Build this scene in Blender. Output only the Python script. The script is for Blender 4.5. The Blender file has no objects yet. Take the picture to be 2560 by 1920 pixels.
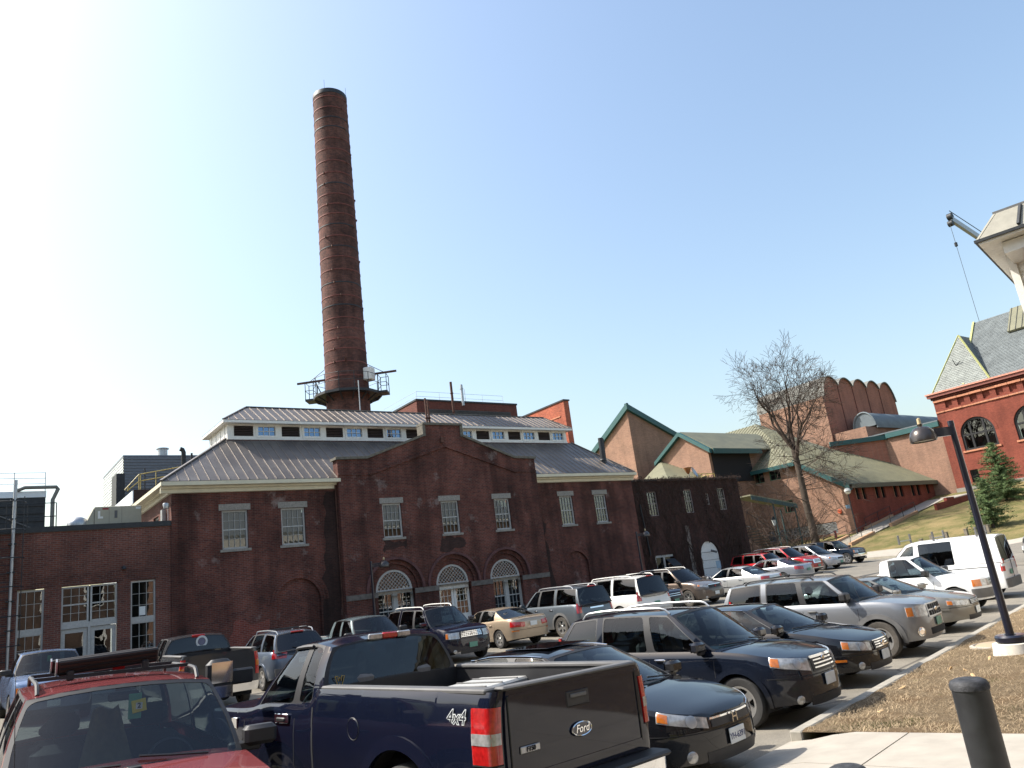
import bpy, bmesh, math, random
from mathutils import Vector, Matrix
random.seed(7)
R_ = math.radians
SC = bpy.context.scene
COL = SC.collection

# ------------------------------------------------------------------ camera
PITCH, ROLL, YAW = R_(14.915), R_(-7.4), R_(37.8)
EYE = 2.3
fw = Vector((math.sin(YAW)*math.cos(PITCH), math.cos(YAW)*math.cos(PITCH), math.sin(PITCH)))
rt = Vector((math.cos(YAW), -math.sin(YAW), 0)); up = rt.cross(fw)
r2 = math.cos(ROLL)*rt + math.sin(ROLL)*up
u2 = -math.sin(ROLL)*rt + math.cos(ROLL)*up
cd = bpy.data.cameras.new('camera'); cam = bpy.data.objects.new('camera', cd); COL.objects.link(cam)
m = Matrix((r2, u2, -fw)).transposed().to_4x4(); m.translation = (0, 0, EYE)
cam.matrix_world = m
cd.sensor_width = 36; cd.lens = 36*1893/2560; cd.clip_start = .05; cd.clip_end = 3000
SC.camera = cam

# ------------------------------------------------------------------ sky, sun, exposure
SUN_AZ, SUN_EL = R_(-43.6), R_(48.0)          # azimuth from +Y towards +X
w = bpy.data.worlds.new('World'); SC.world = w; w.use_nodes = True
nt = w.node_tree; nt.nodes.clear()
sky = nt.nodes.new('ShaderNodeTexSky'); sky.sky_type = 'NISHITA'; sky.sun_disc = False
sky.sun_elevation = SUN_EL; sky.sun_rotation = SUN_AZ
sky.air_density = 1.5; sky.dust_density = 3.2; sky.ozone_density = 1.6; sky.altitude = 100
bg = nt.nodes.new('ShaderNodeBackground'); bg.inputs[1].default_value = 0.15
wo = nt.nodes.new('ShaderNodeOutputWorld')
nt.links.new(sky.outputs[0], bg.inputs[0]); nt.links.new(bg.outputs[0], wo.inputs[0])
sd = bpy.data.lights.new('sun', 'SUN'); sd.energy = 4.7; sd.angle = R_(.53); sd.color = (1, .95, .87)
so = bpy.data.objects.new('sun', sd); COL.objects.link(so)
sv = Vector((math.sin(SUN_AZ)*math.cos(SUN_EL), math.cos(SUN_AZ)*math.cos(SUN_EL), math.sin(SUN_EL)))
so.rotation_euler = sv.to_track_quat('Z', 'Y').to_euler(); so.location = (-20, 20, 60)
SC.view_settings.view_transform = 'Standard'; SC.view_settings.look = 'None'
SC.view_settings.exposure = 0.74; SC.view_settings.gamma = 1.0
SC.render.engine = 'CYCLES'
SC.cycles.max_bounces = 7; SC.cycles.transparent_max_bounces = 12; SC.cycles.glossy_bounces = 4
SC.cycles.sample_clamp_indirect = 6

# ------------------------------------------------------------------ materials
MATS = {}
def lin(c):
    return tuple(((v/12.92) if v <= .04045 else ((v+.055)/1.055)**2.4) for v in c)
def S8(r, g, b): return lin((r/255, g/255, b/255))
def base(name):
    m = bpy.data.materials.new(name); m.use_nodes = True
    n = m.node_tree.nodes; b = n['Principled BSDF']
    return m, m.node_tree, b
def link(t, a, b): t.links.new(a, b)
def node(t, typ, **k):
    n = t.nodes.new(typ)
    for kk, v in k.items(): setattr(n, kk, v)
    return n
def noise(t, scale, detail=4, vec=None, rough=.55):
    n = node(t, 'ShaderNodeTexNoise'); n.inputs['Scale'].default_value = scale; n.inputs['Detail'].default_value = detail
    n.inputs['Roughness'].default_value = rough
    if vec is not None: link(t, vec, n.inputs['Vector'])
    return n
def ramp(t, fac, p0, p1, c0=(0, 0, 0), c1=(1, 1, 1)):
    r = node(t, 'ShaderNodeValToRGB'); e = r.color_ramp.elements
    e[0].position = p0; e[1].position = p1; e[0].color = (*c0, 1); e[1].color = (*c1, 1)
    link(t, fac, r.inputs[0]); return r
def mix(t, fac, a, b, mode='MIX'):
    n = node(t, 'ShaderNodeMix', data_type='RGBA', blend_type=mode)
    for sock, v in ((n.inputs[0], fac), (n.inputs[6], a), (n.inputs[7], b)):
        if hasattr(v, 'links'): link(t, v, sock)
        elif isinstance(v, (int, float)): sock.default_value = v
        else: sock.default_value = (*v, 1)
    return n.outputs[2]
def bump(t, b, h, strength=.3, dist=.02):
    n = node(t, 'ShaderNodeBump'); n.inputs['Strength'].default_value = strength; n.inputs['Distance'].default_value = dist
    link(t, h, n.inputs['Height']); link(t, n.outputs[0], b.inputs['Normal'])
def plain(name, col, rough=.6, metal=0, var=.12, vscale=6, bmp=0, coat=0, spec=.5):
    """procedural surface: base colour broken up by noise"""
    if name in MATS: return MATS[name]
    m, t, b = base(name)
    tc = node(t, 'ShaderNodeTexCoord')
    n = noise(t, vscale, 5, tc.outputs['Object'])
    r = ramp(t, n.outputs[0], .3, .7, (1-var,)*3, (1+var*.5,)*3)
    link(t, mix(t, 1.0, col, r.outputs[0], 'MULTIPLY'), b.inputs['Base Color'])
    b.inputs['Roughness'].default_value = rough; b.inputs['Metallic'].default_value = metal
    b.inputs['Specular IOR Level'].default_value = spec
    if coat: b.inputs['Coat Weight'].default_value = coat; b.inputs['Coat Roughness'].default_value = .04
    if bmp: bump(t, b, n.outputs[0], bmp, .02)
    MATS[name] = m; return m
def wpos(t):
    g = node(t, 'ShaderNodeNewGeometry'); s = node(t, 'ShaderNodeSeparateXYZ'); link(t, g.outputs['Position'], s.inputs[0])
    a = node(t, 'ShaderNodeMath', operation='ADD'); link(t, s.outputs[0], a.inputs[0]); link(t, s.outputs[1], a.inputs[1])
    c = node(t, 'ShaderNodeCombineXYZ'); link(t, a.outputs[0], c.inputs[0]); link(t, s.outputs[2], c.inputs[1])
    return g, s, c
def brick(name, c1, c2, mortar, bw=.205, bh=.072, mort=.009, stain=.55, white=0., uv=False, bias=-.1, streak=.8, ):
    if name in MATS: return MATS[name]
    m, t, b = base(name)
    g, s, c = wpos(t)
    vec = c.outputs[0]
    if uv: vec = node(t, 'ShaderNodeUVMap').outputs[0]
    br = node(t, 'ShaderNodeTexBrick'); link(t, vec, br.inputs['Vector'])
    br.inputs['Scale'].default_value = 1; br.inputs['Brick Width'].default_value = bw; br.inputs['Row Height'].default_value = bh
    br.inputs['Mortar Size'].default_value = mort; br.inputs['Bias'].default_value = bias
    br.inputs['Color1'].default_value = (*c1, 1); br.inputs['Color2'].default_value = (*c2, 1); br.inputs['Mortar'].default_value = (*mortar, 1)
    n1 = noise(t, .55, 6, g.outputs['Position'], .6); r1 = ramp(t, n1.outputs[0], .32, .68, (stain,)*3, (1.12, 1.08, 1.06))
    col = mix(t, 1.0, br.outputs[0], r1.outputs[0], 'MULTIPLY')
    n2 = noise(t, 9, 3, g.outputs['Position']); r2_ = ramp(t, n2.outputs[0], .3, .7, (.8,)*3, (1.12,)*3)
    col = mix(t, .8, col, r2_.outputs[0], 'MULTIPLY')
    mp = node(t, 'ShaderNodeMapping'); mp.inputs['Scale'].default_value = (1.1, 1.1, .10); link(t, g.outputs['Position'], mp.inputs[0])
    n4 = noise(t, 1.0, 5, mp.outputs[0], .6); r4 = ramp(t, n4.outputs[0], .34, .56, (streak,)*3, (1,)*3)
    col = mix(t, 1.0, col, r4.outputs[0], 'MULTIPLY')
    if white:
        n3 = noise(t, .8, 8, g.outputs['Position'], .7); r3 = ramp(t, n3.outputs[0], .60, .74)
        mm = node(t, 'ShaderNodeMath', operation='MULTIPLY'); link(t, r3.outputs[0], mm.inputs[0]); mm.inputs[1].default_value = white
        col = mix(t, mm.outputs[0], col, (.42, .37, .34))
    link(t, col, b.inputs['Base Color']); b.inputs['Roughness'].default_value = .88
    b.inputs['Specular IOR Level'].default_value = .25
    inv = node(t, 'ShaderNodeMath', operation='SUBTRACT'); inv.inputs[0].default_value = 1; link(t, br.outputs[1], inv.inputs[1])
    bump(t, b, inv.outputs[0], .5, .008)
    MATS[name] = m; return m
def paint(name, col, metal=.25, rough=.38, dust=.35, dustcol=(.30, .27, .23), dz=(.25, .95), spec=.0):
    """car paint with road dust that thins upward"""
    if name in MATS: return MATS[name]
    m, t, b = base(name)
    tc = node(t, 'ShaderNodeTexCoord'); s = node(t, 'ShaderNodeSeparateXYZ'); link(t, tc.outputs['Object'], s.inputs[0])
    mr = node(t, 'ShaderNodeMapRange'); link(t, s.outputs[2], mr.inputs[0])
    mr.inputs[1].default_value = dz[0]; mr.inputs[2].default_value = dz[1]; mr.inputs[3].default_value = 1; mr.inputs[4].default_value = .12
    n = noise(t, 2.2, 7, tc.outputs['Object'], .65); r = ramp(t, n.outputs[0], .25, .75, (.35,)*3, (1,)*3)
    mu = node(t, 'ShaderNodeMath', operation='MULTIPLY'); link(t, mr.outputs[0], mu.inputs[0]); link(t, r.outputs[0], mu.inputs[1])
    mu2 = node(t, 'ShaderNodeMath', operation='MULTIPLY'); link(t, mu.outputs[0], mu2.inputs[0]); mu2.inputs[1].default_value = dust
    link(t, mix(t, mu2.outputs[0], col, dustcol), b.inputs['Base Color'])
    b.inputs['Metallic'].default_value = metal; b.inputs['Roughness'].default_value = rough
    cw = node(t, 'ShaderNodeMath', operation='SUBTRACT'); cw.inputs[0].default_value = 1; link(t, mu2.outputs[0], cw.inputs[1])
    b.inputs['Specular IOR Level'].default_value = spec
    link(t, cw.outputs[0], b.inputs['Coat Weight']); b.inputs['Coat Roughness'].default_value = .05
    MATS[name] = m; return m
def glass(name, tint=(.45, .5, .5), ior=1.45, wav=.0, rough=.0, sheen=(.95, .97, 1)):
    """clear sheet glass: tinted see-through plus a mirror sheen that grows at grazing angles"""
    if name in MATS: return MATS[name]
    m = bpy.data.materials.new(name); m.use_nodes = True; t = m.node_tree; t.nodes.clear()
    tr = node(t, 'ShaderNodeBsdfTransparent'); tr.inputs[0].default_value = (*tint, 1)
    gl = node(t, 'ShaderNodeBsdfGlossy'); gl.inputs['Roughness'].default_value = rough; gl.inputs[0].default_value = (*sheen, 1)
    f0 = ((ior-1)/(ior+1))**2     # Schlick sheen, same from both faces
    lw_ = node(t, 'ShaderNodeLayerWeight'); lw_.inputs[0].default_value = .5
    pw = node(t, 'ShaderNodeMath', operation='POWER'); link(t, lw_.outputs['Facing'], pw.inputs[0]); pw.inputs[1].default_value = 5
    fr = node(t, 'ShaderNodeMapRange'); link(t, pw.outputs[0], fr.inputs[0]); fr.inputs[3].default_value = f0; fr.inputs[4].default_value = .9
    if wav:
        tc = node(t, 'ShaderNodeTexCoord'); n = noise(t, 1.3, 2, tc.outputs['Object'])
        bp = node(t, 'ShaderNodeBump'); bp.inputs['Strength'].default_value = wav; bp.inputs['Distance'].default_value = .05
        link(t, n.outputs[0], bp.inputs['Height']); link(t, bp.outputs[0], gl.inputs['Normal'])
    mx = node(t, 'ShaderNodeMixShader'); link(t, fr.outputs[0], mx.inputs[0]); link(t, tr.outputs[0], mx.inputs[1]); link(t, gl.outputs[0], mx.inputs[2])
    o = node(t, 'ShaderNodeOutputMaterial'); link(t, mx.outputs[0], o.inputs[0])
    MATS[name] = m; return m

M = {}
M['facade'] = brick('facade_brick', S8(118, 68, 57), S8(87, 52, 47), S8(112, 94, 87), stain=.42, white=.45, streak=.45)
M['lowbrick'] = brick('low_building_brick', S8(118, 72, 61), S8(92, 58, 53), S8(116, 101, 93), stain=.6)
M['ivybrick'] = brick('ivy_wing_brick', S8(84, 54, 48), S8(66, 43, 40), S8(84, 72, 67), stain=.5, streak=.6)
M['stackbrick'] = brick('stack_brick', S8(124, 82, 72), S8(88, 60, 57), S8(100, 84, 79), stain=.42, uv=True, streak=.6)
M['tanbrick'] = brick('tan_brick', S8(156, 121, 101), S8(138, 106, 90), S8(150, 130, 114), bw=.3, bh=.1, mort=.012, stain=.85)
M['redbrick'] = brick('red_brick', S8(140, 74, 59), S8(122, 64, 52), S8(130, 80, 68), bw=.22, bh=.08, stain=.82)
M['brown'] = brick('penthouse_brick', S8(118, 68, 58), S8(98, 56, 50), S8(106, 84, 76), stain=.8)
M['stone'] = plain('granite', S8(140, 136, 128), .85, var=.3, vscale=14, bmp=.3)
M['capstone'] = plain('cap_stone', S8(104, 100, 90), .9, var=.35, vscale=8, bmp=.3)
M['sandstone'] = plain('brown_sandstone', S8(190, 130, 100), .9, var=.35, vscale=7, bmp=.7)
M['white'] = plain('white_trim', S8(222, 220, 213), .5, var=.1, vscale=10)
M['wood_white'] = plain('old_white_paint', S8(168, 168, 164), .55, var=.16, vscale=18)
M['cream'] = plain('cream_cornice', S8(206, 199, 174), .55, var=.1, vscale=3)
M['dark'] = plain('dark_void', (.012, .012, .014), .9)
M['room'] = plain('room_interior', (.035, .032, .03), .9)
M['black'] = plain('black_plastic', (.018, .018, .02), .55, var=.25)
M['rubber'] = plain('tyre_rubber', (.028, .027, .026), .85, var=.3, vscale=20)
M['dustrubber'] = plain('dusty_tyre', (.075, .066, .055), .9, var=.3, vscale=12)
M['alloy'] = plain('wheel_alloy', (.62, .61, .59), .28, .85, var=.12)
M['chrome'] = plain('chrome', (.8, .8, .8), .08, 1, var=.03)
M['grey_plastic'] = plain('grey_cladding', (.11, .108, .105), .6, var=.2)
M['seat'] = plain('seat_cloth', (.16, .15, .14), .85, var=.2, vscale=20)
M['darkseat'] = plain('dark_seat_cloth', (.05, .05, .052), .85, var=.2, vscale=20)
M['steel'] = plain('painted_steel', (.03, .033, .036), .55, .3, var=.3)
M['rust'] = plain('rusty_steel', (.10, .045, .03), .75, .2, var=.4)
M['galv'] = plain('galvanised', (.42, .43, .44), .38, .7, var=.15)
M['pole'] = plain('pole_paint', (.012, .014, .028), .28, .2, var=.2, coat=.6)
M['concrete'] = plain('concrete', S8(160, 153, 141), .9, var=.14, vscale=3, bmp=.15)
M['kerbm'] = plain('kerb_granite', S8(150, 145, 134), .9, var=.2, vscale=9, bmp=.2)
M['teal'] = plain('teal_fascia', S8(40, 84, 84), .5, var=.12, vscale=2)
M['lamp_clear'] = plain('lamp_lens', (.42, .42, .41), .16, .35, var=.45, vscale=16, coat=1)
M['lamp_red'] = plain('red_lens', (.42, .012, .012), .12, 0, var=.35, vscale=30, coat=1)
M['lamp_amber'] = plain('amber_lens', (.5, .14, .015), .15, 0, var=.2, vscale=30, coat=1)
M['plate_w'] = plain('plate_white', (.62, .65, .64), .5)
M['plate_g'] = plain('plate_green', (.10, .26, .19), .5)
M['yellow'] = plain('yellow_rail_paint', S8(176, 156, 84), .5)
M['glass'] = glass('car_glass', (.28, .34, .36), 1.5)
M['clearglass'] = glass('clear_windshield', (.55, .62, .63), 1.55)
M['tint'] = glass('privacy_glass', (.05, .06, .07), 1.6)
M['pane'] = glass('window_pane', (.35, .38, .38), 2.2, wav=.05)
M['skypane'] = glass('coated_pane', (.03, .05, .09), 3.2, wav=.02, sheen=(.45, .66, 1))  # blue of the reflected sky is put into the sheen colour

M['ivyframe'] = plain('weathered_frame', S8(138, 128, 122), .7, var=.25, vscale=20)

# ------------------------------------------------------------------ mesh helpers
class MB:
    def __init__(s): s.v = []; s.f = []; s.uv = None
    def add(s, vs, fs):
        o = len(s.v); s.v += [tuple(p) for p in vs]; s.f += [tuple(i+o for i in f) for f in fs]; return s
    def quad(s, a, b, c, d): return s.add([a, b, c, d], [(0, 1, 2, 3)])
    def poly(s, pts): return s.add(pts, [tuple(range(len(pts)))])
    def box(s, x0, x1, y0, y1, z0, z1):
        v = [(x, y, z) for z in (z0, z1) for y in (y0, y1) for x in (x0, x1)]
        return s.add(v, [(0, 2, 3, 1), (4, 5, 7, 6), (0, 1, 5, 4), (2, 6, 7, 3), (0, 4, 6, 2), (1, 3, 7, 5)])
    def bbox(s, x0, x1, y0, y1, z0, z1, r=.02):
        """box with chamfered vertical and horizontal edges (rounded look)"""
        r = min(r, (x1-x0)/2.2, (y1-y0)/2.2, (z1-z0)/2.2)
        rows = []
        for z, i in ((z0, r), (z0+r, 0), (z1-r, 0), (z1, r)):
            a0, a1, b0, b1 = x0+i, x1-i, y0+i, y1-i; k = r if i == 0 else r*.5
            rows.append([(a0+k, b0, z), (a1-k, b0, z), (a1, b0+k, z), (a1, b1-k, z), (a1-k, b1, z), (a0+k, b1, z), (a0, b1-k, z), (a0, b0+k, z)])
        vs = [p for r_ in rows for p in r_]; fs = []
        for j in range(3):
            for i in range(8): fs.append((j*8+i, j*8+(i+1) % 8, (j+1)*8+(i+1) % 8, (j+1)*8+i))
        fs.append(tuple(range(7, -1, -1))); fs.append(tuple(range(24, 32)))
        return s.add(vs, fs)
    def tube(s, pts, r, n=6, cap=True):
        pts = [Vector(p) for p in pts]; rr = r if isinstance(r, (list, tuple)) else [r]*len(pts)
        o = len(s.v); pu = None
        for i, p in enumerate(pts):
            d = (pts[min(i+1, len(pts)-1)]-pts[max(i-1, 0)])
            if d.length < 1e-9: d = Vector((0, 0, 1))
            d.normalize()
            if pu is None: pu = d.orthogonal().normalized()
            pu = (pu-d*pu.dot(d))
            if pu.length < 1e-6: pu = d.orthogonal()
            pu.normalize(); q = d.cross(pu)
            for k in range(n):
                a = 2*math.pi*k/n; s.v.append(tuple(p+(pu*math.cos(a)+q*math.sin(a))*rr[i]))
        for i in range(len(pts)-1):
            for k in range(n): s.f.append((o+i*n+k, o+i*n+(k+1) % n, o+(i+1)*n+(k+1) % n, o+(i+1)*n+k))
        if cap and n > 2:
            s.f.append(tuple(o+k for k in range(n-1, -1, -1))); e = o+(len(pts)-1)*n; s.f.append(tuple(e+k for k in range(n)))
        return s
    def bar(s, a, b, w, h):
        """square bar from a to b"""
        a = Vector(a); b = Vector(b); d = (b-a).normalized()
        z = Vector((0, 0, 1)) if abs(d.z) < .95 else Vector((0, 1, 0))
        q = d.cross(z).normalized()*w/2; u = q.cross(d).normalized()*h/2
        v = [p+i*q+j*u for p in (a, b) for i, j in ((-1, -1), (1, -1), (1, 1), (-1, 1))]
        return s.add(v, [(3, 2, 1, 0), (4, 5, 6, 7), (0, 1, 5, 4), (1, 2, 6, 5), (2, 3, 7, 6), (3, 0, 4, 7)])
    def lathe(s, prof, n=32, c=(0, 0, 0), axis='z', cap=False):
        o = len(s.v)
        for r, z in prof:
            for k in range(n):
                a = 2*math.pi*k/n; x, y = r*math.cos(a), r*math.sin(a)
                s.v.append((c[0]+x, c[1]+y, c[2]+z) if axis == 'z' else (c[0]+x, c[1]+z, c[2]+y) if axis == 'y' else (c[0]+z, c[1]+x, c[2]+y))
        for j in range(len(prof)-1):
            for k in range(n): s.f.append((o+j*n+k, o+j*n+(k+1) % n, o+(j+1)*n+(k+1) % n, o+(j+1)*n+k))
        if cap:
            s.f.append(tuple(o+k for k in range(n-1, -1, -1))); e = o+(len(prof)-1)*n; s.f.append(tuple(e+k for k in range(n)))
        return s
    def grid(s, pts):
        o = len(s.v); n = len(pts[0])
        for r in pts: s.v += [tuple(p) for p in r]
        for j in range(len(pts)-1):
            for i in range(n-1): s.f.append((o+j*n+i, o+j*n+i+1, o+(j+1)*n+i+1, o+(j+1)*n+i))
        return s
    def prism(s, pts, d):
        """extrude polygon (3d pts) by vector d"""
        n = len(pts); d = Vector(d); v = [Vector(p) for p in pts]+[Vector(p)+d for p in pts]
        fs = [tuple(range(n-1, -1, -1)), tuple(range(n, 2*n))]+[(i, (i+1) % n, n+(i+1) % n, n+i) for i in range(n)]
        return s.add(v, fs)
    def mesh(s, name, smooth=None):
        me = bpy.data.meshes.new(name); me.from_pydata(s.v, [], s.f)
        if s.uv:
            l = me.uv_layers.new(name='UVMap')
            for p in me.polygons:
                for li in p.loop_indices: l.data[li].uv = s.uv[me.loops[li].vertex_index]
        bm = bmesh.new(); bm.from_mesh(me)
        if smooth is not None and not s.uv: bmesh.ops.remove_doubles(bm, verts=bm.verts, dist=1e-5)
        bmesh.ops.recalc_face_normals(bm, faces=bm.faces); bm.to_mesh(me); bm.free()
        if smooth is not None:
            me.polygons.foreach_set('use_smooth', [True]*len(me.polygons)); me.set_sharp_from_angle(angle=R_(smooth))
        me.update(); return me
    def build(s, name, mat, parent=None, smooth=None, **k):
        return obj(name, s.mesh(name, smooth), mat, parent, **k)
def obj(name, me, mat=None, parent=None, loc=None, rot=None, label=None, cat=None, group=None, kind=None):
    o = bpy.data.objects.new(name, me); COL.objects.link(o)
    if mat is not None and len(me.materials) == 0: me.materials.append(M[mat] if isinstance(mat, str) else mat)
    if parent is not None: o.parent = parent
    if loc is not None: o.location = loc
    if rot is not None: o.rotation_euler = rot
    tag(o, label, cat, group, kind); return o
def tag(o, label=None, cat=None, group=None, kind=None):
    if label: o['label'] = label
    if cat: o['category'] = cat
    if group: o['group'] = group
    if kind: o['kind'] = kind
    return o
def empty(name, label, cat, loc=(0, 0, 0), rz=0, group=None):
    o = bpy.data.objects.new(name, None); COL.objects.link(o); o.location = loc; o.rotation_euler = (0, 0, rz); o.empty_display_size = .2
    return tag(o, label, cat, group)
def copy_tree(o, parent=None):
    c = o.copy(); COL.objects.link(c); c.parent = parent
    for ch in list(o.children): copy_tree(ch, c)
    return c
def text_mesh(txt, size, depth=.004, bold=0, shear=0):
    cu = bpy.data.curves.new('txt', 'FONT'); cu.body = txt; cu.size = size; cu.extrude = depth; cu.offset = bold; cu.shear = shear
    cu.align_x = 'CENTER'; cu.align_y = 'CENTER'; cu.resolution_u = 3
    o = bpy.data.objects.new('txt', cu); COL.objects.link(o)
    dg = bpy.context.evaluated_depsgraph_get(); dg.update()
    me = bpy.data.meshes.new_from_object(o.evaluated_get(dg)); bpy.data.objects.remove(o); bpy.data.curves.remove(cu)
    me.materials.clear(); return me
def lerp(a, b, f): return a+(b-a)*f
def sm(a, b, x):
    f = max(0, min(1, (x-a)/(b-a))); return f*f*(3-2*f)
def itp(pts, x):
    if x <= pts[0][0]: return pts[0][1]
    for (a, p), (b, q) in zip(pts, pts[1:]):
        if x <= b: return p+(q-p)*(x-a)/(b-a) if b > a else q
    return pts[-1][1]
def itps(pts, x):
    """smooth (monotone hermite) interpolation"""
    n = len(pts)
    if x <= pts[0][0]: return pts[0][1]
    if x >= pts[-1][0]: return pts[-1][1]
    sl = [(pts[i+1][1]-pts[i][1])/(pts[i+1][0]-pts[i][0]) for i in range(n-1)]
    def tg(i):
        if i == 0: return sl[0]
        if i == n-1: return sl[-1]
        return 0 if sl[i-1]*sl[i] <= 0 else 2*sl[i-1]*sl[i]/(sl[i-1]+sl[i])
    for i in range(n-1):
        if x <= pts[i+1][0]:
            h = pts[i+1][0]-pts[i][0]; f = (x-pts[i][0])/h
            return ((2*f**3-3*f*f+1)*pts[i][1]+(f**3-2*f*f+f)*h*tg(i)+(-2*f**3+3*f*f)*pts[i+1][1]+(f**3-f*f)*h*tg(i+1))
# ------------------------------------------------------------------ terrain
CX, CY = .98177, .19006                       # direction of the kerb
K0 = (8.5, 6.35)
def kq(x, y): return (x-K0[0])*CY-(y-K0[1])*CX     # distance from the kerb towards the camera side
def kp(a, q): return (K0[0]+a*CX+q*CY, K0[1]+a*CY-q*CX)
def zlot(x, y):
    z = .015*min(24, max(0, y-9))+.001*min(20, max(0, y-12))*min(30, max(0, x-22))
    z += .06*max(0, min(12, x-31))*sm(10, 14, y)*(1-sm(19, 25, y))
    z += .018*max(0, min(16, 10-x))+.03*max(0, min(8, 4-x))
    return z+.17*max(0, x-60)*sm(6, 14, y)*min(1, max(0, (135-x)/20))
def zbank(x, y):
    q = max(0, kq(x, y)); return zlot(x, y)+.13+.05*min(q, 9)
def sheet(name, fn, us, vs, mat, smooth=True, **k):
    mb = MB(); mb.grid([[fn(u, v) for u in us] for v in vs]); return mb.build(name, mat, None, 60 if smooth else None, **k)
def rng(a, b, n): return [a+(b-a)*i/n for i in range(n+1)]

def asphalt_mat():
    m, t, b = base('worn_asphalt'); g = node(t, 'ShaderNodeNewGeometry')
    n1 = noise(t, .35, 6, g.outputs[0], .6); n2 = noise(t, 60, 3, g.outputs[0]); n3 = noise(t, 3, 5, g.outputs[0])
    c = ramp(t, n1.outputs[0], .3, .7, S8(112, 107, 97), S8(140, 133, 120)).outputs[0]
    c = mix(t, 1, c, ramp(t, n2.outputs[0], .3, .7, (.72,)*3, (1.15,)*3).outputs[0], 'MULTIPLY')
    c = mix(t, .7, c, ramp(t, n3.outputs[0], .3, .7, (.8,)*3, (1.05,)*3).outputs[0], 'MULTIPLY')
    v = node(t, 'ShaderNodeTexVoronoi', feature='DISTANCE_TO_EDGE'); v.inputs['Scale'].default_value = .22; link(t, g.outputs[0], v.inputs[0])
    c = mix(t, ramp(t, v.outputs[0], .002, .006, (1,)*3, (0,)*3).outputs[0], c, S8(70, 66, 60))
    link(t, c, b.inputs['Base Color']); b.inputs['Roughness'].default_value = .88; bump(t, b, n2.outputs[0], .4, .01); return m
def grass_mat(name, a, bc, dry):
    m, t, b = base(name); g = node(t, 'ShaderNodeNewGeometry')
    n1 = noise(t, .45, 7, g.outputs[0], .65); n2 = noise(t, 7, 6, g.outputs[0], .7); n3 = noise(t, 40, 3, g.outputs[0])
    c = mix(t, ramp(t, n2.outputs[0], .35, .65).outputs[0], a, bc)
    c = mix(t, ramp(t, n1.outputs[0], .42, .62).outputs[0], c, dry)
    c = mix(t, 1, c, ramp(t, n3.outputs[0], .3, .7, (.6,)*3, (1.3,)*3).outputs[0], 'MULTIPLY')
    link(t, c, b.inputs['Base Color']); b.inputs['Roughness'].default_value = 1; b.inputs['Specular IOR Level'].default_value = .1
    bump(t, b, n2.outputs[0], 1, .08); return m
def dirt_mat():
    m, t, b = base('straw_and_soil'); g = node(t, 'ShaderNodeNewGeometry')
    mp = node(t, 'ShaderNodeMapping'); mp.inputs['Scale'].default_value = (1, 3.2, 1); mp.inputs['Rotation'].default_value = (0, 0, .9); link(t, g.outputs[0], mp.inputs[0])
    n1 = noise(t, 1.1, 7, g.outputs[0], .65); n2 = noise(t, 26, 5, mp.outputs[0], .75); n3 = noise(t, 5, 6, g.outputs[0], .7)
    c = mix(t, ramp(t, n2.outputs[0], .38, .66).outputs[0], S8(84, 72, 57), S8(150, 130, 102))
    c = mix(t, ramp(t, n1.outputs[0], .5, .7).outputs[0], c, S8(108, 88, 66))
    c = mix(t, ramp(t, n3.outputs[0], .62, .72).outputs[0], c, S8(112, 112, 70))
    link(t, c, b.inputs['Base Color']); b.inputs['Roughness'].default_value = 1; b.inputs['Specular IOR Level'].default_value = .1
    bump(t, b, n2.outputs[0], 1, .03); return m
M['asphalt'] = asphalt_mat(); M['dirt'] = dirt_mat()
M['lawn'] = grass_mat('lawn_grass', S8(88, 90, 54), S8(114, 108, 70), S8(138, 122, 86))
M['ground'] = grass_mat('far_ground', S8(96, 104, 60), S8(120, 118, 74), S8(130, 118, 84))

xs = [-400, -250, -150, -90, -60]+rng(-45, 120, 66)+[140, 180, 260, 400]
ys = [-300, -180, -100, -60, -35]+rng(-25, 85, 44)+[110, 150, 220, 320, 450]
sheet('ground', lambda x, y: (x, y, zlot(x, y)-.06), xs, ys, 'ground', kind='structure')
sheet('parking_lot', lambda a, q: (*kp(a, q), zlot(*kp(a, q))), rng(-60, 52.5, 75), rng(0, -46, 46), 'asphalt', kind='structure')
sheet('parking_lot', lambda a, q: (*kp(a, q), zlot(*kp(a, q))+.004), rng(-60, -4.9, 40), rng(3.4, -.01, 6), 'asphalt', kind='structure')
sheet('lawn', lambda x, y: (x, y, zlot(x, y)+.03+.05*math.sin(x*.7)*math.sin(y*.6)), rng(61.4, 128, 66), rng(8, 62, 54), 'lawn', kind='structure')
# bank of soil and straw between the kerb and the camera
def edge_q(q): return .05-.17*q+.02*math.sin(q*3)
mb = MB(); rows = []
for j in range(61):
    q = .16+9.5*(j/60)**1.3; e = edge_q(q)
    rows.append([(*kp(e+(42)*(i/150)**1.35, q), zbank(*kp(e+42*(i/150)**1.35, q))+.028*math.sin(q*5.1+i*.31)*math.sin(i*.73)*(0 if i == 0 else 1)) for i in range(151)])
mb.grid(rows).build('soil_bank', 'dirt', None, 60, kind='structure')
mb = MB(); mb.grid([[(*kp(a, q), zbank(*kp(a, q))-.22) for a in rng(-30, 45, 30)] for q in rng(.16, 16, 12)]).build('camera_side_ground', 'ground', None, 60, kind='structure')

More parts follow.
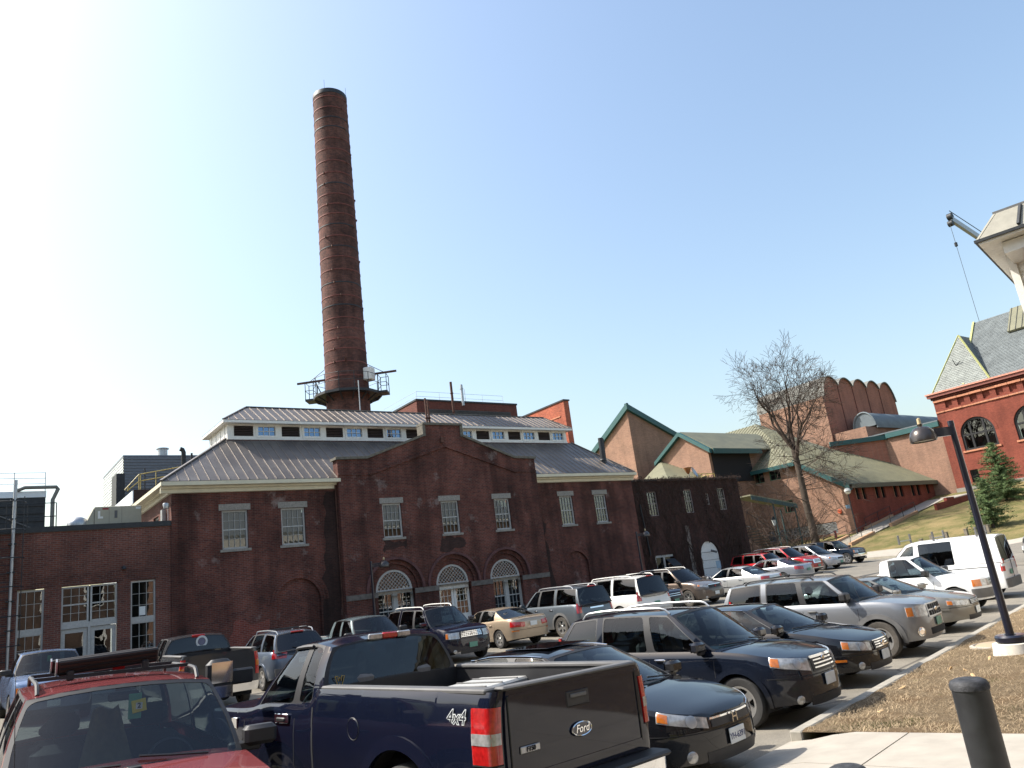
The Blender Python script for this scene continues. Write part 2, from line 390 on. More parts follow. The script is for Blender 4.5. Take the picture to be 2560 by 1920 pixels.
# straw strewn over the soil: uncountable
mb = MB(); rs = random.Random(3)
for i in range(26000):
    q = .2+7.5*rs.random()**1.2; a = edge_q(q)+.02+14*rs.random()**1.3; x, y = kp(a, q); z = zbank(x, y)+.012
    an = rs.gauss(.5, .9); l = rs.uniform(.014, .05); dx, dy = math.cos(an)*l, math.sin(an)*l; wd = rs.uniform(.001, .003); ux, uy = -math.sin(an)*wd, math.cos(an)*wd; h = rs.uniform(0, .035)
    mb.add([(x-dx-ux, y-dy-uy, z), (x-dx+ux, y-dy+uy, z), (x+dx+ux, y+dy+uy, z+h), (x+dx-ux, y+dy-uy, z+h)], [(0, 1, 2, 3)])
mb.build('straw', plain('straw', S8(158, 138, 108), .9, var=.5, vscale=3), None, kind='stuff', label='dry straw strewn over the bare soil beside the kerb', cat='straw')
# small tufts of new grass in the soil
mb = MB()
for i in range(1500):
    cq, ca = rs.choice(((1.0, .4), (1.3, .6), (2.2, 1.2), (3.3, 2.0), (1.6, 3.3), (1.9, 5.2), (.7, .35)))
    q = cq+rs.gauss(0, .12); a = edge_q(q)+ca+rs.gauss(0, .16); x, y = kp(a, q); z = zbank(x, y); an = rs.uniform(0, 6.28); h = rs.uniform(.02, .06)
    mb.add([(x-.003, y, z), (x+.003, y, z), (x+math.cos(an)*h*.6, y+math.sin(an)*h*.6, z+h)], [(0, 1, 2)])
mb.build('grass_tuft', plain('tuft_green', S8(112, 124, 62), .9, var=.4), None, kind='stuff', label='thin green grass sprouting through the straw', cat='grass')
# wood chips and twigs lying on the soil, each one a thing
chip = MB().bbox(-.06, .06, -.025, .025, 0, .022, .01).mesh('wood_chip')
for i, (a, q) in enumerate(((1.15, .75), (.9, 2.0), (2.9, .5), (3.6, 1.3), (4.1, 1.1), (2.2, 2.6), (4.4, .8), (5.2, 1.2))):
    x, y = kp(a, q); obj('wood_chip', chip, plain('pale_wood', S8(196, 164, 120), .9, var=.3), None, (x, y, zbank(x, y)+.008), (.1, .15*i, i*1.3), 'small pale wood chip lying on the straw covered soil', 'wood chip', 'wood chips scattered on the soil')

# kerb stones
kerb = bpy.data.objects.new('kerb', None); COL.objects.link(kerb); kerb['kind'] = 'structure'
ks = MB().bbox(0, 1.79, 0, .16, -.2, .15, .015).mesh('kerb_stone')
for i in range(23):
    x, y = kp(.02+i*1.8, .16); obj('kerb_stone', ks, 'kerbm', kerb, (x, y, zlot(x, y)), (0, 0, math.atan2(CY, CX)))
# concrete walk: one object per slab
walk = bpy.data.objects.new('pavement', None); COL.objects.link(walk); walk['kind'] = 'structure'
for j in range(5):
    for i in range(3):
        q0, q1 = -.02+j*1.52, -.02+(j+1)*1.52-.018; f = lambda k, q: edge_q(max(q, 0))-.012-1.5*k
        pts = [(f(i+.988, q0), q0), (f(i, q0), q0), (f(i, q1), q1), (f(i+.988, q1), q1)]
        P3 = []
        for a, q in pts:
            x, y = kp(a, q); P3.append((x, y, zlot(x, y)+.022+.05*max(0, q)+.11*sm(0, .9, q)))
        mb = MB(); n = 5; g = [[tuple(lerp(lerp(P3[0][k], P3[1][k], u/n), lerp(P3[3][k], P3[2][k], u/n), v/n) if k < 2 else 0 for k in range(3)) for u in range(n+1)] for v in range(n+1)]
        g = [[(p[0], p[1], zlot(p[0], p[1])+.024+.05*max(0, kq(p[0], p[1]))+.125*sm(0, .9, kq(p[0], p[1]))) for p in r] for r in g]
        mb.grid(g); b0 = [g[0], g[-1], [r[0] for r in g], [r[-1] for r in g]]
        for e in b0: mb.grid([e, [(p[0], p[1], p[2]-.1) for p in e]])
        mb.build('pavement_slab', 'concrete', walk, 30)
# path beyond the cars
mb = MB(); mb.grid([[(x, y, zlot(x, y)+.09) for x in rng(58.5, 62.3, 4)] for y in rng(9, 36, 27)]); mb.grid([[(58.5, y, zlot(58.5, y)+z) for z in (.09, -.1)] for y in rng(9, 36, 27)])
mb.build('pavement', 'concrete', None, None, kind='structure')
# manhole lid in the soil by the lamp
mh = empty('manhole_cover', 'round buried manhole cover in the soil beside the black lamp post', 'manhole', (*kp(7.1, .95), zbank(*kp(7.1, .95))+.01))
MB().lathe([(0, .02), (.33, .02), (.36, .0), (.36, -.06)], 28).build('lid', plain('lid_concrete', S8(160, 140, 116), .9), mh, 40)
MB().lathe([(.37, -.02), (.40, .012), (.46, .0), (.46, -.06)], 28).build('frame', 'concrete', mh, 40)

# ------------------------------------------------------------------ building helpers
def wb(mb, name, mat, parent, smooth=None, **k):
    """child with world-space vertices"""
    l = None
    if parent is not None and parent.type == 'EMPTY': l = -parent.location
    return mb.build(name, mat, parent, smooth, loc=l, **k)
def PY(y): return lambda u, d, z: (u, y+d, z)
def PX(x): return lambda u, d, z: (x+d, u, z)
def arc(c, zs, r, n=20): return [(c+r*math.cos(math.pi*i/n), zs+r*math.sin(math.pi*i/n)) for i in range(n+1)]
def wall(mb, P, u0, u1, z0, z1, holes=(), depth=.25, nsub=20):
    us = {u0, u1}; zs = {z0, z1}; H = []
    for h in holes:
        l, r, b, t = h[:4]; ar = len(h) > 4 and h[4]
        top = t+(r-l)/2 if ar else t; H.append((l, r, b, top, t, ar)); us |= {l, r}; zs |= {b, top}
    us = sorted(u for u in us if u0 <= u <= u1); zs = sorted(z for z in zs if z0 <= z <= z1)
    for a, b in zip(us, us[1:]):
        for c, d in zip(zs, zs[1:]):
            mu, mz = (a+b)/2, (c+d)/2
            if any(l < mu < r and bo < mz < to for l, r, bo, to, t, ar in H): continue
            mb.quad(P(a, 0, c), P(b, 0, c), P(b, 0, d), P(a, 0, d))
    for l, r, b, top, t, ar in H:
        if t > b:
            for u in (l, r): mb.quad(P(u, 0, b), P(u, depth, b), P(u, depth, t), P(u, 0, t))
            mb.quad(P(l, 0, b), P(r, 0, b), P(r, depth, b), P(l, depth, b))
        if ar:
            A = arc((l+r)/2, t, (r-l)/2, nsub)
            for (x, z), (x2, z2) in zip(A, A[1:]):
                mb.quad(P(x, 0, z), P(x2, 0, z2), P(x2, depth, z2), P(x, depth, z))
                mb.quad(P(x, 0, z), P(x2, 0, z2), P(x2, 0, top), P(x, 0, top))
        else: mb.quad(P(l, 0, t), P(r, 0, t), P(r, depth, t), P(l, depth, t))
    return mb
def pbox(mb, P, u0, u1, d0, d1, z0, z1):
    v = [P(u, d, z) for z in (z0, z1) for d in (d0, d1) for u in (u0, u1)]
    return mb.add(v, [(0, 2, 3, 1), (4, 5, 7, 6), (0, 1, 5, 4), (2, 6, 7, 3), (0, 4, 6, 2), (1, 3, 7, 5)])
PANE = {}
def pane(P, w_, h_, mat='pane'):
    o = Vector(P(0, 0, 0)); k = (round(w_, 3), round(h_, 3), mat, P(1, 0, 0)[0] != P(0, 0, 0)[0])
    if k not in PANE:
        q = lambda u, z: tuple(Vector(P(u, 0, z))-o)
        mb = MB(); mb.quad(q(0, 0), q(w_, 0), q(w_, h_), q(0, h_)); PANE[k] = mb.mesh('pane')
        PANE[k].materials.append(M[mat])
    return PANE[k]
def sash(root, P, l, r, b, t, cols, rows, depth=.12, fr=.075, mid=True, mat='wood_white', panemat='pane', mun=.013, blind=None, name='window'):
    """a framed window, its panes separate objects"""
    mb = MB(); d0, d1 = depth-.03, depth+.05
    pbox(mb, P, l, l+fr, d0, d1, b, t); pbox(mb, P, r-fr, r, d0, d1, b, t)
    pbox(mb, P, l+fr, r-fr, d0+.002, d1, t-fr, t); pbox(mb, P, l+fr, r-fr, d0-.015, d1, b, b+fr)
    sashes = [(b+fr, (b+t)/2-.02), ((b+t)/2+.02, t-fr)] if mid else [(b+fr, t-fr)]
    if mid: pbox(mb, P, l+fr, r-fr, d0+.004, d1, (b+t)/2-.025, (b+t)/2+.025)
    wn = None; cells = []
    for a, c in sashes:
        cw = (r-l-2*fr)/cols; rh = (c-a)/rows
        for i in range(1, cols): pbox(mb, P, l+fr+i*cw-mun/2, l+fr+i*cw+mun/2, d0+.012, d1, a, c)
        for j in range(1, rows): pbox(mb, P, l+fr, r-fr, d0+.014, d1-.004, a+j*rh-mun/2, a+j*rh+mun/2)
        for i in range(cols):
            for j in range(rows): cells.append((l+fr+i*cw, a+j*rh, cw, rh))
    wn = wb(mb, name, mat, root)
    for u, z, cw, rh in cells: obj('pane', pane(P, cw, rh, panemat), None, wn, P(u, depth+.03, z))
    q = MB(); q.quad(P(l, .55, b), P(r, .55, b), P(r, .55, t), P(l, .55, t)); wb(q, 'room', 'room', root)
    if blind:
        q = MB(); q.quad(P(l+fr, .24, lerp(b, t, blind[0])), P(r-fr, .24, lerp(b, t, blind[0])), P(r-fr, .24, lerp(b, t, blind[1])), P(l+fr, .24, lerp(b, t, blind[1])))
        wb(q, 'blind', plain('tan_blind_reflection', S8(136, 118, 100), .9), wn)  # blind; also carries the tan reflection of the panes in its colour
    return wn
def lintel(root, P, l, r, t, h=.27, ex=.12):
    mb = MB(); pbox(mb, P, l-ex, r+ex, -.018, .1, t+.004, t+h); wb(mb, 'lintel', 'stone', root)
def sill(root, P, l, r, b, ex=.1):
    mb = MB(); pbox(mb, P, l-ex, r+ex, -.05, .12, b-.11, b-.004); wb(mb, 'sill', 'stone', root)
def ring(mb, P, c, zs, r0, r1, d, d2, n=24):
    """annulus face r0..r1 at depth d with its inner edge running back to d2"""
    A, B = arc(c, zs, r0, n), arc(c, zs, r1, n)
    for i in range(n):
        mb.quad(P(A[i][0], d, A[i][1]), P(A[i+1][0], d, A[i+1][1]), P(B[i+1][0], d, B[i+1][1]), P(B[i][0], d, B[i][1]))
        mb.quad(P(A[i][0], d, A[i][1]), P(A[i+1][0], d, A[i+1][1]), P(A[i+1][0], d2, A[i+1][1]), P(A[i][0], d2, A[i][1]))
def ring_out(mb, P, c, zs, r1, d, d2, n=24):
    B = arc(c, zs, r1, n)
    for i in range(n): mb.quad(P(B[i][0], d, B[i][1]), P(B[i+1][0], d, B[i+1][1]), P(B[i+1][0], d2, B[i+1][1]), P(B[i][0], d2, B[i][1]))

def metal_roof(name, col, dark, rough=.42, metal=.35):
    m, t, b = base(name); g = node(t, 'ShaderNodeNewGeometry')
    n1 = noise(t, .8, 6, g.outputs[0], .6); n2 = noise(t, 3.5, 4, g.outputs[0])
    c = mix(t, ramp(t, n1.outputs[0], .3, .7).outputs[0], col, dark)
    c = mix(t, .6, c, ramp(t, n2.outputs[0], .3, .7, (.85,)*3, (1.1,)*3).outputs[0], 'MULTIPLY')
    link(t, c, b.inputs['Base Color']); b.inputs['Roughness'].default_value = rough; b.inputs['Metallic'].default_value = metal
    bump(t, b, n2.outputs[0], .25, .03); return m
M['roof'] = metal_roof('terne_roof', S8(120, 114, 108), S8(98, 92, 88), .46, .55)
M['seam'] = plain('roof_seam', S8(130, 121, 113), .45, .5, var=.1)
M['greenroof'] = metal_roof('green_roof', S8(122, 120, 96), S8(104, 103, 84), .6, .1)
M['greenseam'] = plain('green_seam', S8(126, 122, 92), .6, .1)
M['lead'] = metal_roof('lead_roof', S8(104, 114, 118), S8(88, 98, 103), .6, .1)

# ------------------------------------------------------------------ heating plant
hp = empty('heating_plant', 'dark red brick plant with stepped gable front and long metal roof under the smokestack', 'building', (20.3, 33, .36))
YW, YB = 33.0, 32.6
PW, PB = PY(YW), PY(YB)
ZF = -.3
# wings
mb = MB(); wl = [(9.36, 10.44, 5.3, 6.92), (11.89, 12.98, 5.3, 6.92), (11.52, 13.5, ZF, 2.85, True)]
wall(mb, PW, 7.38, 14.52, ZF, 7.80, wl, .12)
mb.add([PW(u, .12, z) for u, z in [(13.5, ZF), (11.52, ZF)]+arc(12.51, 2.85, .99)[::-1]], [tuple(range(23))])
wb(mb, 'wall', 'facade', hp)
mb = MB(); wr = [(27.9, 28.88, 5.3, 6.92), (30.55, 31.5, 5.3, 6.92), (27.7, 29.4, ZF, 2.95, True)]
wall(mb, PW, 26.13, 33.82, ZF, 7.80, wr, .12)
mb.add([PW(u, .12, z) for u, z in [(29.4, ZF), (27.7, ZF)]+arc(28.55, 2.95, .85)[::-1]], [tuple(range(23))])
wb(mb, 'wall', 'facade', hp)
for c, zs, r in ((12.51, 2.85, .99), (28.55, 2.95, .85)):       # brick rings over the blind arches
    mb = MB()
    for k in range(3): ring(mb, PW, c, zs, r+.01+k*.13, r+.12+k*.13, -.015-.004*(k % 2), .02); ring_out(mb, PW, c, zs, r+.12+k*.13, -.015-.004*(k % 2), .02)
    wb(mb, 'arch_ring', 'facade', hp)
mb = MB(); wall(mb, PX(7.38), 33.002, 41.4, ZF, 7.8, [(35.3, 36.3, 5.5, 7.15), (38, 39, 5.5, 7.15)], .15); mb.quad((33.82, 33.002, ZF), (33.82, 41.4, ZF), (33.82, 41.4, 7.8), (33.82, 33.002, 7.8)); mb.quad((7.38, 41.4, ZF), (33.82, 41.4, ZF), (33.82, 41.4, 7.8), (7.38, 41.4, 7.8))
wb(mb, 'side_wall', 'lowbrick', hp)
for y in (35.3, 38): sash(hp, PX(7.38), y, y+1, 5.5, 7.15, 3, 2)
bl = [(0.0, 1.0), (.0, .5), (.0, 1.), (.2, 1.), None]
for (l, r, b, t), bd in zip(wl[:2]+wr[:2], ((0, 1), (0, 1), (.0, 1), (.0, 1))):
    sash(hp, PW, l, r, b, t, 4, 2, blind=bd); lintel(hp, PW, l, r, t); sill(hp, PW, l, r, b)
# dark vertical water stains are in the brick; downpipe-like seam beside the gable block
wb(MB().tube([(14.46, 32.9, 8), (14.46, 32.9, .3)], .04, 8), 'downpipe', 'rust', hp, 40)
# gable block
mb = MB(); wc = [(16.61, 17.63, 5.26, 6.87), (19.85, 20.88, 5.26, 6.87), (23.09, 24.09, 5.26, 6.87)]
ZS = 2.84; ac = ((17.01, .95), (20.21, .93), (23.39, .93)); RO = 1.42
holes = wc+[(c-r, c+r, ZF, ZS-.24) for c, r in ac]+[(c-RO, c+RO, ZS, ZS, True) for c, r in ac]+[(c-r, c+r, ZS-.24, ZS) for c, r in ac]
wall(mb, PB, 14.5, 26.15, ZF, 8.36, holes, .3)
prof = [(14.502, 8.2), (26.148, 8.2), (26.15, 9.0), (24.75, 9.04), (21.5, 10.2), (21.5, 10.78), (19.3, 10.78), (19.3, 10.2), (16.03, 9.04), (14.5, 9.0)]
mb.prism([PB(u, .003, z) for u, z in prof], (0, .5, 0))
for u in (14.5, 26.15): mb.quad(PB(u, 0, ZF), PB(u, .5, ZF), PB(u, .5, 8.35), PB(u, 0, 8.35))
wb(mb, 'gable_wall', 'facade', hp)
cap = [(26.22, 9.0), (24.74, 9.04), (21.52, 10.2), None, (21.6, 10.78), (19.2, 10.78), None, (19.28, 10.2), (16.02, 9.04), (14.4, 9.0)]
run = []
for p in cap+[None]:
    if p is None:
        for a, b in zip(run, run[1:]):
            q = MB(); q.prism([PB(a[0], -.08, a[1]), PB(a[0], .58, a[1]), PB(b[0], .58, b[1]), PB(b[0], -.08, b[1])], (0, 0, .12)); wb(q, 'coping_stone', 'capstone', hp)
        run = []
    else: run.append(p)
for u in (19.2, 21.45): wb(pbox(MB(), PB, u, u+.16, -.04, .54, 10.2, 10.76), 'coping_stone', 'capstone', hp)
mo = MB(); mo.bar(PB(20.39, -.03, 9.70), PB(16.05, -.03, 8.30), .1, .13); mo.bar(PB(20.39, -.031, 9.70), PB(24.75, -.031, 8.30), .1, .13)
pbox(mo, PB, 14.5, 16.1, -.035, .02, 8.27, 8.36); pbox(mo, PB, 24.7, 26.15, -.035, .02, 8.27, 8.36); wb(mo, 'gable_moulding', 'facade', hp)
wb(pbox(MB(), PB, 20.18, 20.33, -.12, .0, 9.85, 10.12), 'vent', 'rust', hp)
for (l, r, b, t), bd in zip(wc, ((0, 1), (0, 1), (0, 1))):
    sash(hp, PB, l, r, b, t, 4, 2, blind=bd); lintel(hp, PB, l, r, t); sill(hp, PB, l, r, b)
us = [14.5]
for c, r in ac: us += [c-r, c+r]
us.append(26.15)
for a, b in zip(us[::2], us[1::2]):
    wb(pbox(MB(), PB, a+.004, b-.004, -.045, .2, ZS-.235, ZS-.003), 'springer_stone', plain('sooty_granite', S8(104, 99, 93), .9, var=.4, vscale=5, bmp=.3), hp)
M['hood'] = plain('weathered_moulding', S8(92, 62, 60), .9, var=.35, vscale=5, bmp=.3)
for c, r in ac:
    mb = MB(); ring(mb, PB, c, ZS, 1.2, RO, .1, .2); ring(mb, PB, c, ZS, r, 1.2, .2, .3)
    mb.quad(PB(c-RO, .003, ZS), PB(c-r, .003, ZS), PB(c-r, .3, ZS), PB(c-RO, .3, ZS)); mb.quad(PB(c+RO, .003, ZS), PB(c+r, .003, ZS), PB(c+r, .3, ZS), PB(c+RO, .3, ZS))
    wb(mb, 'arch_ring', 'facade', hp, 30)
    mb = MB(); ring(mb, PB, c, ZS, RO-.02, RO+.1, -.07, .05); ring_out(mb, PB, c, ZS, RO+.1, -.07, .03); wb(mb, 'hood_moulding', 'hood', hp, 30)
    # fanlight with lattice
    fl = MB(); A = arc(c, ZS+.02, r-.01); ring(fl, PB, c, ZS+.02, r-.12, r-.005, .22, .32); pbox(fl, PB, c-r+.01, c+r-.01, .2, .32, ZS-.1, ZS+.08)
    fan = wb(fl, 'fanlight', 'wood_white', hp, 30)
    lt = MB(); rr = r-.11; st = .19
    for k in range(-14, 15):
        for sg in (1, -1):
            # lines z = sg*(u) + k*st within half disc
            pts = []
            for i in range(61):
                u = -rr+2*rr*i/60; z = sg*u+k*st*1.0
                if z >= .06 and u*u+z*z < rr*rr: pts.append((u, z))
            if len(pts) > 2: lt.bar(PB(c+pts[0][0], .26, ZS+.02+pts[0][1]), PB(c+pts[-1][0], .26, ZS+.02+pts[-1][1]), .02, .02)
    for i in range(-5, 6):
        for j in range(0, 6):
            for o_ in (0, st/2):
                u, z = i*st+o_, j*st+o_+.1
                if u*u+z*z < (rr-.07)**2: lt.tube([PB(c+u+.07*math.cos(t), .25, ZS+.02+z+.07*math.sin(t)) for t in rng(0, 2*math.pi, 8)], .007, 3, False)
    wb(lt, 'lattice', 'wood_white', fan)
    q = MB(); q.poly([PB(u, .3, z) for u, z in arc(c, ZS, r-.05)]); wb(q, 'pane', 'pane', fan)
    q = MB(); q.quad(PB(c-1.2, 1.6, ZF), PB(c+1.2, 1.6, ZF), PB(c+1.2, 1.6, 4), PB(c-1.2, 1.6, 4)); wb(q, 'room', 'room', hp)
ZD = .40
for c, r in (ac[0], ac[2]):
    ww = MB(); pbox(ww, PB, c-.1, c+.1, .2, .32, ZD+.3, ZS-.1); pbox(ww, PB, c-r, c-r+.06, .2, .32, ZD, ZS-.1); pbox(ww, PB, c+r-.06, c+r, .2, .32, ZD, ZS-.1); wb(ww, 'window_frame', 'wood_white', hp)
    for s_ in (-1, 1):
        l, rr = (c-r+.06, c-.1) if s_ < 0 else (c+.1, c+r-.06); sash(hp, PB, l, rr, ZD+.75, ZS-.1, 3, 2, .26, .05)
    wb(pbox(MB(), PB, c-r, c+r, .1, .34, ZD-.4, ZD+.75), 'panel', 'facade', hp)
c, r = ac[1]
for l, rr in ((c-r+.03, c-.01), (c+.01, c+r-.03)):
    dd = MB(); dh = ZS-.1
    zb_ = ZD+1.0
    pbox(dd, PB, l, l+.13, .22, .28, ZD, dh); pbox(dd, PB, rr-.13, rr, .22, .28, ZD, dh); pbox(dd, PB, l+.13, rr-.13, .221, .28, ZD, zb_); pbox(dd, PB, l+.13, rr-.13, .221, .28, dh-.16, dh)
    cw = (rr-l-.26)/3
    for i in (1, 2): pbox(dd, PB, l+.13+i*cw-.01, l+.13+i*cw+.01, .235, .27, zb_, dh-.16)
    rh = (dh-.16-zb_)/4
    for j in (1, 2, 3): pbox(dd, PB, l+.13, rr-.13, .237, .268, zb_+j*rh-.01, zb_+j*rh+.01)
    d = wb(dd, 'door', 'white', hp)
    for i in range(3):
        for j in range(4): obj('pane', pane(PB, cw, rh), None, d, PB(l+.13+i*cw, .25, zb_+j*rh))
    hx = rr-.07 if l < c-.5 else l+.07
    wb(MB().tube([PB(hx, .16, ZD+.95), PB(hx, .16, ZD+1.25)], .015, 6), 'door_handle', 'steel', d)
# cornices
def cornice(x0, x1):
    wb(pbox(MB(), PY(0), x0, x1, 32.55, 32.72, 7.97, 8.13), 'gutter', 'cream', hp)
    mb = MB(); n = [(32.72, 8.1), (32.60, 7.965), (32.78, 7.95), (32.80, 7.88), (32.90, 7.86), (32.92, 7.72), (32.999, 7.70), (32.999, 8.1)]
    mb.prism([(x0, y, z) for y, z in n], (x1-x0, 0, 0)); wb(mb, 'cornice', 'cream', hp)
cornice(6.95, 14.6); cornice(26.15, 33.95)
wb(MB().box(6.90, 7.08, 32.56, 41.5, 7.972, 8.128), 'gutter', 'cream', hp)
mb = MB(); mb.prism([(7.379, 32.93, 7.70), (7.30, 32.93, 7.72), (7.28, 32.93, 7.86), (7.18, 32.93, 7.88), (7.16, 32.93, 7.95), (6.98, 32.93, 7.965), (7.0, 32.93, 8.1), (7.379, 32.93, 8.1)], (0, 8.5, 0)); wb(mb, 'cornice', 'cream', hp)
# main roof
EA, RT, BK = (32.635, 8.16), (36.1, 10.74), (39.2, 41.5)
mb = MB(); th = .05
mb.quad((6.9, EA[0], EA[1]), (33.9, EA[0], EA[1]), (32.2, RT[0], RT[1]), (10.5, RT[0], RT[1]))
mb.quad((6.9, EA[0], EA[1]), (10.5, RT[0], RT[1]), (10.5, BK[0], RT[1]), (6.9, BK[1], EA[1]))
mb.quad((33.9, EA[0], EA[1]), (32.2, RT[0], RT[1]), (32.2, BK[0], RT[1]), (33.9, BK[1], EA[1]))
mb.quad((6.9, BK[1], EA[1]), (33.9, BK[1], EA[1]), (32.2, BK[0], RT[1]), (10.5, BK[0], RT[1]))
roof = wb(mb, 'roof', 'roof', hp)
sx = 7.2
while sx < 33.8:
    f = 1.0
    if sx < 10.5: f = (sx-6.9)/3.6
    if sx > 32.2: f = (33.9-sx)/1.7
    if f > .05:
        q = MB(); q.bar((sx, EA[0]+.01, EA[1]+.03), (sx, lerp(EA[0], RT[0], f), lerp(EA[1], RT[1], f)+.014), .022, .026); wb(q, 'seam', 'seam', roof)
    sx += .405
hm = MB(); hm.bar((6.9, EA[0], EA[1]+.03), (10.5, RT[0], RT[1]+.03), .12, .05); hm.bar((33.9, EA[0], EA[1]+.03), (32.2, RT[0], RT[1]+.03), .12, .05); wb(hm, 'hip_cap', 'roof', roof)
# monitor
mb = MB(); mx0, mx1, my0, my1 = 10.6, 31.82, 36.1, 39.2
op = []
for k in range(9): op.append((10.9+2.33*k, 11.83+2.33*k, 10.9, 11.42)); op.append((12.05+2.33*k, 12.92+2.33*k, 10.92, 11.40))
wall(mb, PY(my0), mx0, mx1, 10.3, 11.55, op, .1)
mb.quad((mx0, my0, 10.3), (mx0, my1, 10.3), (mx0, my1, 11.55), (mx0, my0, 11.55)); mb.quad((mx1, my0, 10.3), (mx1, my1, 10.3), (mx1, my1, 11.55), (mx1, my0, 11.55)); mb.quad((mx0, my1, 10.3), (mx1, my1, 10.3), (mx1, my1, 11.55), (mx0, my1, 11.55))
mon = wb(mb, 'monitor', 'white', hp)
for y in (36.5, 37.25, 38.0, 38.75): wb(MB().box(mx0-.03, mx0+.02, y, y+.12, 10.6, 11.5), 'trim_board', 'white', mon)
PM = PY(my0)
slat = MB(); slat.prism([(0, 0, 0), (0, .09, .055), (0, .09, .07), (0, 0, .015)], (.93, 0, 0)); slat = slat.mesh('slat'); slat.materials.append(plain('louvre_brown', S8(72, 58, 54), .6))
for k in range(9):
    l = 10.9+2.33*k
    q = MB(); q.quad(PM(l, .1, 10.9), PM(l+.93, .1, 10.9), PM(l+.93, .1, 11.42), PM(l, .1, 11.42)); lo = wb(q, 'louvre', 'dark', hp)
    for j in range(6): obj('slat', slat, None, lo, (l, my0+.005, 10.9+.085*j))
    fr = MB(); w0 = 12.05+2.33*k
    for a, b, c, d in ((w0-.1, w0, 10.82, 11.5), (w0+.87, w0+.97, 10.82, 11.5), (w0, w0+.87, 11.4, 11.5), (w0, w0+.87, 10.82, 10.92)): pbox(fr, PM, a, b, -.035, .0, c, d)
    wb(fr, 'trim_board', 'white', mon)
    sash(hp, PM, w0, w0+.87, 10.92, 11.40, 3, 2, .05, .025, False, 'white', 'skypane', .02)
for k in range(10): wb(pbox(MB(), PM, 10.6+2.33*k-.02 if k else 10.58, 10.6+2.33*k+.2, -.03, .0, 10.72, 11.5), 'trim_board', 'white', mon)
wb(pbox(MB(), PM, 10.6, 31.82, -.06, .0, 10.70, 10.80), 'trim_board', 'white', mon)
wb(pbox(MB(), PM, 10.55, 31.85, -.12, .0, 10.62, 10.70), 'flashing', 'rust', mon)
e0, e1, f0, f1, ze, zr = 10.3, 32.08, 35.72, 39.58, 11.62, 12.78
mb = MB(); rl, rr_ = 12.0, 31.4; ym = (f0+f1)/2
mb.quad((e0, f0, ze), (e1, f0, ze), (rr_, ym, zr), (rl, ym, zr)); mb.quad((e0, f1, ze), (e1, f1, ze), (rr_, ym, zr), (rl, ym, zr)); mb.poly([(e0, f0, ze), (e0, f1, ze), (rl, ym, zr)]); mb.poly([(e1, f0, ze), (e1, f1, ze), (rr_, ym, zr)])
mr = wb(mb, 'monitor_roof', 'roof', hp)
sx = 10.6
while sx < 32:
    f = 1
    if sx < rl: f = (sx-e0)/(rl-e0)
    if sx > rr_: f = (e1-sx)/(e1-rr_)
    q = MB(); q.bar((sx, f0+.01, ze+.025), (sx, lerp(f0, ym, f), lerp(ze, zr, f)+.018), .022, .035); wb(q, 'seam', 'seam', mr); sx += .385
mb = MB(); mb.box(e0+.01, e1-.01, f0+.01, f0+.05, ze-.14, ze-.01); mb.box(e0+.01, e1-.01, f1-.05, f1-.01, ze-.14, ze-.01); mb.box(e0+.01, e0+.05, f0+.052, f1-.052, ze-.14, ze-.01); mb.box(e1-.05, e1-.01, f0+.052, f1-.052, ze-.14, ze-.01)
mb.quad((e0+.05, f0+.05, ze-.13), (e1-.05, f0+.05, ze-.13), (e1-.05, f1-.05, ze-.13), (e0+.05, f1-.05, ze-.13)); wb(mb, 'eave_board', 'white', mr)
hm = MB(); hm.bar((e0, f0, ze+.02), (rl, ym, zr+.02), .1, .04); hm.bar((e1, f0, ze+.02), (rr_, ym, zr+.02), .1, .04); hm.bar((rl, ym, zr+.02), (rr_, ym, zr+.02), .12, .04); wb(hm, 'ridge_cap', 'roof', mr)
# conduits and flood light on the side wall near the corner
fl = empty('wall_floodlight', 'grey floodlight with conduits on the brick corner above the rooftop unit', 'floodlight', (7.36, 33.2, 7.2))
wb(MB().tube([(7.36, 33.15, 7.2), (7.2, 33.12, 7.22)], .03, 6), 'arm', 'galv', fl); wb(MB().lathe([(0, 0), (.1, .02), (.13, .2), (.11, .24), (0, .25)], 14, (7.2, 33.1, 7.1)), 'lamp_head', 'galv', fl, 40)
wb(MB().tube([(7.34, 33.4, 7.3), (7.34, 33.4, 6.2)], .02, 6), 'conduit', 'galv', fl); wb(MB().box(7.22, 7.37, 33.9, 34.2, 6.75, 7.2), 'junction_box', 'galv', fl)
# tall pipes rising behind the gable
for i, (x, zt_) in enumerate(((20.37, 12.62), (20.52, 12.5))):
    v = empty('vent_pipe', 'thin rusty vent pipe rising behind the stepped gable', 'pipe', (x, 34, 9.2), 0, 'twin pipes behind the gable')
    MB().tube([(0, 0, 0), (0, 0, zt_-9.2)], .055, 8).build('pipe', 'rust', v, 40); MB().lathe([(.056, 0), (.085, 0), (.085, .06), (.056, .06)], 10, (0, 0, 2.3)).build('collar', 'rust', v, 40)
# twin stacks on the right hip of the roof
v = empty('roof_stack', 'pair of short black flues on the right end of the metal roof', 'flue', (32.46, 33.75, 8.9))
MB().tube([(0, 0, -.1), (.07, 0, 1.62)], .16, 14).build('flue', 'steel', v, 40); MB().tube([(.3, .1, -.1), (.37, .1, 1.6)], .06, 10).build('flue', 'steel', v, 40); MB().lathe([(.17, .2), (.21, .22), (.17, .3)], 14).build('collar', 'steel', v, 40)

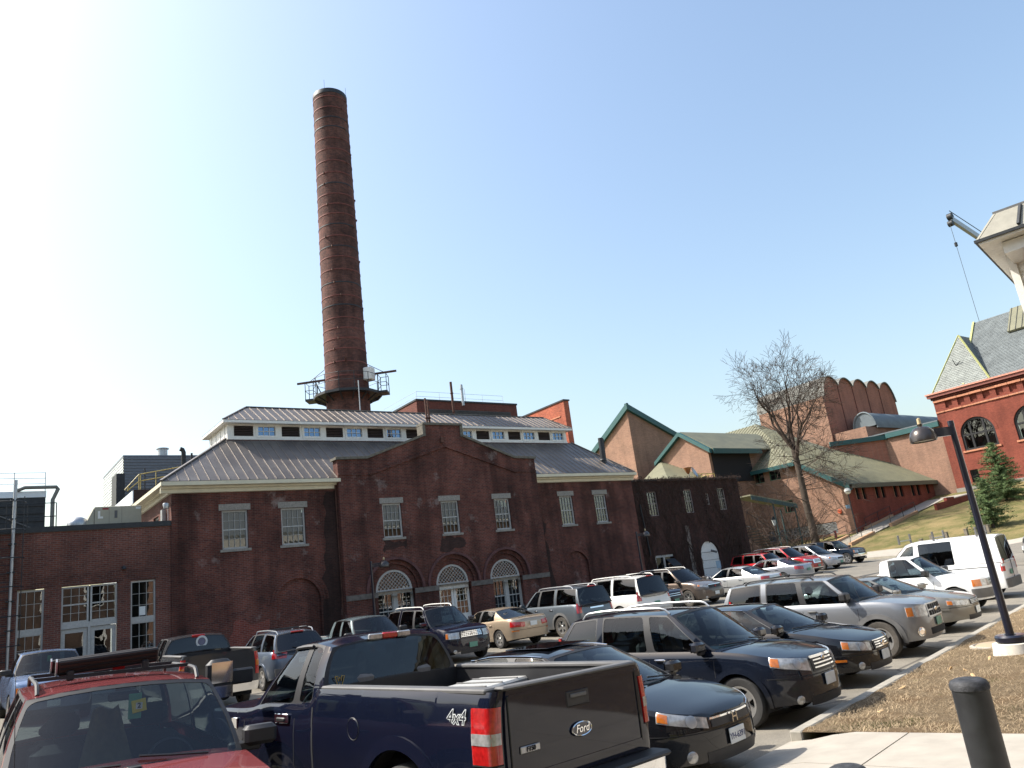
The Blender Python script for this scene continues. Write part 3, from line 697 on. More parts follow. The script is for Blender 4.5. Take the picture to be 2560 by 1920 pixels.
# darker brick strips beside the gable block, stains below sills, relaid patches
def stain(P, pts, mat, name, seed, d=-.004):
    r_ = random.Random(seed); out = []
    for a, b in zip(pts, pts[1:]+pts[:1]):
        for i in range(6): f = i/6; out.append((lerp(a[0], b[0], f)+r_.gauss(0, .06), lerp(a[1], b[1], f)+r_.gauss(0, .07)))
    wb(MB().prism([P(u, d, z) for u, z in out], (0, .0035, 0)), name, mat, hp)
M['darkbrick'] = brick('dark_patch_brick', S8(72, 50, 45), S8(58, 42, 39), S8(66, 58, 54), stain=.5, streak=.5); M['relaid'] = brick('relaid_brick', S8(138, 72, 60), S8(112, 58, 50), S8(128, 100, 92), stain=.7, streak=.8)
stain(PW, [(13.75, .4), (14.45, .4), (14.45, 7.6), (13.9, 7.5), (13.8, 5), (13.55, 2.5)], 'darkbrick', 'dark_patch', 1)
stain(PW, [(26.2, .5), (27.0, .6), (26.75, 3), (26.6, 5.5), (26.2, 6.8)], 'darkbrick', 'dark_patch', 2)
stain(PW, [(9.5, 1.3), (11.2, 1.3), (11.2, 2.3), (9.7, 2.35)], 'relaid', 'relaid_patch', 3)
stain(PB, [(19.6, 4.5), (21.1, 4.55), (21.0, 5.0), (19.7, 5.05)], 'darkbrick', 'dark_patch', 5)
stain(PB, [(16.5, 4.7), (17.8, 4.7), (17.7, 5.05), (16.6, 5.08)], 'darkbrick', 'dark_patch', 6)

# ------------------------------------------------------------------ smokestack
CXc, CYc = 20.06, 43.15
st = empty('smokestack', 'tall tapering red brick smokestack banded with iron hoops, behind the plant', 'chimney', (CXc, CYc, .4))
def rad(z): return 1.36-(z-15.3)*(1.36-1.16)/(37.2-15.3)
st.rotation_euler = (.006, .0078, 0)
mb = MB(); n = 72; zz = rng(.4, 37.2, 60); uv = []
for z in zz:
    for k in range(n+1):
        a = 2*math.pi*k/n; r = rad(z); mb.v.append((CXc+r*math.cos(a), CYc+r*math.sin(a), z)); uv.append((k/n*2*math.pi*1.25, z))
for j in range(len(zz)-1):
    for k in range(n): mb.f.append((j*(n+1)+k, j*(n+1)+k+1, (j+1)*(n+1)+k+1, (j+1)*(n+1)+k))
mb.uv = uv; wb(mb, 'shaft', 'stackbrick', st, 60)
M['band'] = plain('red_oxide_hoop', S8(116, 66, 58), .7, .2, var=.3)
z = 16.3; rb = random.Random(5)
while z < 37:
    r = rad(z); dk = rb.random() < .18
    wb(MB().lathe([(r-.01, -.04), (r+.022, -.035), (r+.022, .035), (r-.01, .04)], 56, (CXc, CYc, z)), 'hoop', 'steel' if dk else 'band', st, 40)
    a = rb.choice((-2.75, -2.2, -1.2, -.5))+rb.uniform(-.3, .3); wb(MB().box(-.04, .04, -.04, .04, -.06, .06), 'hoop_lug', 'rust', st).location = Vector((CXc+(r+.03)*math.cos(a), CYc+(r+.03)*math.sin(a), z))-st.location
    z += rb.uniform(.66, .92)
r = rad(37.2); wb(MB().lathe([(r-.01, -.3), (r+.022, -.28), (r+.03, .0), (r+.02, .03), (r-.25, .04), (r-.27, -1.0)], 56, (CXc, CYc, 37.2)), 'crown', 'steel', st, 40)
for a in (.4, 2.2, 4.0, 5.6): wb(MB().tube([(CXc+r*math.cos(a), CYc+r*math.sin(a), 37.15), (CXc+r*math.cos(a), CYc+r*math.sin(a), 37.9)], .01, 5), 'lightning_rod', 'steel', st)
zp = 15.25; r0 = rad(zp)
mb = MB(); ps = [(CXc+(r0+.78)*math.cos(a), CYc+(r0+.78)*math.sin(a)) for a in rng(0, 2*math.pi, 14)]
mb.lathe([(r0, 0), (r0+.78, 0), (r0+.78, -.16), (r0+.7, -.16), (r0+.7, -.05), (r0, -.05)], 14, (CXc, CYc, zp)); wb(mb, 'platform', 'steel', st)
for k in range(14):
    a = 2*math.pi*k/14; c_, s_ = math.cos(a), math.sin(a)
    wb(MB().bar((CXc+r0*c_, CYc+r0*s_, zp-.5), (CXc+(r0+.7)*c_, CYc+(r0+.7)*s_, zp-.08), .06, .08), 'bracket', 'steel', st)
    wb(MB().tube([(CXc+(r0+.75)*c_, CYc+(r0+.75)*s_, zp), (CXc+(r0+.75)*c_, CYc+(r0+.75)*s_, zp+1.05)], .022, 5), 'rail_post', 'steel', st)
for h in (.55, 1.05): wb(MB().tube([(x*.999+CXc*.001, y, zp+h) for x, y in ps], .018, 5, False), 'guard_rail', 'steel', st)
for sg in (-1, 1):     # catwalk ends left and right
    d = Vector((.79*sg, -.613*sg, 0)); o = Vector((CXc, CYc, zp)); q = Vector((-d.y, d.x, 0))
    a = o+d*(r0+.7); mb = MB(); mb.prism([a-q*.45, a+q*.45, a+q*.45+d*.55, a-q*.45+d*.55], (0, 0, -.12)); wb(mb, 'catwalk', 'steel', st)
    mb = MB()
    for e in (a-q*.43+d*.52, a+q*.43+d*.52, a-q*.43, a+q*.43): mb.tube([e, e+Vector((0, 0, 1.1))], .025, 5)
    for h in (.55, 1.1): mb.tube([a-q*.43+Vector((0, 0, h)), a-q*.43+d*.52+Vector((0, 0, h)), a+q*.43+d*.52+Vector((0, 0, h)), a+q*.43+Vector((0, 0, h))], .02, 5)
    wb(mb, 'catwalk_rail', 'steel', st)
    zb_ = 16.5; b0 = Vector((CXc, CYc, zb_))+d*1.2; b1 = Vector((CXc, CYc, zb_+(.05 if sg > 0 else -.05)))+d*3.2
    wb(MB().bar(b0, b1, .1, .12), 'hoist_beam', 'rust', st); wb(MB().tube([Vector((CXc, CYc, zb_+.75))+d*1.3, b0+(b1-b0)*.62], .02, 5), 'tie_rod', 'steel', st)
    if sg < 0: wb(MB().bar(b0+(b1-b0)*.42, Vector((CXc, CYc, zp+.05))+d*1.55, .05, .06), 'brace', 'steel', st)
    wb(MB().lathe([(0, -.12), (.05, -.1), (.05, 0), (0, 0)], 8, tuple(b0+(b1-b0)*.3+Vector((0, 0, -.06)))), 'pulley', 'steel', st)
an = -.95; bx = Vector((CXc+1.6*math.cos(an), CYc+1.6*math.sin(an), 16.4)); q = MB().bbox(-.3, .3, -.28, .28, -.42, .42, .05).build('control_box', 'white', st, 40); q.location = bx-st.location; q.rotation_euler = (0, 0, an+math.pi/2)
an = -2.0; d = Vector((math.cos(an), math.sin(an), 0)); b0 = Vector((CXc, CYc, 17.2))+d*1.25
wb(MB().bar(b0, b0+d*.9, .07, .09), 'stub_beam', 'rust', st)
wb(MB().tube([(CXc-.35, CYc-2.35, 12.7), (CXc-.35, CYc-2.35, 15.6)], .03, 6), 'cable_pipe', 'galv', st)

# ------------------------------------------------------------------ things on and behind the plant
def box_thing(name, label, cat, x0, x1, y0, y1, z0, z1, mat, part='wall', capm=None, ch=.12, group=None):
    o = empty(name, label, cat, ((x0+x1)/2, y0, z0), 0, group); wb(MB().box(x0, x1, y0, y1, z0, z1), part, mat, o)
    if capm: wb(MB().box(x0-.06, x1+.06, y0-.06, y1+.06, z1+.002, z1+ch), 'coping', capm, o)
    return o
ph = box_thing('boiler_house', 'flat roofed brick boiler house with louvred band rising behind the metal roof', 'building', 29.16, 38.95, 50, 58, 0, 17.25, 'brown', capm='steel', ch=.14)
PP = PY(50.); q = MB(); pbox(q, PP, 30.15, 38.2, -.02, .0, 16.05, 16.6); lv = wb(q, 'louvre', 'dark', ph)
for j in range(6):
    q = MB(); pbox(q, PP, 30.15, 38.2, -.07, -.021, 16.08+.09*j, 16.12+.09*j); wb(q, 'slat', 'grey_plastic', lv)
q = MB(); [q.tube([(x, 50.3, 17.3), (x, 50.3, 18.1)], .015, 4) for x in (29.4, 31.5, 33.6, 35.7, 37.8)]; [q.tube([(29.4, 50.3, z), (37.8, 50.3, z)], .013, 4) for z in (17.7, 18.1)]; [q.tube([(29.4, 50.3, z), (29.4, 56, z)], .013, 4) for z in (17.7, 18.1)]
wb(q, 'guard_rail', 'galv', ph)
for x, y, z0, z1, r, nm, lb in ((32.0, 49.2, 14, 18.7, .1, 'flue', 'tall thin rusty flue in front of the boiler house'), (33.25, 49.6, 16.9, 18.66, .11, 'flue', 'pale straight flue on the boiler house roof edge'), (34.45, 51, 17.2, 18.75, .02, 'antenna', 'hair thin antenna mast on the boiler house roof')):
    v = empty(nm, lb, nm, (x, y, z0)); MB().tube([(0, 0, 0), (0, 0, z1-z0)], r, 10).build('pipe', 'rust' if nm == 'flue' and x < 33 else 'galv', v, 40)
    MB().lathe([(r, -.03), (r*1.35, -.03), (r*1.35, .03), (r, .03)], 10, (0, 0, (z1-z0)*.8)).build('collar', 'rust' if x < 33 else 'galv', v, 40)
fwl = box_thing('fire_wall', 'tall narrow red brick fire wall at the right end of the roof monitor', 'wall', 33.0, 33.45, 37.2, 47, 0, 13.9, brick('fire_wall_brick', S8(190, 104, 76), S8(160, 84, 64), S8(170, 120, 100), stain=.85), capm='steel', ch=.1)
wb(MB().box(32.96, 33.0, 37.7, 47, 12.9, 12.98), 'string_course', 'sandstone', fwl)
# corrugated grey building far left
mbd = empty('metal_building', 'grey corrugated metal plant building behind the left roof with a shiny vent', 'building', (9.6, 56, .4))
def corr(P, u0, u1, z0, z1, per=.2, amp=.035):
    mb = MB(); rows = []; z = z0; k = 0
    while z < z1:
        d = (0, 0, -amp, -amp)[k % 4]; rows.append([P(u0, d, z), P(u1, d, z)]); z += per*(.35 if k % 2 == 0 else .15); k += 1
    rows.append([P(u0, 0, z1), P(u1, 0, z1)]); return mb.grid(rows)
M['corr'] = plain('corrugated_grey', S8(112, 116, 122), .45, .5, var=.1)
M['corrw'] = plain('corrugated_white', S8(214, 220, 224), .4, .1, var=.06)
wb(corr(PY(56.), 9.52, 17.5, 0, 14.15), 'front_cladding', 'corr', mbd); wb(corr(PX(9.52), 56, 64, 0, 14.15), 'side_cladding', 'corrw', mbd)
wb(MB().box(9.5, 17.5, 56.02, 64, 14.0, 14.2), 'roof', 'corr', mbd)
wb(MB().lathe([(.32, 0), (.32, .62), (.42, .62), (.42, .68), (0, .69)], 20, (12.2, 57, 14.2)), 'roof_vent', 'galv', mbd, 40)
q = MB(); q.box(8.8, 9.3, 54.2, 55.9, 6, 12.6); wb(q, 'duct_frame', 'steel', mbd)
lo = box_thing('loading_annex', 'low annex with white end wall and dark roof edge in front of the metal building', 'building', 8.16, 12.5, 45, 54, 0, 9.95, brick('annex_brick', S8(86, 66, 60), S8(72, 54, 50), S8(84, 72, 66)))
wb(MB().box(8.1, 8.155, 45.0, 54, 0, 9.9), 'end_panel', 'corrw', lo)
yr = empty('yellow_railing', 'yellow pipe safety railing on the dark annex roof', 'railing', (8.44, 45.1, 9.95))
q = MB()
for pts in ([(7.75, 45.1, 9.95), (7.75, 45.1, 9.98), (8.44, 45.1, 10.8), (10.6, 45.1, 11.2), (10.6, 45.1, 9.95)], [(8.44, 45.1, 10.42), (10.6, 45.1, 10.8)], [(7.85, 45.1, 9.9), (8.44, 45.1, 10.42)]): q.tube(pts, .028, 6)
wb(q, 'rail', 'yellow', yr)
for x, t in ((8.44, 10.8), (8.52, 10.8), (9.3, 10.95), (7.9, 10.15)): wb(MB().tube([(x, 45.1, 9.9), (x, 45.1, t)], .026, 6), 'rail_post', 'yellow', yr)
for x, z0, z1, r, b in ((11.1, 9.9, 12.5, .13, True), (11.55, 9.9, 12.3, .06, False), (9.0, 9.9, 11.4, .04, False)):
    v = empty('exhaust_pipe', {True: 'thick black exhaust pipe with bent top beside the metal roof hip', False: 'slim dark pipe standing on the annex roof'}[b], 'pipe', (x, 46.5, z0), 0, None if b else 'slim pipes on the annex roof')
    MB().tube([(0, 0, 0), (0, 0, z1-z0-.15), (-.06, 0, z1-z0), (-.2, 0, z1-z0+.05)] if b else [(0, 0, 0), (0, 0, z1-z0)], r, 10).build('pipe', 'steel', v, 40); MB().lathe([(r, 0), (r*1.5, 0), (r*1.5, .08), (r, .1)], 10).build('flange', 'steel', v, 40)

# ------------------------------------------------------------------ low building on the left
lb = empty('low_brick_building', 'low flat roofed brown brick building with tall white windows and double doors', 'building', (3.5, 33.1, .36))
YL = 33.08; PL = PY(YL); zd = .36
wi = [(2.22, 3.06, zd+.1, 4.39), (3.6, 5.45, ZF, 4.38), (5.91, 6.80, zd+.1, 4.38), (-1.6, -.4, zd+.5, 4.3)]
mb = MB(); wall(mb, PL, -14, 7.38, ZF, 6.42, wi, .2); wb(mb, 'wall', 'lowbrick', lb)
wb(MB().box(-14, 7.375, 33.02, 33.6, 6.424, 6.62), 'coping', 'steel', lb); wb(MB().box(-14, 7.37, 33.6, 41, 6.3, 6.45), 'roof', 'grey_plastic', lb)
for l, r, b, t in wi[:3]:
    q = MB(); n = int((r-l+.3)/.085)
    for i in range(n):
        u = l-.15+(r-l+.3)*(i+.5)/n; tl = (u-(l+r)/2)*.25
        q.prism([PL(u-.034, -.012, t+.012), PL(u+.034, -.012, t+.012), PL(u+.034+tl*.42, -.012, t+.42), PL(u-.034+tl*.42, -.012, t+.42)], (0, .02, 0))
    wb(q, 'soldier_course', 'lowbrick', lb, kind='stuff')
for l, r in ((2.22, 3.06), (5.91, 6.80), (-1.6, -.4)):
    sash(lb, PL, l, r, 2.95, 4.36, 3, 3, .1, .06, False); sash(lb, PL, l, r, zd+.5, 2.82, 3, 4, .1, .06, False)
    wb(pbox(MB(), PL, l, r, .06, .16, 2.80, 2.97), 'transom', 'wood_white', lb)
sash(lb, PL, 3.6, 4.5, 3.05, 4.36, 3, 2, .1, .06, True); sash(lb, PL, 4.55, 5.45, 3.05, 4.36, 3, 2, .1, .06, True)
wb(pbox(MB(), PL, 3.6, 5.45, .05, .18, 2.86, 3.05), 'transom', 'wood_white', lb); wb(pbox(MB(), PL, 4.48, 4.57, .05, .18, ZF, 2.86), 'mullion', 'wood_white', lb)
for l, r in ((3.62, 4.47), (4.58, 5.43)):
    q = MB(); pbox(q, PL, l, l+.13, .1, .16, zd, 2.85); pbox(q, PL, r-.13, r, .1, .16, zd, 2.85); pbox(q, PL, l+.13, r-.13, .1, .16, 2.7, 2.85); pbox(q, PL, l+.13, r-.13, .1, .16, zd, zd+.3); d = wb(q, 'door', 'wood_white', lb)
    obj('pane', pane(PL, r-l-.26, 2.7-zd-.3), None, d, PL(l+.13, .13, zd+.3)); wb(MB().tube([PL(r-.1, .06, 1.4), PL(r-.1, .06, 1.6)], .014, 6), 'door_handle', 'steel', d)
q = MB(); q.quad(PL(3.6, 1.4, ZF), PL(5.45, 1.4, ZF), PL(5.45, 1.4, 4.4), PL(3.6, 1.4, 4.4)); wb(q, 'room', 'room', lb)
nt_ = obj('paper_notice', MB().box(0, .22, 0, .006, 0, .33).mesh('paper_notice'), 'plate_w', None, PL(6.22, .055, 3.05), None, 'white paper notice taped inside the narrow upper window', 'notice')
wlt = empty('wall_lamp', 'small grey wall lamp over the double doors of the low building', 'lamp', (5.66, 33.0, 4.85)); MB().lathe([(0, .1), (.05, .1), (.09, 0), (0, -.02)], 12).build('shade', 'steel', wlt, 40); MB().box(-.03, .03, 0, .1, .05, .12).build('bracket', 'steel', wlt)
# standpipe and ladder cage
sp = empty('standpipe', 'tall pale standpipe clamped to the brick wall at the left edge', 'pipe', (2.0, 32.85, .4)); MB().tube([(0, 0, 0), (0, 0, 2.2), (.02, 0, 7.95)], [.035, .05, .06], 10).build('pipe', 'galv', sp, 40)
for z in (2.6, 3.6, 4.6, 5.6, 6.5, 7.2): MB().box(-.12, .12, -.05, .2, z, z+.05).build('clamp', 'steel', sp)
ld = empty('ladder', 'black steel roof ladder with hooped cage on the low building', 'ladder', (1.75, 32.9, .5))
for x in (-.22, .22): MB().bar((x, 0, 0), (x, 0, 7.2), .05, .02).build('stringer', 'steel', ld)
rg = MB().tube([(-.22, 0, 0), (.22, 0, 0)], .013, 5).mesh('rung')
for i in range(23): obj('rung', rg, 'steel', ld, (0, 0, .3+.3*i))
hoop = MB().tube([(.62*math.cos(a), -.1-.5*math.sin(a), 0) for a in rng(-.1, math.pi+.1, 10)], .02, 5).mesh('cage_hoop')
for i in range(6): obj('cage_hoop', hoop, 'steel', ld, (0, 0, 2.0+1.0*i))
for x in (-.55, .55): MB().tube([(x, -.3, 2), (x, -.3, 7.2)], .016, 5).build('cage_bar', 'steel', ld)
rl_ = empty('roof_railing', 'dark pipe guard rail around the ladder head on the low roof', 'railing', (2.2, 33.2, 6.6))
for x in (-.4, .25, 1.17): MB().tube([(x, 0, -.35), (x, 0, .92)], .02, 5).build('rail_post', 'steel', rl_)
for z in (.42, .92): MB().tube([(-.4, 0, z), (1.17, 0, z)], .018, 5).build('rail', 'steel', rl_)
# rooftop air handler
acu = empty('rooftop_unit', 'beige rooftop air handling unit with sloped intake hood on the low roof', 'air conditioner', (4.8, 34.3, 6.45))
MB().bbox(0, 1.72, 0, 1.3, .05, 1.03, .02).build('casing', plain('beige_enamel', S8(160, 156, 138), .5, var=.06), acu, 40)
MB().prism([(-.02, .02, .1), (-.02, .02, .98), (-.42, .02, .12)], (0, 1.2, 0)).build('intake_hood', plain('beige_enamel', S8(160, 156, 138)), acu)
for x in (.52, .98): MB().box(x, x+.008, -.006, 0, .06, 1.0).build('panel_seam', 'grey_plastic', acu)
for x, z in ((.22, .1), (.68, .1), (1.28, .1), (.9, .1)): MB().box(x, x+.1, -.008, 0, z, z+.05).build('vent_slot', 'dark', acu)
MB().box(.28, .5, -.008, 0, .9, .97).build('badge', plain('badge_red', S8(140, 50, 48), .5), acu); MB().box(.72, .82, -.02, 0, .55, .85).build('control_panel', 'grey_plastic', acu)
q = MB(); q.box(.12, .2, -.008, 0, .55, .85); q.box(.2, .3, -.0081, 0, .55, .63); q.build('tape_mark', 'white', acu); MB().box(1.5, 1.68, -.008, 0, .88, .97).build('nameplate', 'plate_w', acu)
dm = empty('roof_exhaust', 'domed aluminium exhaust fan on the low roof beside the beige unit', 'vent', (4.25, 34.6, 6.45)); MB().lathe([(.36, 0), (.36, .3), (.38, .42), (.3, .6), (.15, .68), (0, .69)], 24).build('dome', 'galv', dm, 40); MB().box(-.42, .42, -.42, .42, -.02, .12).build('curb', 'corrw', dm)
# cooling tower behind the ladder
ct = empty('cooling_tower', 'dark cooling tower with white top band and guard rail at the left edge', 'cooling tower', (1.5, 40.2, 6))
wb(MB().box(-3, 3.62, 40, 44, 5, 8.86), 'louvred_casing', 'steel', ct); wb(MB().box(-3.02, 3.64, 39.96, 44, 8.862, 9.14), 'top_band', 'corrw', ct)
for k in range(10): wb(MB().box(-2.9, 3.6, 39.95, 39.998, 5.4+.34*k, 5.46+.34*k), 'slat', 'black', ct)
q = MB(); q.bar((.4, 39.93, 8.8), (3.5, 39.93, 7.3), .04, .05); wb(q, 'brace', 'grey_plastic', ct)
q = MB()
for z in (9.5, 9.75, 10.0): q.tube([(-3, 40.1, z), (3.6, 40.1, z)], .015, 5)
for x in (1.2, 2.4, 3.6): q.tube([(x, 40.1, 9.1), (x, 40.1, 10.02)], .018, 5)
wb(q, 'guard_rail', 'galv', ct)
q = MB(); q.tube([(2.5, 39.8, 9.15), (2.8, 39.8, 9.28), (4.02, 39.8, 9.28), (4.08, 39.8, 9.2), (3.88, 39.8, 8.7), (3.88, 39.8, 6.2)], .085, 10); wb(q, 'supply_pipe', plain('tan_pipe', S8(112, 112, 104), .5), ct, 40)

# ------------------------------------------------------------------ ivy wing
iv = empty('ivy_wing', 'flat roofed brick wing covered in bare ivy, right of the heating plant', 'building', (39, 33.15, .6))
YI = 33.12; PI = PY(YI)
iw = [(35.08, 35.95, 5.45, 6.98), (38.5, 39.3, 5.5, 7.02), (40.65, 40.98, 5.95, 6.7), (41.92, 42.68, 5.55, 7.03)]
ih = iw+[(39.1, 40.95, ZF, 2.7, True), (34.9, 36.5, .55, 3.05), (42.1, 43.5, ZF, 2.5, True)]
mb = MB(); wall(mb, PI, 33.83, 44.25, ZF, 7.62, ih, .2); mb.quad((44.25, 33.12, ZF), (44.25, 44, ZF), (44.25, 44, 7.62), (44.25, 33.12, 7.62)); mb.quad((33.83, 33.3, 7.4), (44.25, 33.3, 7.4), (44.25, 44, 7.4), (33.83, 44, 7.4)); wb(mb, 'wall', 'ivybrick', iv)
wb(MB().box(33.83, 44.32, 33.05, 33.5, 7.624, 7.76), 'coping', 'steel', iv)
wb(MB().poly([PI(u, .2, z) for u, z in [(43.5, ZF), (42.1, ZF)]+arc(42.8, 2.5, .7)[::-1]]), 'blind_arch', 'ivybrick', iv)
for k, (l, r, b, t) in enumerate(iw): sash(iv, PI, l, r, b, t, 3 if k != 2 else 1, 3 if k != 2 else 2, .1, .06, mat='ivyframe', blind=(0, .9))
q = MB(); A = arc(40.02, 2.7, .9); q.poly([PI(u, .1, z) for u, z in [(40.92, .4), (39.12, .4)]+A[::-1]]); dd = wb(q, 'arched_door', 'white', iv)
for z in (.9, 1.4, 1.9, 2.4, 2.9): wb(pbox(MB(), PI, 39.15, 40.9, .085, .1, z, z+.02), 'door_groove', 'grey_plastic', dd)
wb(MB().tube([PI(40.0, -.1, 3.0), PI(40.25, -.35, 2.85)], .07, 8), 'camera_lamp', 'grey_plastic', dd)
q = MB(); pbox(q, PI, 34.9, 36.5, .02, .1, 2.92, 3.05); pbox(q, PI, 35.62, 35.75, .03, .1, .55, 2.92); pbox(q, PI, 34.9, 34.98, .03, .1, .55, 2.92); wb(q, 'door_frame', 'wood_white', iv)
q = MB(); q.quad(PI(34.9, .15, .55), PI(36.5, .15, .55), PI(36.5, .15, 3), PI(34.9, .15, 3)); wb(q, 'door_glass', 'pane', iv); q = MB(); q.quad(PI(34.9, .5, .55), PI(36.5, .5, .55), PI(36.5, .5, 3), PI(34.9, .5, 3)); wb(q, 'room', 'room', iv)
wb(MB().prism([PI(35.8, 0, 2.75), PI(36.55, 0, 2.75), PI(36.55, -.5, 2.3), PI(35.8, -.5, 2.3)], (0, 0, .05)), 'awning', 'steel', iv)
wb(MB().tube([(34.2, 33.0, 6.2), (34.4, 33.0, 3.1)], .05, 8), 'downpipe', 'steel', iv); wb(pbox(MB(), PI, 38.05, 38.4, -.02, .02, .3, 4.7), 'mortar_patch', plain('lime_patch', S8(132, 122, 114), .95, var=.4), iv)
# bare ivy clinging to the wall
mb = MB(); ri = random.Random(11)
for i in range(420):
    x = ri.uniform(33.6, 44.4); z = ri.uniform(.5, 2.5) if ri.random() < .5 else ri.uniform(2, 7); n = ri.randint(8, 22); pts = []; d = ri.gauss(0, .25)
    if ri.random() < .15: x = ri.uniform(31.5, 34)
    for j in range(n):
        pts.append((x, YI-.03-ri.random()*.05, z)); x += math.sin(d)*.22+ri.gauss(0, .05); z += math.cos(d)*.22; d += ri.gauss(0, .3); d *= .9
        if z > 7.9: break
        if any(l < x < r and b < z < t for l, r, b, t in iw) or (39.1 < x < 40.95 and z < 3.6) or (34.9 < x < 36.5 and z < 3.05): break
    if len(pts) > 2: mb.tube(pts, [ri.uniform(.010, .028)*(1-.6*k/len(pts)) for k in range(len(pts))], 3, False)
for i in range(5200):   # fine twigs and dead leaves
    x = ri.uniform(33.7, 44.35); z = 7.85-abs(ri.gauss(0, 2.6))
    if z < .4 or any(l < x < r and b < z < t for l, r, b, t in iw) or (39.1 < x < 40.95 and z < 3.6) or (34.9 < x < 36.5 and z < 3.05): continue
    a = ri.uniform(0, 6.28); l = ri.uniform(.05, .16); y = YI-.03-ri.random()*.16
    mb.add([(x, y, z), (x+math.cos(a)*l, y-.03, z+math.sin(a)*l), (x+math.cos(a+.35)*l, y-.01, z+math.sin(a+.35)*l)], [(0, 1, 2)])
for i in range(240):
    x = ri.uniform(33.8, 44.3); z = 7.7; pts = [(x, 33.0, z)]
    for j in range(4): x += ri.gauss(0, .12); z += ri.uniform(-.12, .1); pts.append((x, 33.0-ri.random()*.25, z))
    mb.tube(pts, .008, 3, False)
vine = empty('ivy_vine', 'bare brown ivy clinging over the whole wall of the flat roofed wing', 'ivy', (39, 33.1, .5)); wb(mb, 'stems', plain('ivy_stem', S8(66, 50, 42), .95, var=.3), vine)
iv.location = (42.63, 36.2, .44); iv.scale = (1.093,)*3      # the wing stands 3 m behind the plant front
vine.location = (42.63, 36.15, .33); vine.scale = (1.093,)*3
# roof fittings of the ivy wing
fl = empty('roof_floodlight', 'bronze floodlight and round dish on the ivy wing roof', 'floodlight', (45.9, 38.2, 7.9)); MB().lathe([(0, .0), (.1, .05), (.28, .45), (.3, .5)], 16, (-.5, 0, 1.0)).build('lamp_head', plain('bronze_lamp', S8(180, 130, 80), .4, .4), fl, 40)
MB().tube([(-.4, 0, 0), (-.45, 0, 1.1)], .03, 6).build('stand', 'galv', fl); q = MB().lathe([(0, .0), (.25, .03), (.45, .12)], 20).build('dish', 'galv', fl, 60); q.location = (.1, 0, 1.1); q.rotation_euler = (1.2, 0, .4)
yr = empty('yellow_railing', 'yellow pipe hatch railing on the ivy wing roof', 'railing', (49, 39.6, 7.9))
for x in (-1.2, -.4, .4, 1.2): MB().tube([(x, 0, 0), (x, 0, 1.25)], .03, 6).build('rail_post', 'yellow', yr)
for z in (.7, 1.25): MB().tube([(-1.2, 0, z), (1.2, 0, z), (1.2, 1.6, z)], .03, 6).build('rail', 'yellow', yr)
# ------------------------------------------------------------------ theatre with green roofs
th = empty('theatre', 'tan brick theatre with stepped green metal roofs and teal fascias on the hill', 'theatre', (73.1, 41.7, 3.2))
X0, Y0 = 73.1, 41.7
def zfr(y): return 8.25+.636*(y-41.7)
wn = [(74.5+k*3.85+d, 75.3+k*3.85+d, 6.5, 7.72) for k in range(4) for d in (0, 1.25)]+[(89.6, 90.3, 6.65, 7.85)]
mb = MB(); wall(mb, PY(Y0), X0, 91.36, 1, 8.2, wn, .25); wb(mb, 'front_wall', 'redbrick', th)
M['winlight'] = plain('pale_window_panel', S8(176, 142, 112), .7)
for l, r, b, t in wn:
    q = MB(); q.quad((l, Y0+.25, b), (r, Y0+.25, b), (r, Y0+.25, t), (l, Y0+.25, t)); wp = wb(q, 'window', 'pane', th)
    wb(MB().box(l, l+.42, Y0+.18, Y0+.24, b, t), 'window_panel', 'winlight', wp); wb(MB().box(r-.06, r, Y0+.15, Y0+.23, b, t), 'window_frame', 'steel', wp)
q = MB(); q.quad((X0, Y0+.8, 6), (91.3, Y0+.8, 6), (91.3, Y0+.8, 8), (X0, Y0+.8, 8)); wb(q, 'room', 'room', th)
lw = [(51.0, 52.4, 10.0, 11.15), (48.9, 50.3, 10.0, 11.15), (48.1, 49.3, 6.3, 7.6), (43.7, 52.0, 3.5, 4.65)]
mb = MB(); wall(mb, PX(X0), Y0+.002, 62, 0, 8.0, [lw[2], lw[3]], .25); wb(mb, 'side_wall', 'tanbrick', th); mb = MB()
mb.prism([PX(X0)(u, 0, z) for u, z in ((Y0+.002, 8.0), (62, 8.0), (62, 9.95), (46.8, 9.95), (44.6, 9.95))], (.3, 0, 0))
wb(mb, 'side_wall', 'tanbrick', th); mb = MB(); wall(mb, PX(X0), 46.8, 62, 9.95, 11.35, lw[:2], .25); wb(mb, 'side_wall', 'tanbrick', th); mb = MB(); mb.prism([PX(X0)(u, 0, z) for u, z in ((46.8, 9.95), (46.8, 11.3), (44.6, 9.95))], (.3, 0, 0)); wb(mb, 'side_wall', 'tanbrick', th)
M['greenframe'] = plain('green_window_frame', S8(84, 130, 104), .5)
for l, r, b, t in lw[:3]:
    sash(th, PX(X0), l, r, b, t, 2, 2, .12, .06, False, 'greenframe')
q = MB(); q.quad((X0+.2, 43.7, 3.5), (X0+.2, 52, 3.5), (X0+.2, 52, 4.65), (X0+.2, 43.7, 4.65)); lv = wb(q, 'louvre', 'dark', th)
for j in range(8): wb(MB().prism([(X0+.03, 43.7, 3.52+.14*j), (X0+.15, 43.7, 3.60+.14*j), (X0+.15, 43.7, 3.63+.14*j), (X0+.03, 43.7, 3.56+.14*j)], (0, 8.3, 0)), 'slat', 'galv', lv)
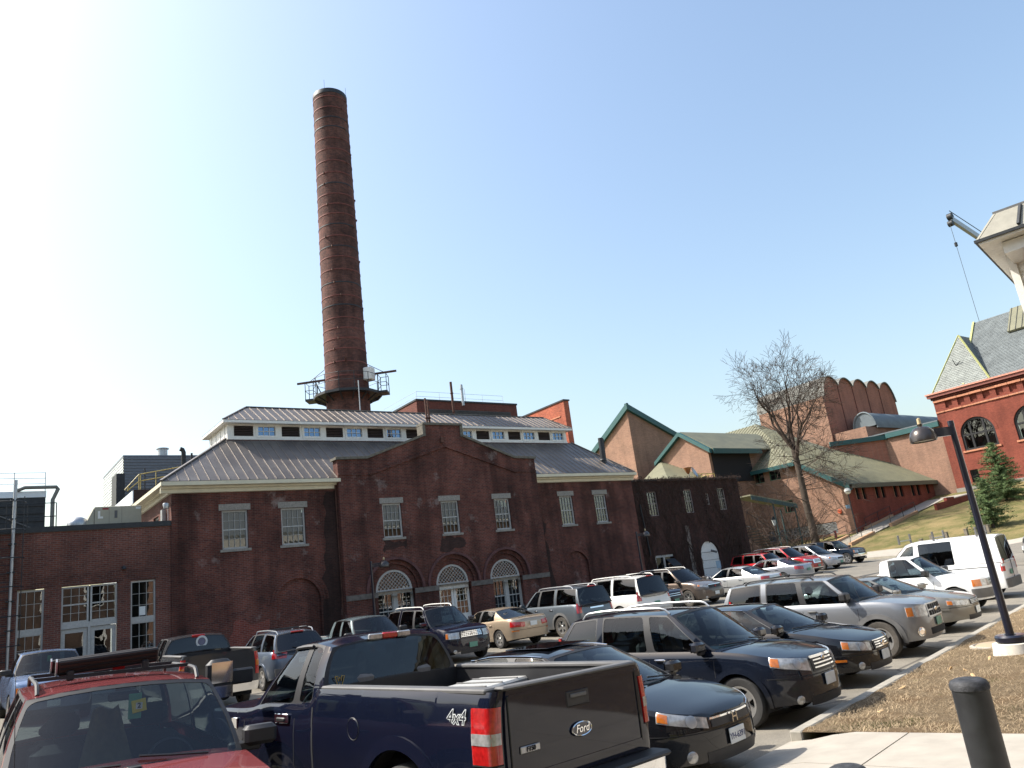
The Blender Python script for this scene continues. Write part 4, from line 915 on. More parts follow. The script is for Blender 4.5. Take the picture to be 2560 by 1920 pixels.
# front roof slope and fascias
mb = MB(); fp = [(72.7, 41.2), (91.36, 41.2), (91.36, 45.8), (86, 50.0), (84.6, 54), (83.5, 58), (72.7, 46.5)]
mb.prism([(x, y, zfr(y)) for x, y in fp], (0, 0, .12)); rf = wb(mb, 'roof', 'greenroof', th)
for i in range(42):
    x = 73+i*.44; y1 = 45.8 if x > 86.2 else 49
    if x < 83.5: y1 = min(58, 46.5+(x-72.7)*1.05)
    else: y1 = min(y1, 58-(x-83.5)*3.2) if x < 86.2 else lerp(50, 45.8, (x-86)/5.36)
    wb(MB().bar((x, 41.25, zfr(41.25)+.14), (x, y1, zfr(y1)+.14), .04, .05), 'seam', 'greenroof', rf)
wb(MB().box(72.65, 91.36, 41.1, 41.2, 7.62, 8.05), 'fascia', plain('dark_green_fascia', S8(82, 92, 80), .5), th)
mb = MB(); mb.prism([(72.6, 41.1, zfr(41.1)-.45), (72.6, 46.8, zfr(46.8)-.45), (72.6, 46.8, zfr(46.8)+.1), (72.6, 41.1, zfr(41.1)+.1)], (.45, 0, 0)); wb(mb, 'fascia', 'teal', th)
mb = MB(); mb.prism([(72.5, 46.3, 11.3), (83.5, 58, 18.45), (83.5, 68, 18.45), (72.5, 68, 11.3)], (0, 0, .1)); rf = wb(mb, 'roof', 'greenroof', th)
for i in range(30):
    y = 46.6+i*.55; f = min(1, (y-46.3)/11.7); wb(MB().bar((72.55, y, 11.43), (72.5+11*f, y, 11.43+7.15*f), .05, .06), 'seam', 'greenseam', rf)
wb(MB().box(72.4, 72.55, 46.6, 66, 11.0, 11.4), 'fascia', 'teal', th)
# gabled wing (end wall faces the sun)
gx = 66.0
mb = MB(); mb.prism([(gx, 52.3, 2), (gx, 59.1, 2), (gx, 59.1, 14.2), (gx, 55.6, 16.3), (gx, 52.3, 14.0)], (12, 0, 0)); wb(mb, 'gable_wing', 'tanbrick', th)
mb = MB(); mb.prism([(gx-.5, 51.7, 13.95), (gx-.5, 55.6, 16.65), (gx-.5, 59.8, 14.1), (gx-.5, 59.8, 13.7), (gx-.5, 55.6, 16.2), (gx-.5, 51.7, 13.5)], (.5, 0, 0)); wb(mb, 'fascia', 'teal', th)
mb = MB(); mb.prism([(gx, 51.6, 13.98), (gx, 55.6, 16.7), (gx, 59.8, 14.1), (gx, 59.8, 14.0), (gx, 55.6, 16.55), (gx, 51.6, 13.85)], (14, 0, 0)); wb(mb, 'roof', 'greenroof', th)
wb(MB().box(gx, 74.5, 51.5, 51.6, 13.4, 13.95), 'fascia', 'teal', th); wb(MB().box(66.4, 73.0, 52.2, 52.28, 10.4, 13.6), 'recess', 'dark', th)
mb = MB(); mb.prism([(66, 59.2, 14.0), (66, 53.0, 11.0), (58.5, 51.5, 9.2), (58.5, 59, 9.4)], (0, 0, .1)); rf = wb(mb, 'roof', 'greenroof', th)
for i in range(12):
    f = (i+.5)/12; a = Vector((66, lerp(59.2, 53, f), lerp(14.0, 11.0, f)+.13)); b = Vector((58.5, lerp(59, 51.5, f), lerp(9.4, 9.2, f)+.13)); wb(MB().bar(a, b, .05, .06), 'seam', 'greenseam', rf)
# tall shed-roofed block
mb = MB(); cx, cy = 64.8, 62.0
XE = 73.2
mb.quad((cx, cy, 3), (XE, cy, 3), (XE, cy, 17.3), (cx, cy, 21.1)); mb.quad((cx, cy, 3), (cx, 70, 3), (cx, 70, 16.2), (cx, cy, 21.1)); mb.poly([(cx, cy, 21.1), (XE, cy, 17.3), (XE, 70, 12.5), (cx, 70, 16.2)]); mb.quad((XE, cy, 3), (XE, 70, 3), (XE, 70, 12.5), (XE, cy, 17.3)); mb.quad((cx, 70, 3), (XE, 70, 3), (XE, 70, 12.5), (cx, 70, 16.2))
wb(mb, 'tall_block', 'tanbrick', th)
mb = MB(); mb.prism([(cx-.3, cy-.4, 20.95), (XE+.5, cy-.4, 17.05), (XE+.5, cy-.4, 17.7), (cx-.3, cy-.4, 21.65)], (0, .39, 0)); wb(mb, 'fascia', 'teal', th)
mb = MB(); mb.prism([(cx-.35, cy-.41, 20.96), (cx-.35, 71, 15.4), (cx-.35, 71, 16.1), (cx-.35, cy-.41, 21.67)], (.34, 0, 0)); wb(mb, 'fascia', 'teal', th)
# oblique block with teal fascia and the long lit wall
a, b = (91.36, 45.8), (86.0, 49.97)
mb = MB(); mb.quad((*a, 5), (*b, 5), (*b, 13.9), (*a, 13.9)); mb.quad((*b, 5), (88, 56, 5), (88, 56, 13.9), (*b, 13.9)); wb(mb, 'oblique_wall', brick('shade_brick', S8(170, 112, 92), S8(150, 98, 82), S8(150, 120, 104), stain=.9), th)
d = Vector((a[0]-b[0], a[1]-b[1], 0)).normalized(); nn = Vector((d.y, -d.x, 0))
if nn.y > 0: nn = -nn
mb = MB(); pa, pb = Vector((*a, 13.85))+nn*.3+d*.1, Vector((*b, 13.85))+nn*.3; mb.prism([pa, pb, pb+Vector((0, 0, .55)), pa+Vector((0, 0, .55))], -nn*.28); wb(mb, 'fascia', 'teal', th)
mb = MB(); mb.quad((91.36, 39.2, 4), (91.36, 45.79, 4), (91.36, 45.79, 14.2), (91.36, 39.2, 14.2)); wb(mb, 'long_wall', 'tanbrick', th)
wb(MB().box(91.0, 91.34, 39.2, 45.5, 13.95, 14.5), 'fascia', 'teal', th); wb(MB().box(91.0, 100, 39.2, 48.4, 14.52, 14.66), 'roof', 'lead', th)
# barrel vault
mb = MB(); A = [(50.0-1.5*math.cos(t), 16.5+1.95*math.sin(t)) for t in rng(0, math.pi, 18)]
mb.grid([[(95.5, y, z) for y, z in A], [(116, y, z) for y, z in A]]); mb.poly([(95.5, y, z) for y, z in A]); wb(mb, 'barrel_roof', 'lead', th, 40)
wb(MB().box(95.5, 116, 48.35, 48.5, 16.15, 16.5), 'gutter', 'lead', th); mb = MB(); mb.box(93.2, 116, 48.75, 53.2, 8, 16.3); wb(mb, 'upper_wall', 'tanbrick', th)
wb(MB().tube([(95.45, y, z) for y, z in A], .12, 6), 'barrel_rim', 'lead', th, 40)
for x in (98.5, 102.2): wb(MB().lathe([(.9, -.2), (.75, .25), (.4, .5), (0, .58)], 18, (x, 52.0, 18.2)), 'vent_cowl', 'galv', th, 40)
# fly tower with five vaults
ft = empty('fly_tower', 'brick fly tower topped by five small barrel vaults behind the theatre roofs', 'tower', (102, 53.3, 3))
bn = [92.9, 97.1, 100.8, 104.45, 108.0, 112.1]
pro = []
for k in range(5):
    l, r = bn[k], bn[k+1]
    for t in rng(0, 1, 12):
        zb0 = 21.5 if k == 0 else 23.3; zb1 = 21.5 if k == 4 else 23.3
        s_ = math.sin(math.pi*t); zz_ = (zb0 if t < .5 else zb1); z = zz_+(24.45-zz_)*(s_**.65); pro.append((lerp(l, r, t), z))
mb = MB(); mb.poly([(92.9, 53.3, 3)]+[(x, 53.3, z-.06) for x, z in pro]+[(112.1, 53.3, 3)]); wb(mb, 'front_wall', brick('tower_brick', S8(176, 116, 94), S8(156, 102, 84), S8(150, 116, 100), stain=.85), ft)
mb = MB(); mb.quad((92.9, 53.3, 3), (92.9, 63.5, 3), (92.9, 63.5, 21.5), (92.9, 53.3, 21.5)); wb(mb, 'side_wall', 'tanbrick', ft); mb = MB(); mb.quad((112.1, 53.3, 3), (112.1, 63.5, 3), (112.1, 63.5, 21.5), (112.1, 53.3, 21.5)); wb(mb, 'side_wall', 'tanbrick', ft)
mb = MB(); mb.grid([[(x, 53.05, z) for x, z in pro], [(x, 63.8, z) for x, z in pro]]); mb.grid([[(x, 53.05, z) for x, z in pro], [(x, 53.05, z-.16) for x, z in pro]]); wb(mb, 'vaulted_roof', plain('tower_roof_felt', S8(112, 112, 106), .85, var=.2), ft, 30)
for x in bn[1:5]: wb(MB().box(x-.06, x+.06, 53.24, 53.3, 8, 23.2), 'pilaster_joint', 'brown', ft)
# stair canopy beside the ivy wing
cn = empty('stair_canopy', 'green roofed canopy over dark outside stairs beside the ivy wing', 'canopy', (60, 43, 1))
MB().prism([(-2.2, .9, 6.5), (-2.2, -.9, 6.5), (1.9, -2.6, 5.3), (1.9, -.8, 5.3)], (0, 0, .12)).build('roof', 'greenroof', cn); MB().prism([(-2.2, -.95, 6.15), (1.9, -2.65, 4.95), (1.9, -2.65, 5.3), (-2.2, -.95, 6.5)], (0, .05, 0)).build('fascia', plain('dark_green_steel', S8(44, 66, 66), .6), cn)
for x, y, z in ((1.8, -2.4, 5.1), (1.8, -.9, 5.1), (-.2, -1.6, 5.6)): MB().tube([(x, y, 0), (x, y, z)], .07, 8).build('post', plain('dark_green_steel', S8(44, 66, 66), .6), cn)
stp = MB().box(-.15, .15, -.9, .9, -.08, .0).mesh('step')
for k in range(16): obj('step', stp, 'steel', cn, (1.6-.28*k, -1.5+.12*k, .3+.24*k))
for y in (-.9, .9): MB().tube([(1.7, -1.5+y, 1.2), (-2.8, .3+y, 5.1)], .03, 5).build('handrail', 'steel', cn)

# ------------------------------------------------------------------ red brick hall
rb = empty('red_brick_hall', 'red brick hall with arched windows, carved frieze and steep slate roof on the hill', 'hall', (91.4, 32, 6.1))
XR = 91.3; PR = PX(XR)
aw = [(33.7-5.5*k, 37.25-5.5*k, 10.6, 12.3, True) for k in range(3)]
sw = [(36.55-2.75*k, 37.4-2.75*k, 7.05, 8.45) for k in range(5)]
mb = MB(); wall(mb, PR, 14, 39.2, 6.7, 15.55, aw+sw, .35); mb.quad((XR, 39.2, 6.7), (103, 39.2, 6.7), (103, 39.2, 17.2), (XR, 39.2, 17.2))
wall(mb, PR, 14, 39.2, 15.56, 17.2, [(38.0-1.35*k-.75, 38.0-1.35*k, 15.75, 16.55) for k in range(17)], .22); wb(mb, 'wall', 'redbrick', rb)
q = MB(); q.quad(PR(14, .22, 15.6), PR(39.1, .22, 15.6), PR(39.1, .22, 17), PR(14, .22, 17)); wb(q, 'frieze_panel', 'redbrick', rb)
wb(pbox(MB(), PR, 14, 39.25, -.1, .4, 5.0, 6.7), 'stone_base', 'stone', rb)
rr = random.Random(4)
for zb_, h, n, pr in ((15.38, .17, 26, .08), (16.62, .26, 19, .14)):
    w_ = 25.2/n
    for k in range(n): wb(pbox(MB(), PR, 14+k*w_+.015, 14+(k+1)*w_-.015, -pr-rr.uniform(0, .06), .05, zb_, zb_+h-rr.uniform(0, .03)), 'band_stone', 'sandstone', rb)
wb(pbox(MB(), PR, 14, 39.35, -.16, .1, 16.95, 17.2), 'dentil_course', brick('dentil', S8(170, 88, 70), S8(120, 60, 50), S8(80, 44, 38), bw=.14, bh=.16, mort=.04), rb)
wb(pbox(MB(), PR, 14, 39.6, -.42, .3, 17.22, 17.55), 'cornice', plain('brown_cornice', S8(132, 78, 68), .7), rb); wb(pbox(MB(), PR, 14, 39.7, -.55, .3, 17.56, 17.72), 'gutter', plain('copper_pink', S8(206, 140, 120), .5), rb)
M['bframe'] = plain('black_window_frame', (.012, .012, .013), .5)
for l, r, b, t, _ in aw:
    c, R0 = (l+r)/2, (r-l)/2
    mb = MB(); ring(mb, PR, c, t, R0-.22, R0, .12, .3); pbox(mb, PR, l, l+.22, .12, .3, b, t); pbox(mb, PR, r-.22, r, .12, .3, b, t); pbox(mb, PR, l, r, .1, .3, b, b+.2); pbox(mb, PR, l+.2, r-.2, .125, .3, t-.1, t+.1)
    for u in (l+1.05, r-1.05): pbox(mb, PR, u-.1, u+.1, .13, .3, b, t+R0*.78)
    wf = wb(mb, 'window', 'bframe', rb, 30)
    q = MB(); q.poly([PR(u, .25, z) for u, z in [(r, b), (l, b)][::1]+arc(c, t, R0-.1)[::-1]]); wb(q, 'pane', 'pane', wf)
    q = MB(); q.quad(PR(l, 1.2, b), PR(r, 1.2, b), PR(r, 1.2, t+R0), PR(l, 1.2, t+R0)); wb(q, 'room', 'room', rb); wb(pbox(MB(), PR, l-.2, r+.2, -.12, .1, b-.2, b-.01), 'sill', 'sandstone', rb)
    q = MB(); ring(q, PR, c, t, R0+.01, R0+.35, -.03, .02); ring_out(q, PR, c, t, R0+.35, -.03, .02); wb(q, 'arch_ring', 'redbrick', rb)
for l, r, b, t in sw: sash(rb, PR, l, r, b, t, 1, 1, .15, .07, True, 'bframe')
# slate roofs: courses of slates as geometry
M['slate'] = plain('slate', S8(124, 129, 124), .6, var=.28, vscale=1.6); M['slate2'] = plain('slate_body', S8(104, 110, 110), .7)
ap = Vector((94.3, 35.75, 24.1)); bl_, br_ = Vector((90.95, 38.85, 17.75)), Vector((90.95, 32.65, 17.75)); bk = Vector((97.5, 35.75, 24.1))
mb = MB(); mb.poly([bl_, br_, ap]); mb.poly([br_, Vector((98.5, 32.65, 17.75)), bk, ap]); mb.poly([bl_, ap, bk, Vector((98.5, 38.85, 17.75))]); wb(mb, 'gable_roof', 'slate2', rb)
def slates(a, e1, e2, n1, n2, inside, w_, h_):
    mb = MB(); e1 = e1.normalized(); e2 = e2.normalized(); nn = e1.cross(e2).normalized()
    if nn.x > 0: nn = -nn
    for j in range(n2):
        for i in range(-1, n1):
            u = (i+(.5 if j % 2 else 0))*w_; v = j*h_
            if not inside(u+w_*.5, v+h_*.5): continue
            p = a+e1*(u+.008)+e2*v; k = rr.uniform(.01, .03); mb.add([p+nn*(k+.02), p+e1*(w_-.016)+nn*(k+.02), p+e1*(w_-.016)+e2*h_*1.05+nn*.006, p+e2*h_*1.05+nn*.006], [(0, 1, 2, 3)])
            mb.add([p+nn*(k+.02), p+e1*(w_-.016)+nn*(k+.02), p+e1*(w_-.016), p], [(0, 1, 2, 3)])
    return mb
e2 = ap-Vector((90.95, 35.75, 17.75)); Ht = e2.length
mb = slates(bl_, Vector((0, -1, 0)), e2, 22, 30, lambda u, v: v/Ht < 1 and abs(u-3.1) < 3.1*(1-v/Ht)-.1, .3, Ht/30); wb(mb, 'slates', 'slate', rb, kind='stuff')
for a, b in ((bl_, ap), (br_, ap)): wb(MB().bar(a, b, .16, .14), 'hip_flashing', plain('verdigris', S8(166, 166, 108), .5), rb)
r0_, r1_ = Vector((91.0, 32.6, 17.75)), Vector((98.8, 35.4, 26.0))
mb = MB(); mb.poly([Vector((91, 36, 17.75)), Vector((91, 13, 17.75)), Vector((98.8, 13, 26)), Vector((98.8, 35.4, 26))]); mb.poly([Vector((91, 36, 17.75)), Vector((98.8, 35.4, 26)), Vector((106, 36, 17.75))]); wb(mb, 'main_roof', 'slate2', rb)
e2 = Vector((7.8, 0, 8.25)); Ht2 = e2.length
mb = slates(Vector((91.0, 35.3, 17.75)), Vector((0, -1, 0)), e2, 62, 44, lambda u, v: True, .34, Ht2/44); wb(mb, 'slates', plain('slate_dull', S8(104, 110, 110), .65, var=.25, vscale=1.2), rb, kind='stuff')
wb(MB().bar((91.0, 35.4, 17.8), (98.8, 35.4, 26.1), .22, .2), 'verge_flashing', plain('verdigris', S8(206, 206, 130)), rb)
e2n = e2.normalized(); nr = Vector((-.727, 0, .687)); p0 = Vector((91, 0, 17.75))+e2*.62+nr*.1; p1 = Vector((91, 0, 17.75))+e2*1.0+nr*.1
mb = MB(); mb.prism([p0+Vector((0, 31.2, 0)), p0+Vector((0, 26, 0)), p1+Vector((0, 26, 0)), p1+Vector((0, 31.2, 0))], nr*.25); sl = wb(mb, 'roof_hatch', 'greenroof', rb)
for k in range(8): wb(MB().bar(p0+nr*.27+Vector((0, 31.0-k*.65, 0)), p1+nr*.27+Vector((0, 31.0-k*.65, 0)), .05, .05), 'seam', 'steel', sl)
q = MB(); q.bar((92.3, 36.1, 20.3), (92.1, 36.25, 21.1), .06, .06); q.bar((92.3, 36.1, 20.3), (92.2, 35.5, 20.75), .06, .06); wb(q, 'roof_hook', 'steel', rb)

# ------------------------------------------------------------------ crane beyond the hall
cr = empty('mobile_crane', 'grey telescopic crane boom reaching over the white eaves with a hanging cable', 'crane', (150, 25, 5))
tip = Vector((108.5, 37.9, 43.2)); ft_ = Vector((150, 18, 5)); bd = (ft_-tip)
MB().bar(tip-Vector((150, 25, 5)), tip+bd*.45-Vector((150, 25, 5)), 0.5, .6).build('boom_tip_section', 'galv', cr); MB().bar(tip+bd*.43-Vector((150, 25, 5)), ft_-Vector((150, 25, 5)), 1.5, 1.7).build('boom_base_section', 'grey_plastic', cr)
q = MB(); q.lathe([(0, -.3), (.5, -.3), (.5, .3), (0, .3)], 14, tuple(tip-Vector((150, 25, 5))+Vector((0, 0, .3))), 'y'); q.lathe([(0, -.3), (.42, -.3), (.42, .3), (0, .3)], 14, tuple(tip-Vector((150, 25, 5))+Vector((-.45, 0, -.8))), 'y'); q.build('boom_head', 'steel', cr, 40)
l = tip-Vector((150, 25, 5)); MB().tube([l+Vector((-.8, 0, -1)), l+Vector((-.8, 0, -22))], .03, 4).build('cable', 'steel', cr); MB().lathe([(0, -.35), (.2, -.25), (.2, .25), (0, .35)], 8, tuple(l+Vector((-.8, 0, -4)))).build('hook_ball', 'steel', cr, 40); MB().tube([l+Vector((.3, 0, 1.3)), l+bd*.4+Vector((0, 0, 1.6))], .05, 4).build('cable', 'steel', cr)
MB().bbox(-8, 5, -9, -5, 0, 2.6, .2).build('carrier', 'yellow', cr)

# ------------------------------------------------------------------ white clapboard house at the right edge
EC = Vector((16.8, 5.51, 0)); C3 = Vector((CX, CY, 0)); N3 = Vector((CY, -CX, 0))      # N3 runs towards the camera
wh = empty('white_house', 'white clapboard house corner with deep soffits and metal mansard eave', 'house', (18, 4.5, .3))
def ep(a, n, z): return EC+C3*a+N3*n+Vector((0, 0, z))
mb = MB(); mb.prism([ep(0, 0, 7.86), ep(9, 0, 7.86), ep(9, 9, 7.86), ep(0, 9, 7.86)], (0, 0, .1)); wb(mb, 'soffit', 'white', wh)
mb = MB(); mb.prism([ep(-.02, 9, 7.97), ep(-.02, -.02, 7.97), ep(.35, .35, 8.5), ep(.35, 9, 8.5)], (.05, 0, 0)); mb.prism([ep(-.02, -.02, 7.97), ep(9, -.02, 7.97), ep(9, .35, 8.5), ep(.35, .35, 8.5)], (0, -.05, 0)); mf = wb(mb, 'mansard', plain('grey_metal', S8(150, 146, 132), .5, .3), wh)
for k in range(9): wb(MB().bar(ep(-.04, .75+k*1.0, 8.0), ep(.33, .85+k*1.0, 8.5), .05, .05), 'seam', 'steel', mf)
wb(MB().prism([ep(.35, .35, 8.5), ep(9, .35, 8.5), ep(9, 9, 8.5), ep(.35, 9, 8.5)], (0, 0, .05)), 'roof', 'grey_plastic', wh)
q = MB(); q.bar(ep(-.03, 9, 7.93), ep(-.03, -.06, 7.93), .05, .06); q.bar(ep(-.03, -.03, 7.931), ep(9, -.03, 7.931), .05, .06); wb(q, 'drip_edge', 'steel', wh)
q = MB(); q.prism([ep(.3, .35, 7.6), ep(9, .35, 7.6), ep(9, 9, 7.6), ep(.3, 9, 7.6)], (0, 0, .24)); wb(q, 'soffit_step', 'white', wh)
bc = (.12, .68)   # lower brown edged roof
q = MB(); q.prism([ep(.28, .75, 7.30), ep(9, .75, 7.30), ep(9, 9, 7.30), ep(.28, 9, 7.30)], (0, 0, .06)); wb(q, 'porch_soffit', 'white', wh)
q = MB(); q.prism([ep(.2, .70, 7.28), ep(.2, 9, 7.28), ep(.2, 9, 7.58), ep(.2, .70, 7.58)], C3*.06); q.prism([ep(.27, .70, 7.281), ep(9, .70, 7.281), ep(9, .70, 7.579), ep(.27, .70, 7.579)], N3*.06); wb(q, 'brown_fascia', plain('brown_fascia', S8(104, 72, 62), .5), wh)
wx, wn_ = 1.25, .25
q = MB(); q.prism([ep(wx, wn_, 0), ep(wx+.14, wn_, 0), ep(wx+.14, wn_+.14, 0), ep(wx, wn_+.14, 0)], (0, 0, 7.9)); wb(q, 'corner_board', 'white', wh)
brd = MB(); brd.prism([(0, 0, 0), (0, 0, .2), (.035, 0, .2), (-.02, 0, 0)], (0, 1, 0)); 
for k in range(38):
    z = .2*k; q = MB()
    q.prism([ep(wx+.03, wn_+.14, z), ep(wx+.05, wn_+.14, z+.205), ep(wx+.08, wn_+.14, z+.205), ep(wx+.08, wn_+.14, z)], N3*8.5); wb(q, 'clapboard', 'white', wh)
q = MB(); q.prism([ep(wx+.1, wn_+.03, 0), ep(9, wn_+.03, 0), ep(9, 8.8, 0), ep(wx+.1, 8.8, 0)], (0, 0, 7.8)); wb(q, 'wall', 'white', wh)

# ------------------------------------------------------------------ hillside: stairs, walls, posts
sc_ = empty('hill_stairs', 'concrete steps with black handrails climbing beside the theatre wall', 'stairs', (67, 38.7, 2))
sz = lambda x: zlot(x, 40.2)
k = 0
for x0_, x1_, n in ((66.6, 70.8, 11), (74.5, 80.0, 13)):
    z0_, z1_ = sz(x0_)+.05, sz(x1_)+.12; w_ = (x1_-x0_)/n
    for i in range(n):
        x = x0_+i*w_; q = MB().box(x, x+w_+.05, 39.0, 41.3, z0_-.6, lerp(z0_, z1_, (i+1)/n)-(.003*i)); wb(q, 'step', 'concrete', sc_)
    for y in (38.85, 41.45):
        q = MB(); q.prism([(x0_-.2, y-.15, z0_-.3), (x1_+.1, y-.15, z1_-.3), (x1_+.1, y-.15, z1_+.22), (x0_-.2, y-.15, z0_+.22)], (0, .3, 0)); wb(q, 'cheek_wall', plain('buff_stone', S8(176, 140, 108), .9), sc_)
        q = MB(); q.tube([(x0_, y, z0_+.2), (x0_, y, z0_+1.1), (x1_, y, z1_+1.1), (x1_, y, z1_+.2)], .03, 6); mx_ = (x0_+x1_)/2; q.tube([(mx_, y, (z0_+z1_)/2), (mx_, y, (z0_+z1_)/2+1.1)], .03, 6); q.tube([(x0_, y, z0_+.65), (x1_, y, z1_+.65)], .02, 6); wb(q, 'handrail', 'steel', sc_)
mb = MB(); mb.grid([[(x, y, zlot(x, y)+.1) for x in rng(70.6, 88, 30)] for y in (39.0, 41.3)]); mb.build('path', 'concrete', None, kind='structure')
lwl = empty('low_brick_wall', 'low red brick retaining wall at the top of the lawn before the hall', 'wall', (82, 35.7, 4.6))
wb(MB().prism([(80.0, 36.7, 3.8), (83.4, 34.9, 3.8), (83.4, 34.9, 5.55), (80.0, 36.7, 5.05)], (.3, .4, 0)), 'wall', 'redbrick', lwl); wb(MB().prism([(81.6, 36.0, 5.3), (84.2, 34.6, 5.65), (86, 37, 5.75), (83.2, 37.6, 5.6)], (0, 0, .08)), 'slab', 'concrete', lwl)
wb(MB().prism([(81.2, 36.1, 5.2), (81.9, 35.7, 5.2), (82.1, 36.1, 5.2), (81.4, 36.5, 5.2)], (0, 0, .35)), 'pier', 'redbrick', lwl)
for i, (x, y, h) in enumerate(((62.8, 30.7, 1.0), (63.6, 30.2, 1.1), (64.4, 29.4, 1.1), (66, 26.9, 1.1), (65.4, 28.3, 1.0))):
    v = empty('wooden_post', 'short weathered wooden post on the lawn edge behind the white van', 'post', (x, y, zlot(x, y)), 0, 'wooden posts along the lawn'); MB().bbox(-.13, .13, -.13, .13, -.2, h*.55, .03).build('shaft', plain('grey_timber', S8(122, 114, 100), .9, var=.3), v); MB().bbox(-.15, .15, -.15, .15, h*.55, h*.55+.05, .02).build('cap', plain('grey_timber', S8(122, 114, 100)), v)
# ------------------------------------------------------------------ trees
def bare_tree(name, label, loc, H, fork, seed, R0=.36, spread=1.0):
    rt_ = random.Random(seed); root = empty(name, label, 'tree', loc); tr, cr_ = MB(), MB()
    def seg(p, d, L, r, lev, mbx):
        n = max(3, int(L/.7)); pts = [p]; rad_ = [r]; r1 = r*(.62 if lev < 3 else .45)
        for i in range(n):
            d = (d+Vector((rt_.gauss(0, .10), rt_.gauss(0, .10), rt_.gauss(.03 if lev < 4 else -.01, .07)))*(.6+.25*lev)).normalized(); p = p+d*(L/n); pts.append(p); rad_.append(lerp(r, r1, (i+1)/n))
        mbx.tube(pts, [max(q, .014) for q in rad_], 8 if lev < 2 else 5 if lev < 3 else 3, False); return pts, d, r1
    def grow(p, d, L, r, lev):
        pts, d2, r1 = seg(p, d, L, r, lev, cr_)
        if lev >= 6: return
        nch = (3, 3, 3, 3, 3, 3)[min(lev, 5)]
        for c in range(nch):
            q = pts[-1] if c < 2 else pts[max(1, int(len(pts)*rt_.uniform(.35, .9)))]
            ax = d2.orthogonal(); ax.rotate(Matrix.Rotation(rt_.uniform(0, 6.28), 3, d2)); ang = rt_.uniform(.28, .72)*spread
            nd = d2.copy(); nd.rotate(Matrix.Rotation(ang, 3, ax)); grow(q, nd, L*rt_.uniform(.62, .84), r1*rt_.uniform(.65, .85), lev+1)
        if lev in (1, 2, 3):
            for c in range(3):
                q = pts[rt_.randint(1, len(pts)-1)]; nd = d2.copy(); ax = d2.orthogonal(); ax.rotate(Matrix.Rotation(rt_.uniform(0, 6.28), 3, d2)); nd.rotate(Matrix.Rotation(rt_.uniform(.7, 1.4), 3, ax)); nd.z -= .25; grow(q, nd.normalized(), L*.45, r1*.35, lev+2)
    pts = [Vector((0, 0, -.5)), Vector((0, 0, 1)), Vector((-.05, .05, 4)), Vector((.05, .1, fork*.75)), Vector((0, .1, fork))]
    tr.tube(pts, [R0*1.25, R0, R0*.9, R0*.8, R0*.8], 12, False); tr.build('trunk', 'bark', root, 60)
    L0 = (H-fork)*.36
    for k in range(6):
        a = k*1.05+rt_.uniform(-.3, .3); t_ = rt_.uniform(.35, .85) if k else .08; grow(Vector((0, .1, fork-(.0 if k < 4 else 1.2))), Vector((math.cos(a)*math.sin(t_), math.sin(a)*math.sin(t_), math.cos(t_))), L0*rt_.uniform(.85, 1.15), R0*.5, 1)
    for k in range(16):    # low drooping limbs
        a = rt_.uniform(0, 6.28); z = rt_.uniform(fork*.42, fork*.98); grow(Vector((0, .1, z)), Vector((math.cos(a), math.sin(a), rt_.uniform(-.25, .4))).normalized(), L0*.66, R0*.17, 3)
    cr_.build('crown', 'twig', root); return root
M['bark'] = plain('bark', S8(74, 64, 55), .95, var=.35, vscale=3, bmp=.8); M['twig'] = plain('twig', S8(70, 58, 50), .95, var=.25)
bare_tree('bare_tree', 'tall leafless tree with a spreading crown before the tan theatre wall', (70.3, 44.7, zlot(70.3, 44.7)), 20.0, 9.6, 33, .38, .95)
def shrub(label, loc, n, rx, rz, seed):
    r_ = random.Random(seed); mb = MB(); root = empty('bare_shrub', label, 'shrub', loc)
    for i in range(n):
        a = r_.uniform(0, 6.28); p = Vector((r_.gauss(0, .15), r_.gauss(0, .15), 0)); d = Vector((math.cos(a)*.5, math.sin(a)*.5, 1)).normalized(); pts = [p]
        for j in range(9): d = (d+Vector((r_.gauss(0, .2), r_.gauss(0, .2), r_.gauss(-.04, .1)))).normalized(); p = p+d*rz/8; pts.append(p.copy())
        mb.tube(pts, [.03*(1-j/11) for j in range(10)], 3, False)
        for j in range(14):
            q = pts[r_.randint(3, 9)]; dd = Vector((r_.gauss(0, 1), r_.gauss(0, 1), r_.gauss(0, .7))).normalized(); mb.tube([q, q+dd*r_.uniform(.3, .9)], [.012, .006], 3, False)
    mb.build('stems', 'twig', root); return root
shrub('tangled leafless shrub beside the stair canopy', (62.2, 41.2, zlot(62, 41)), 46, 1.2, 6.2, 3); shrub('small leafless shrub hanging over the canopy roof', (59.4, 41.8, zlot(60, 42)), 22, 1.0, 7.6, 8)
def spruce(label, loc, H, Rb, seed):
    r_ = random.Random(seed); root = empty('spruce', label, 'tree', loc, 0, None); MB().tube([(0, 0, -.3), (0, 0, H*.95)], [.14, .03], 7).build('trunk', 'bark', root, 60); mb = MB()
    nb = int(H*46)
    for i in range(nb):
        f = (i/nb)**1.15; z = .35+f*(H-.4); L = Rb*(1-f)**.8*r_.uniform(.6, 1.15)+.12; a = r_.uniform(0, 6.28); d = Vector((math.cos(a), math.sin(a), r_.uniform(-.18, .25)+.3*f)).normalized(); n = max(3, int(L/.11)); p = Vector((0, 0, z))
        for j in range(1, n+1):
            q = p+d*(L*j/n)+Vector((0, 0, -.1*(j/n)**2*L))
            for k in range(6):
                e = Vector((r_.gauss(0, 1), r_.gauss(0, 1), r_.gauss(.25, .6))).normalized(); l = r_.uniform(.10, .24); s_ = e.cross(d).normalized()*r_.uniform(.018, .04); b = q+Vector((r_.gauss(0, .05), r_.gauss(0, .05), r_.gauss(0, .04))); mb.add([b-s_, b+s_, b+e*l+d*.06], [(0, 1, 2)])
    mb.build('crown', 'needles', root); return root
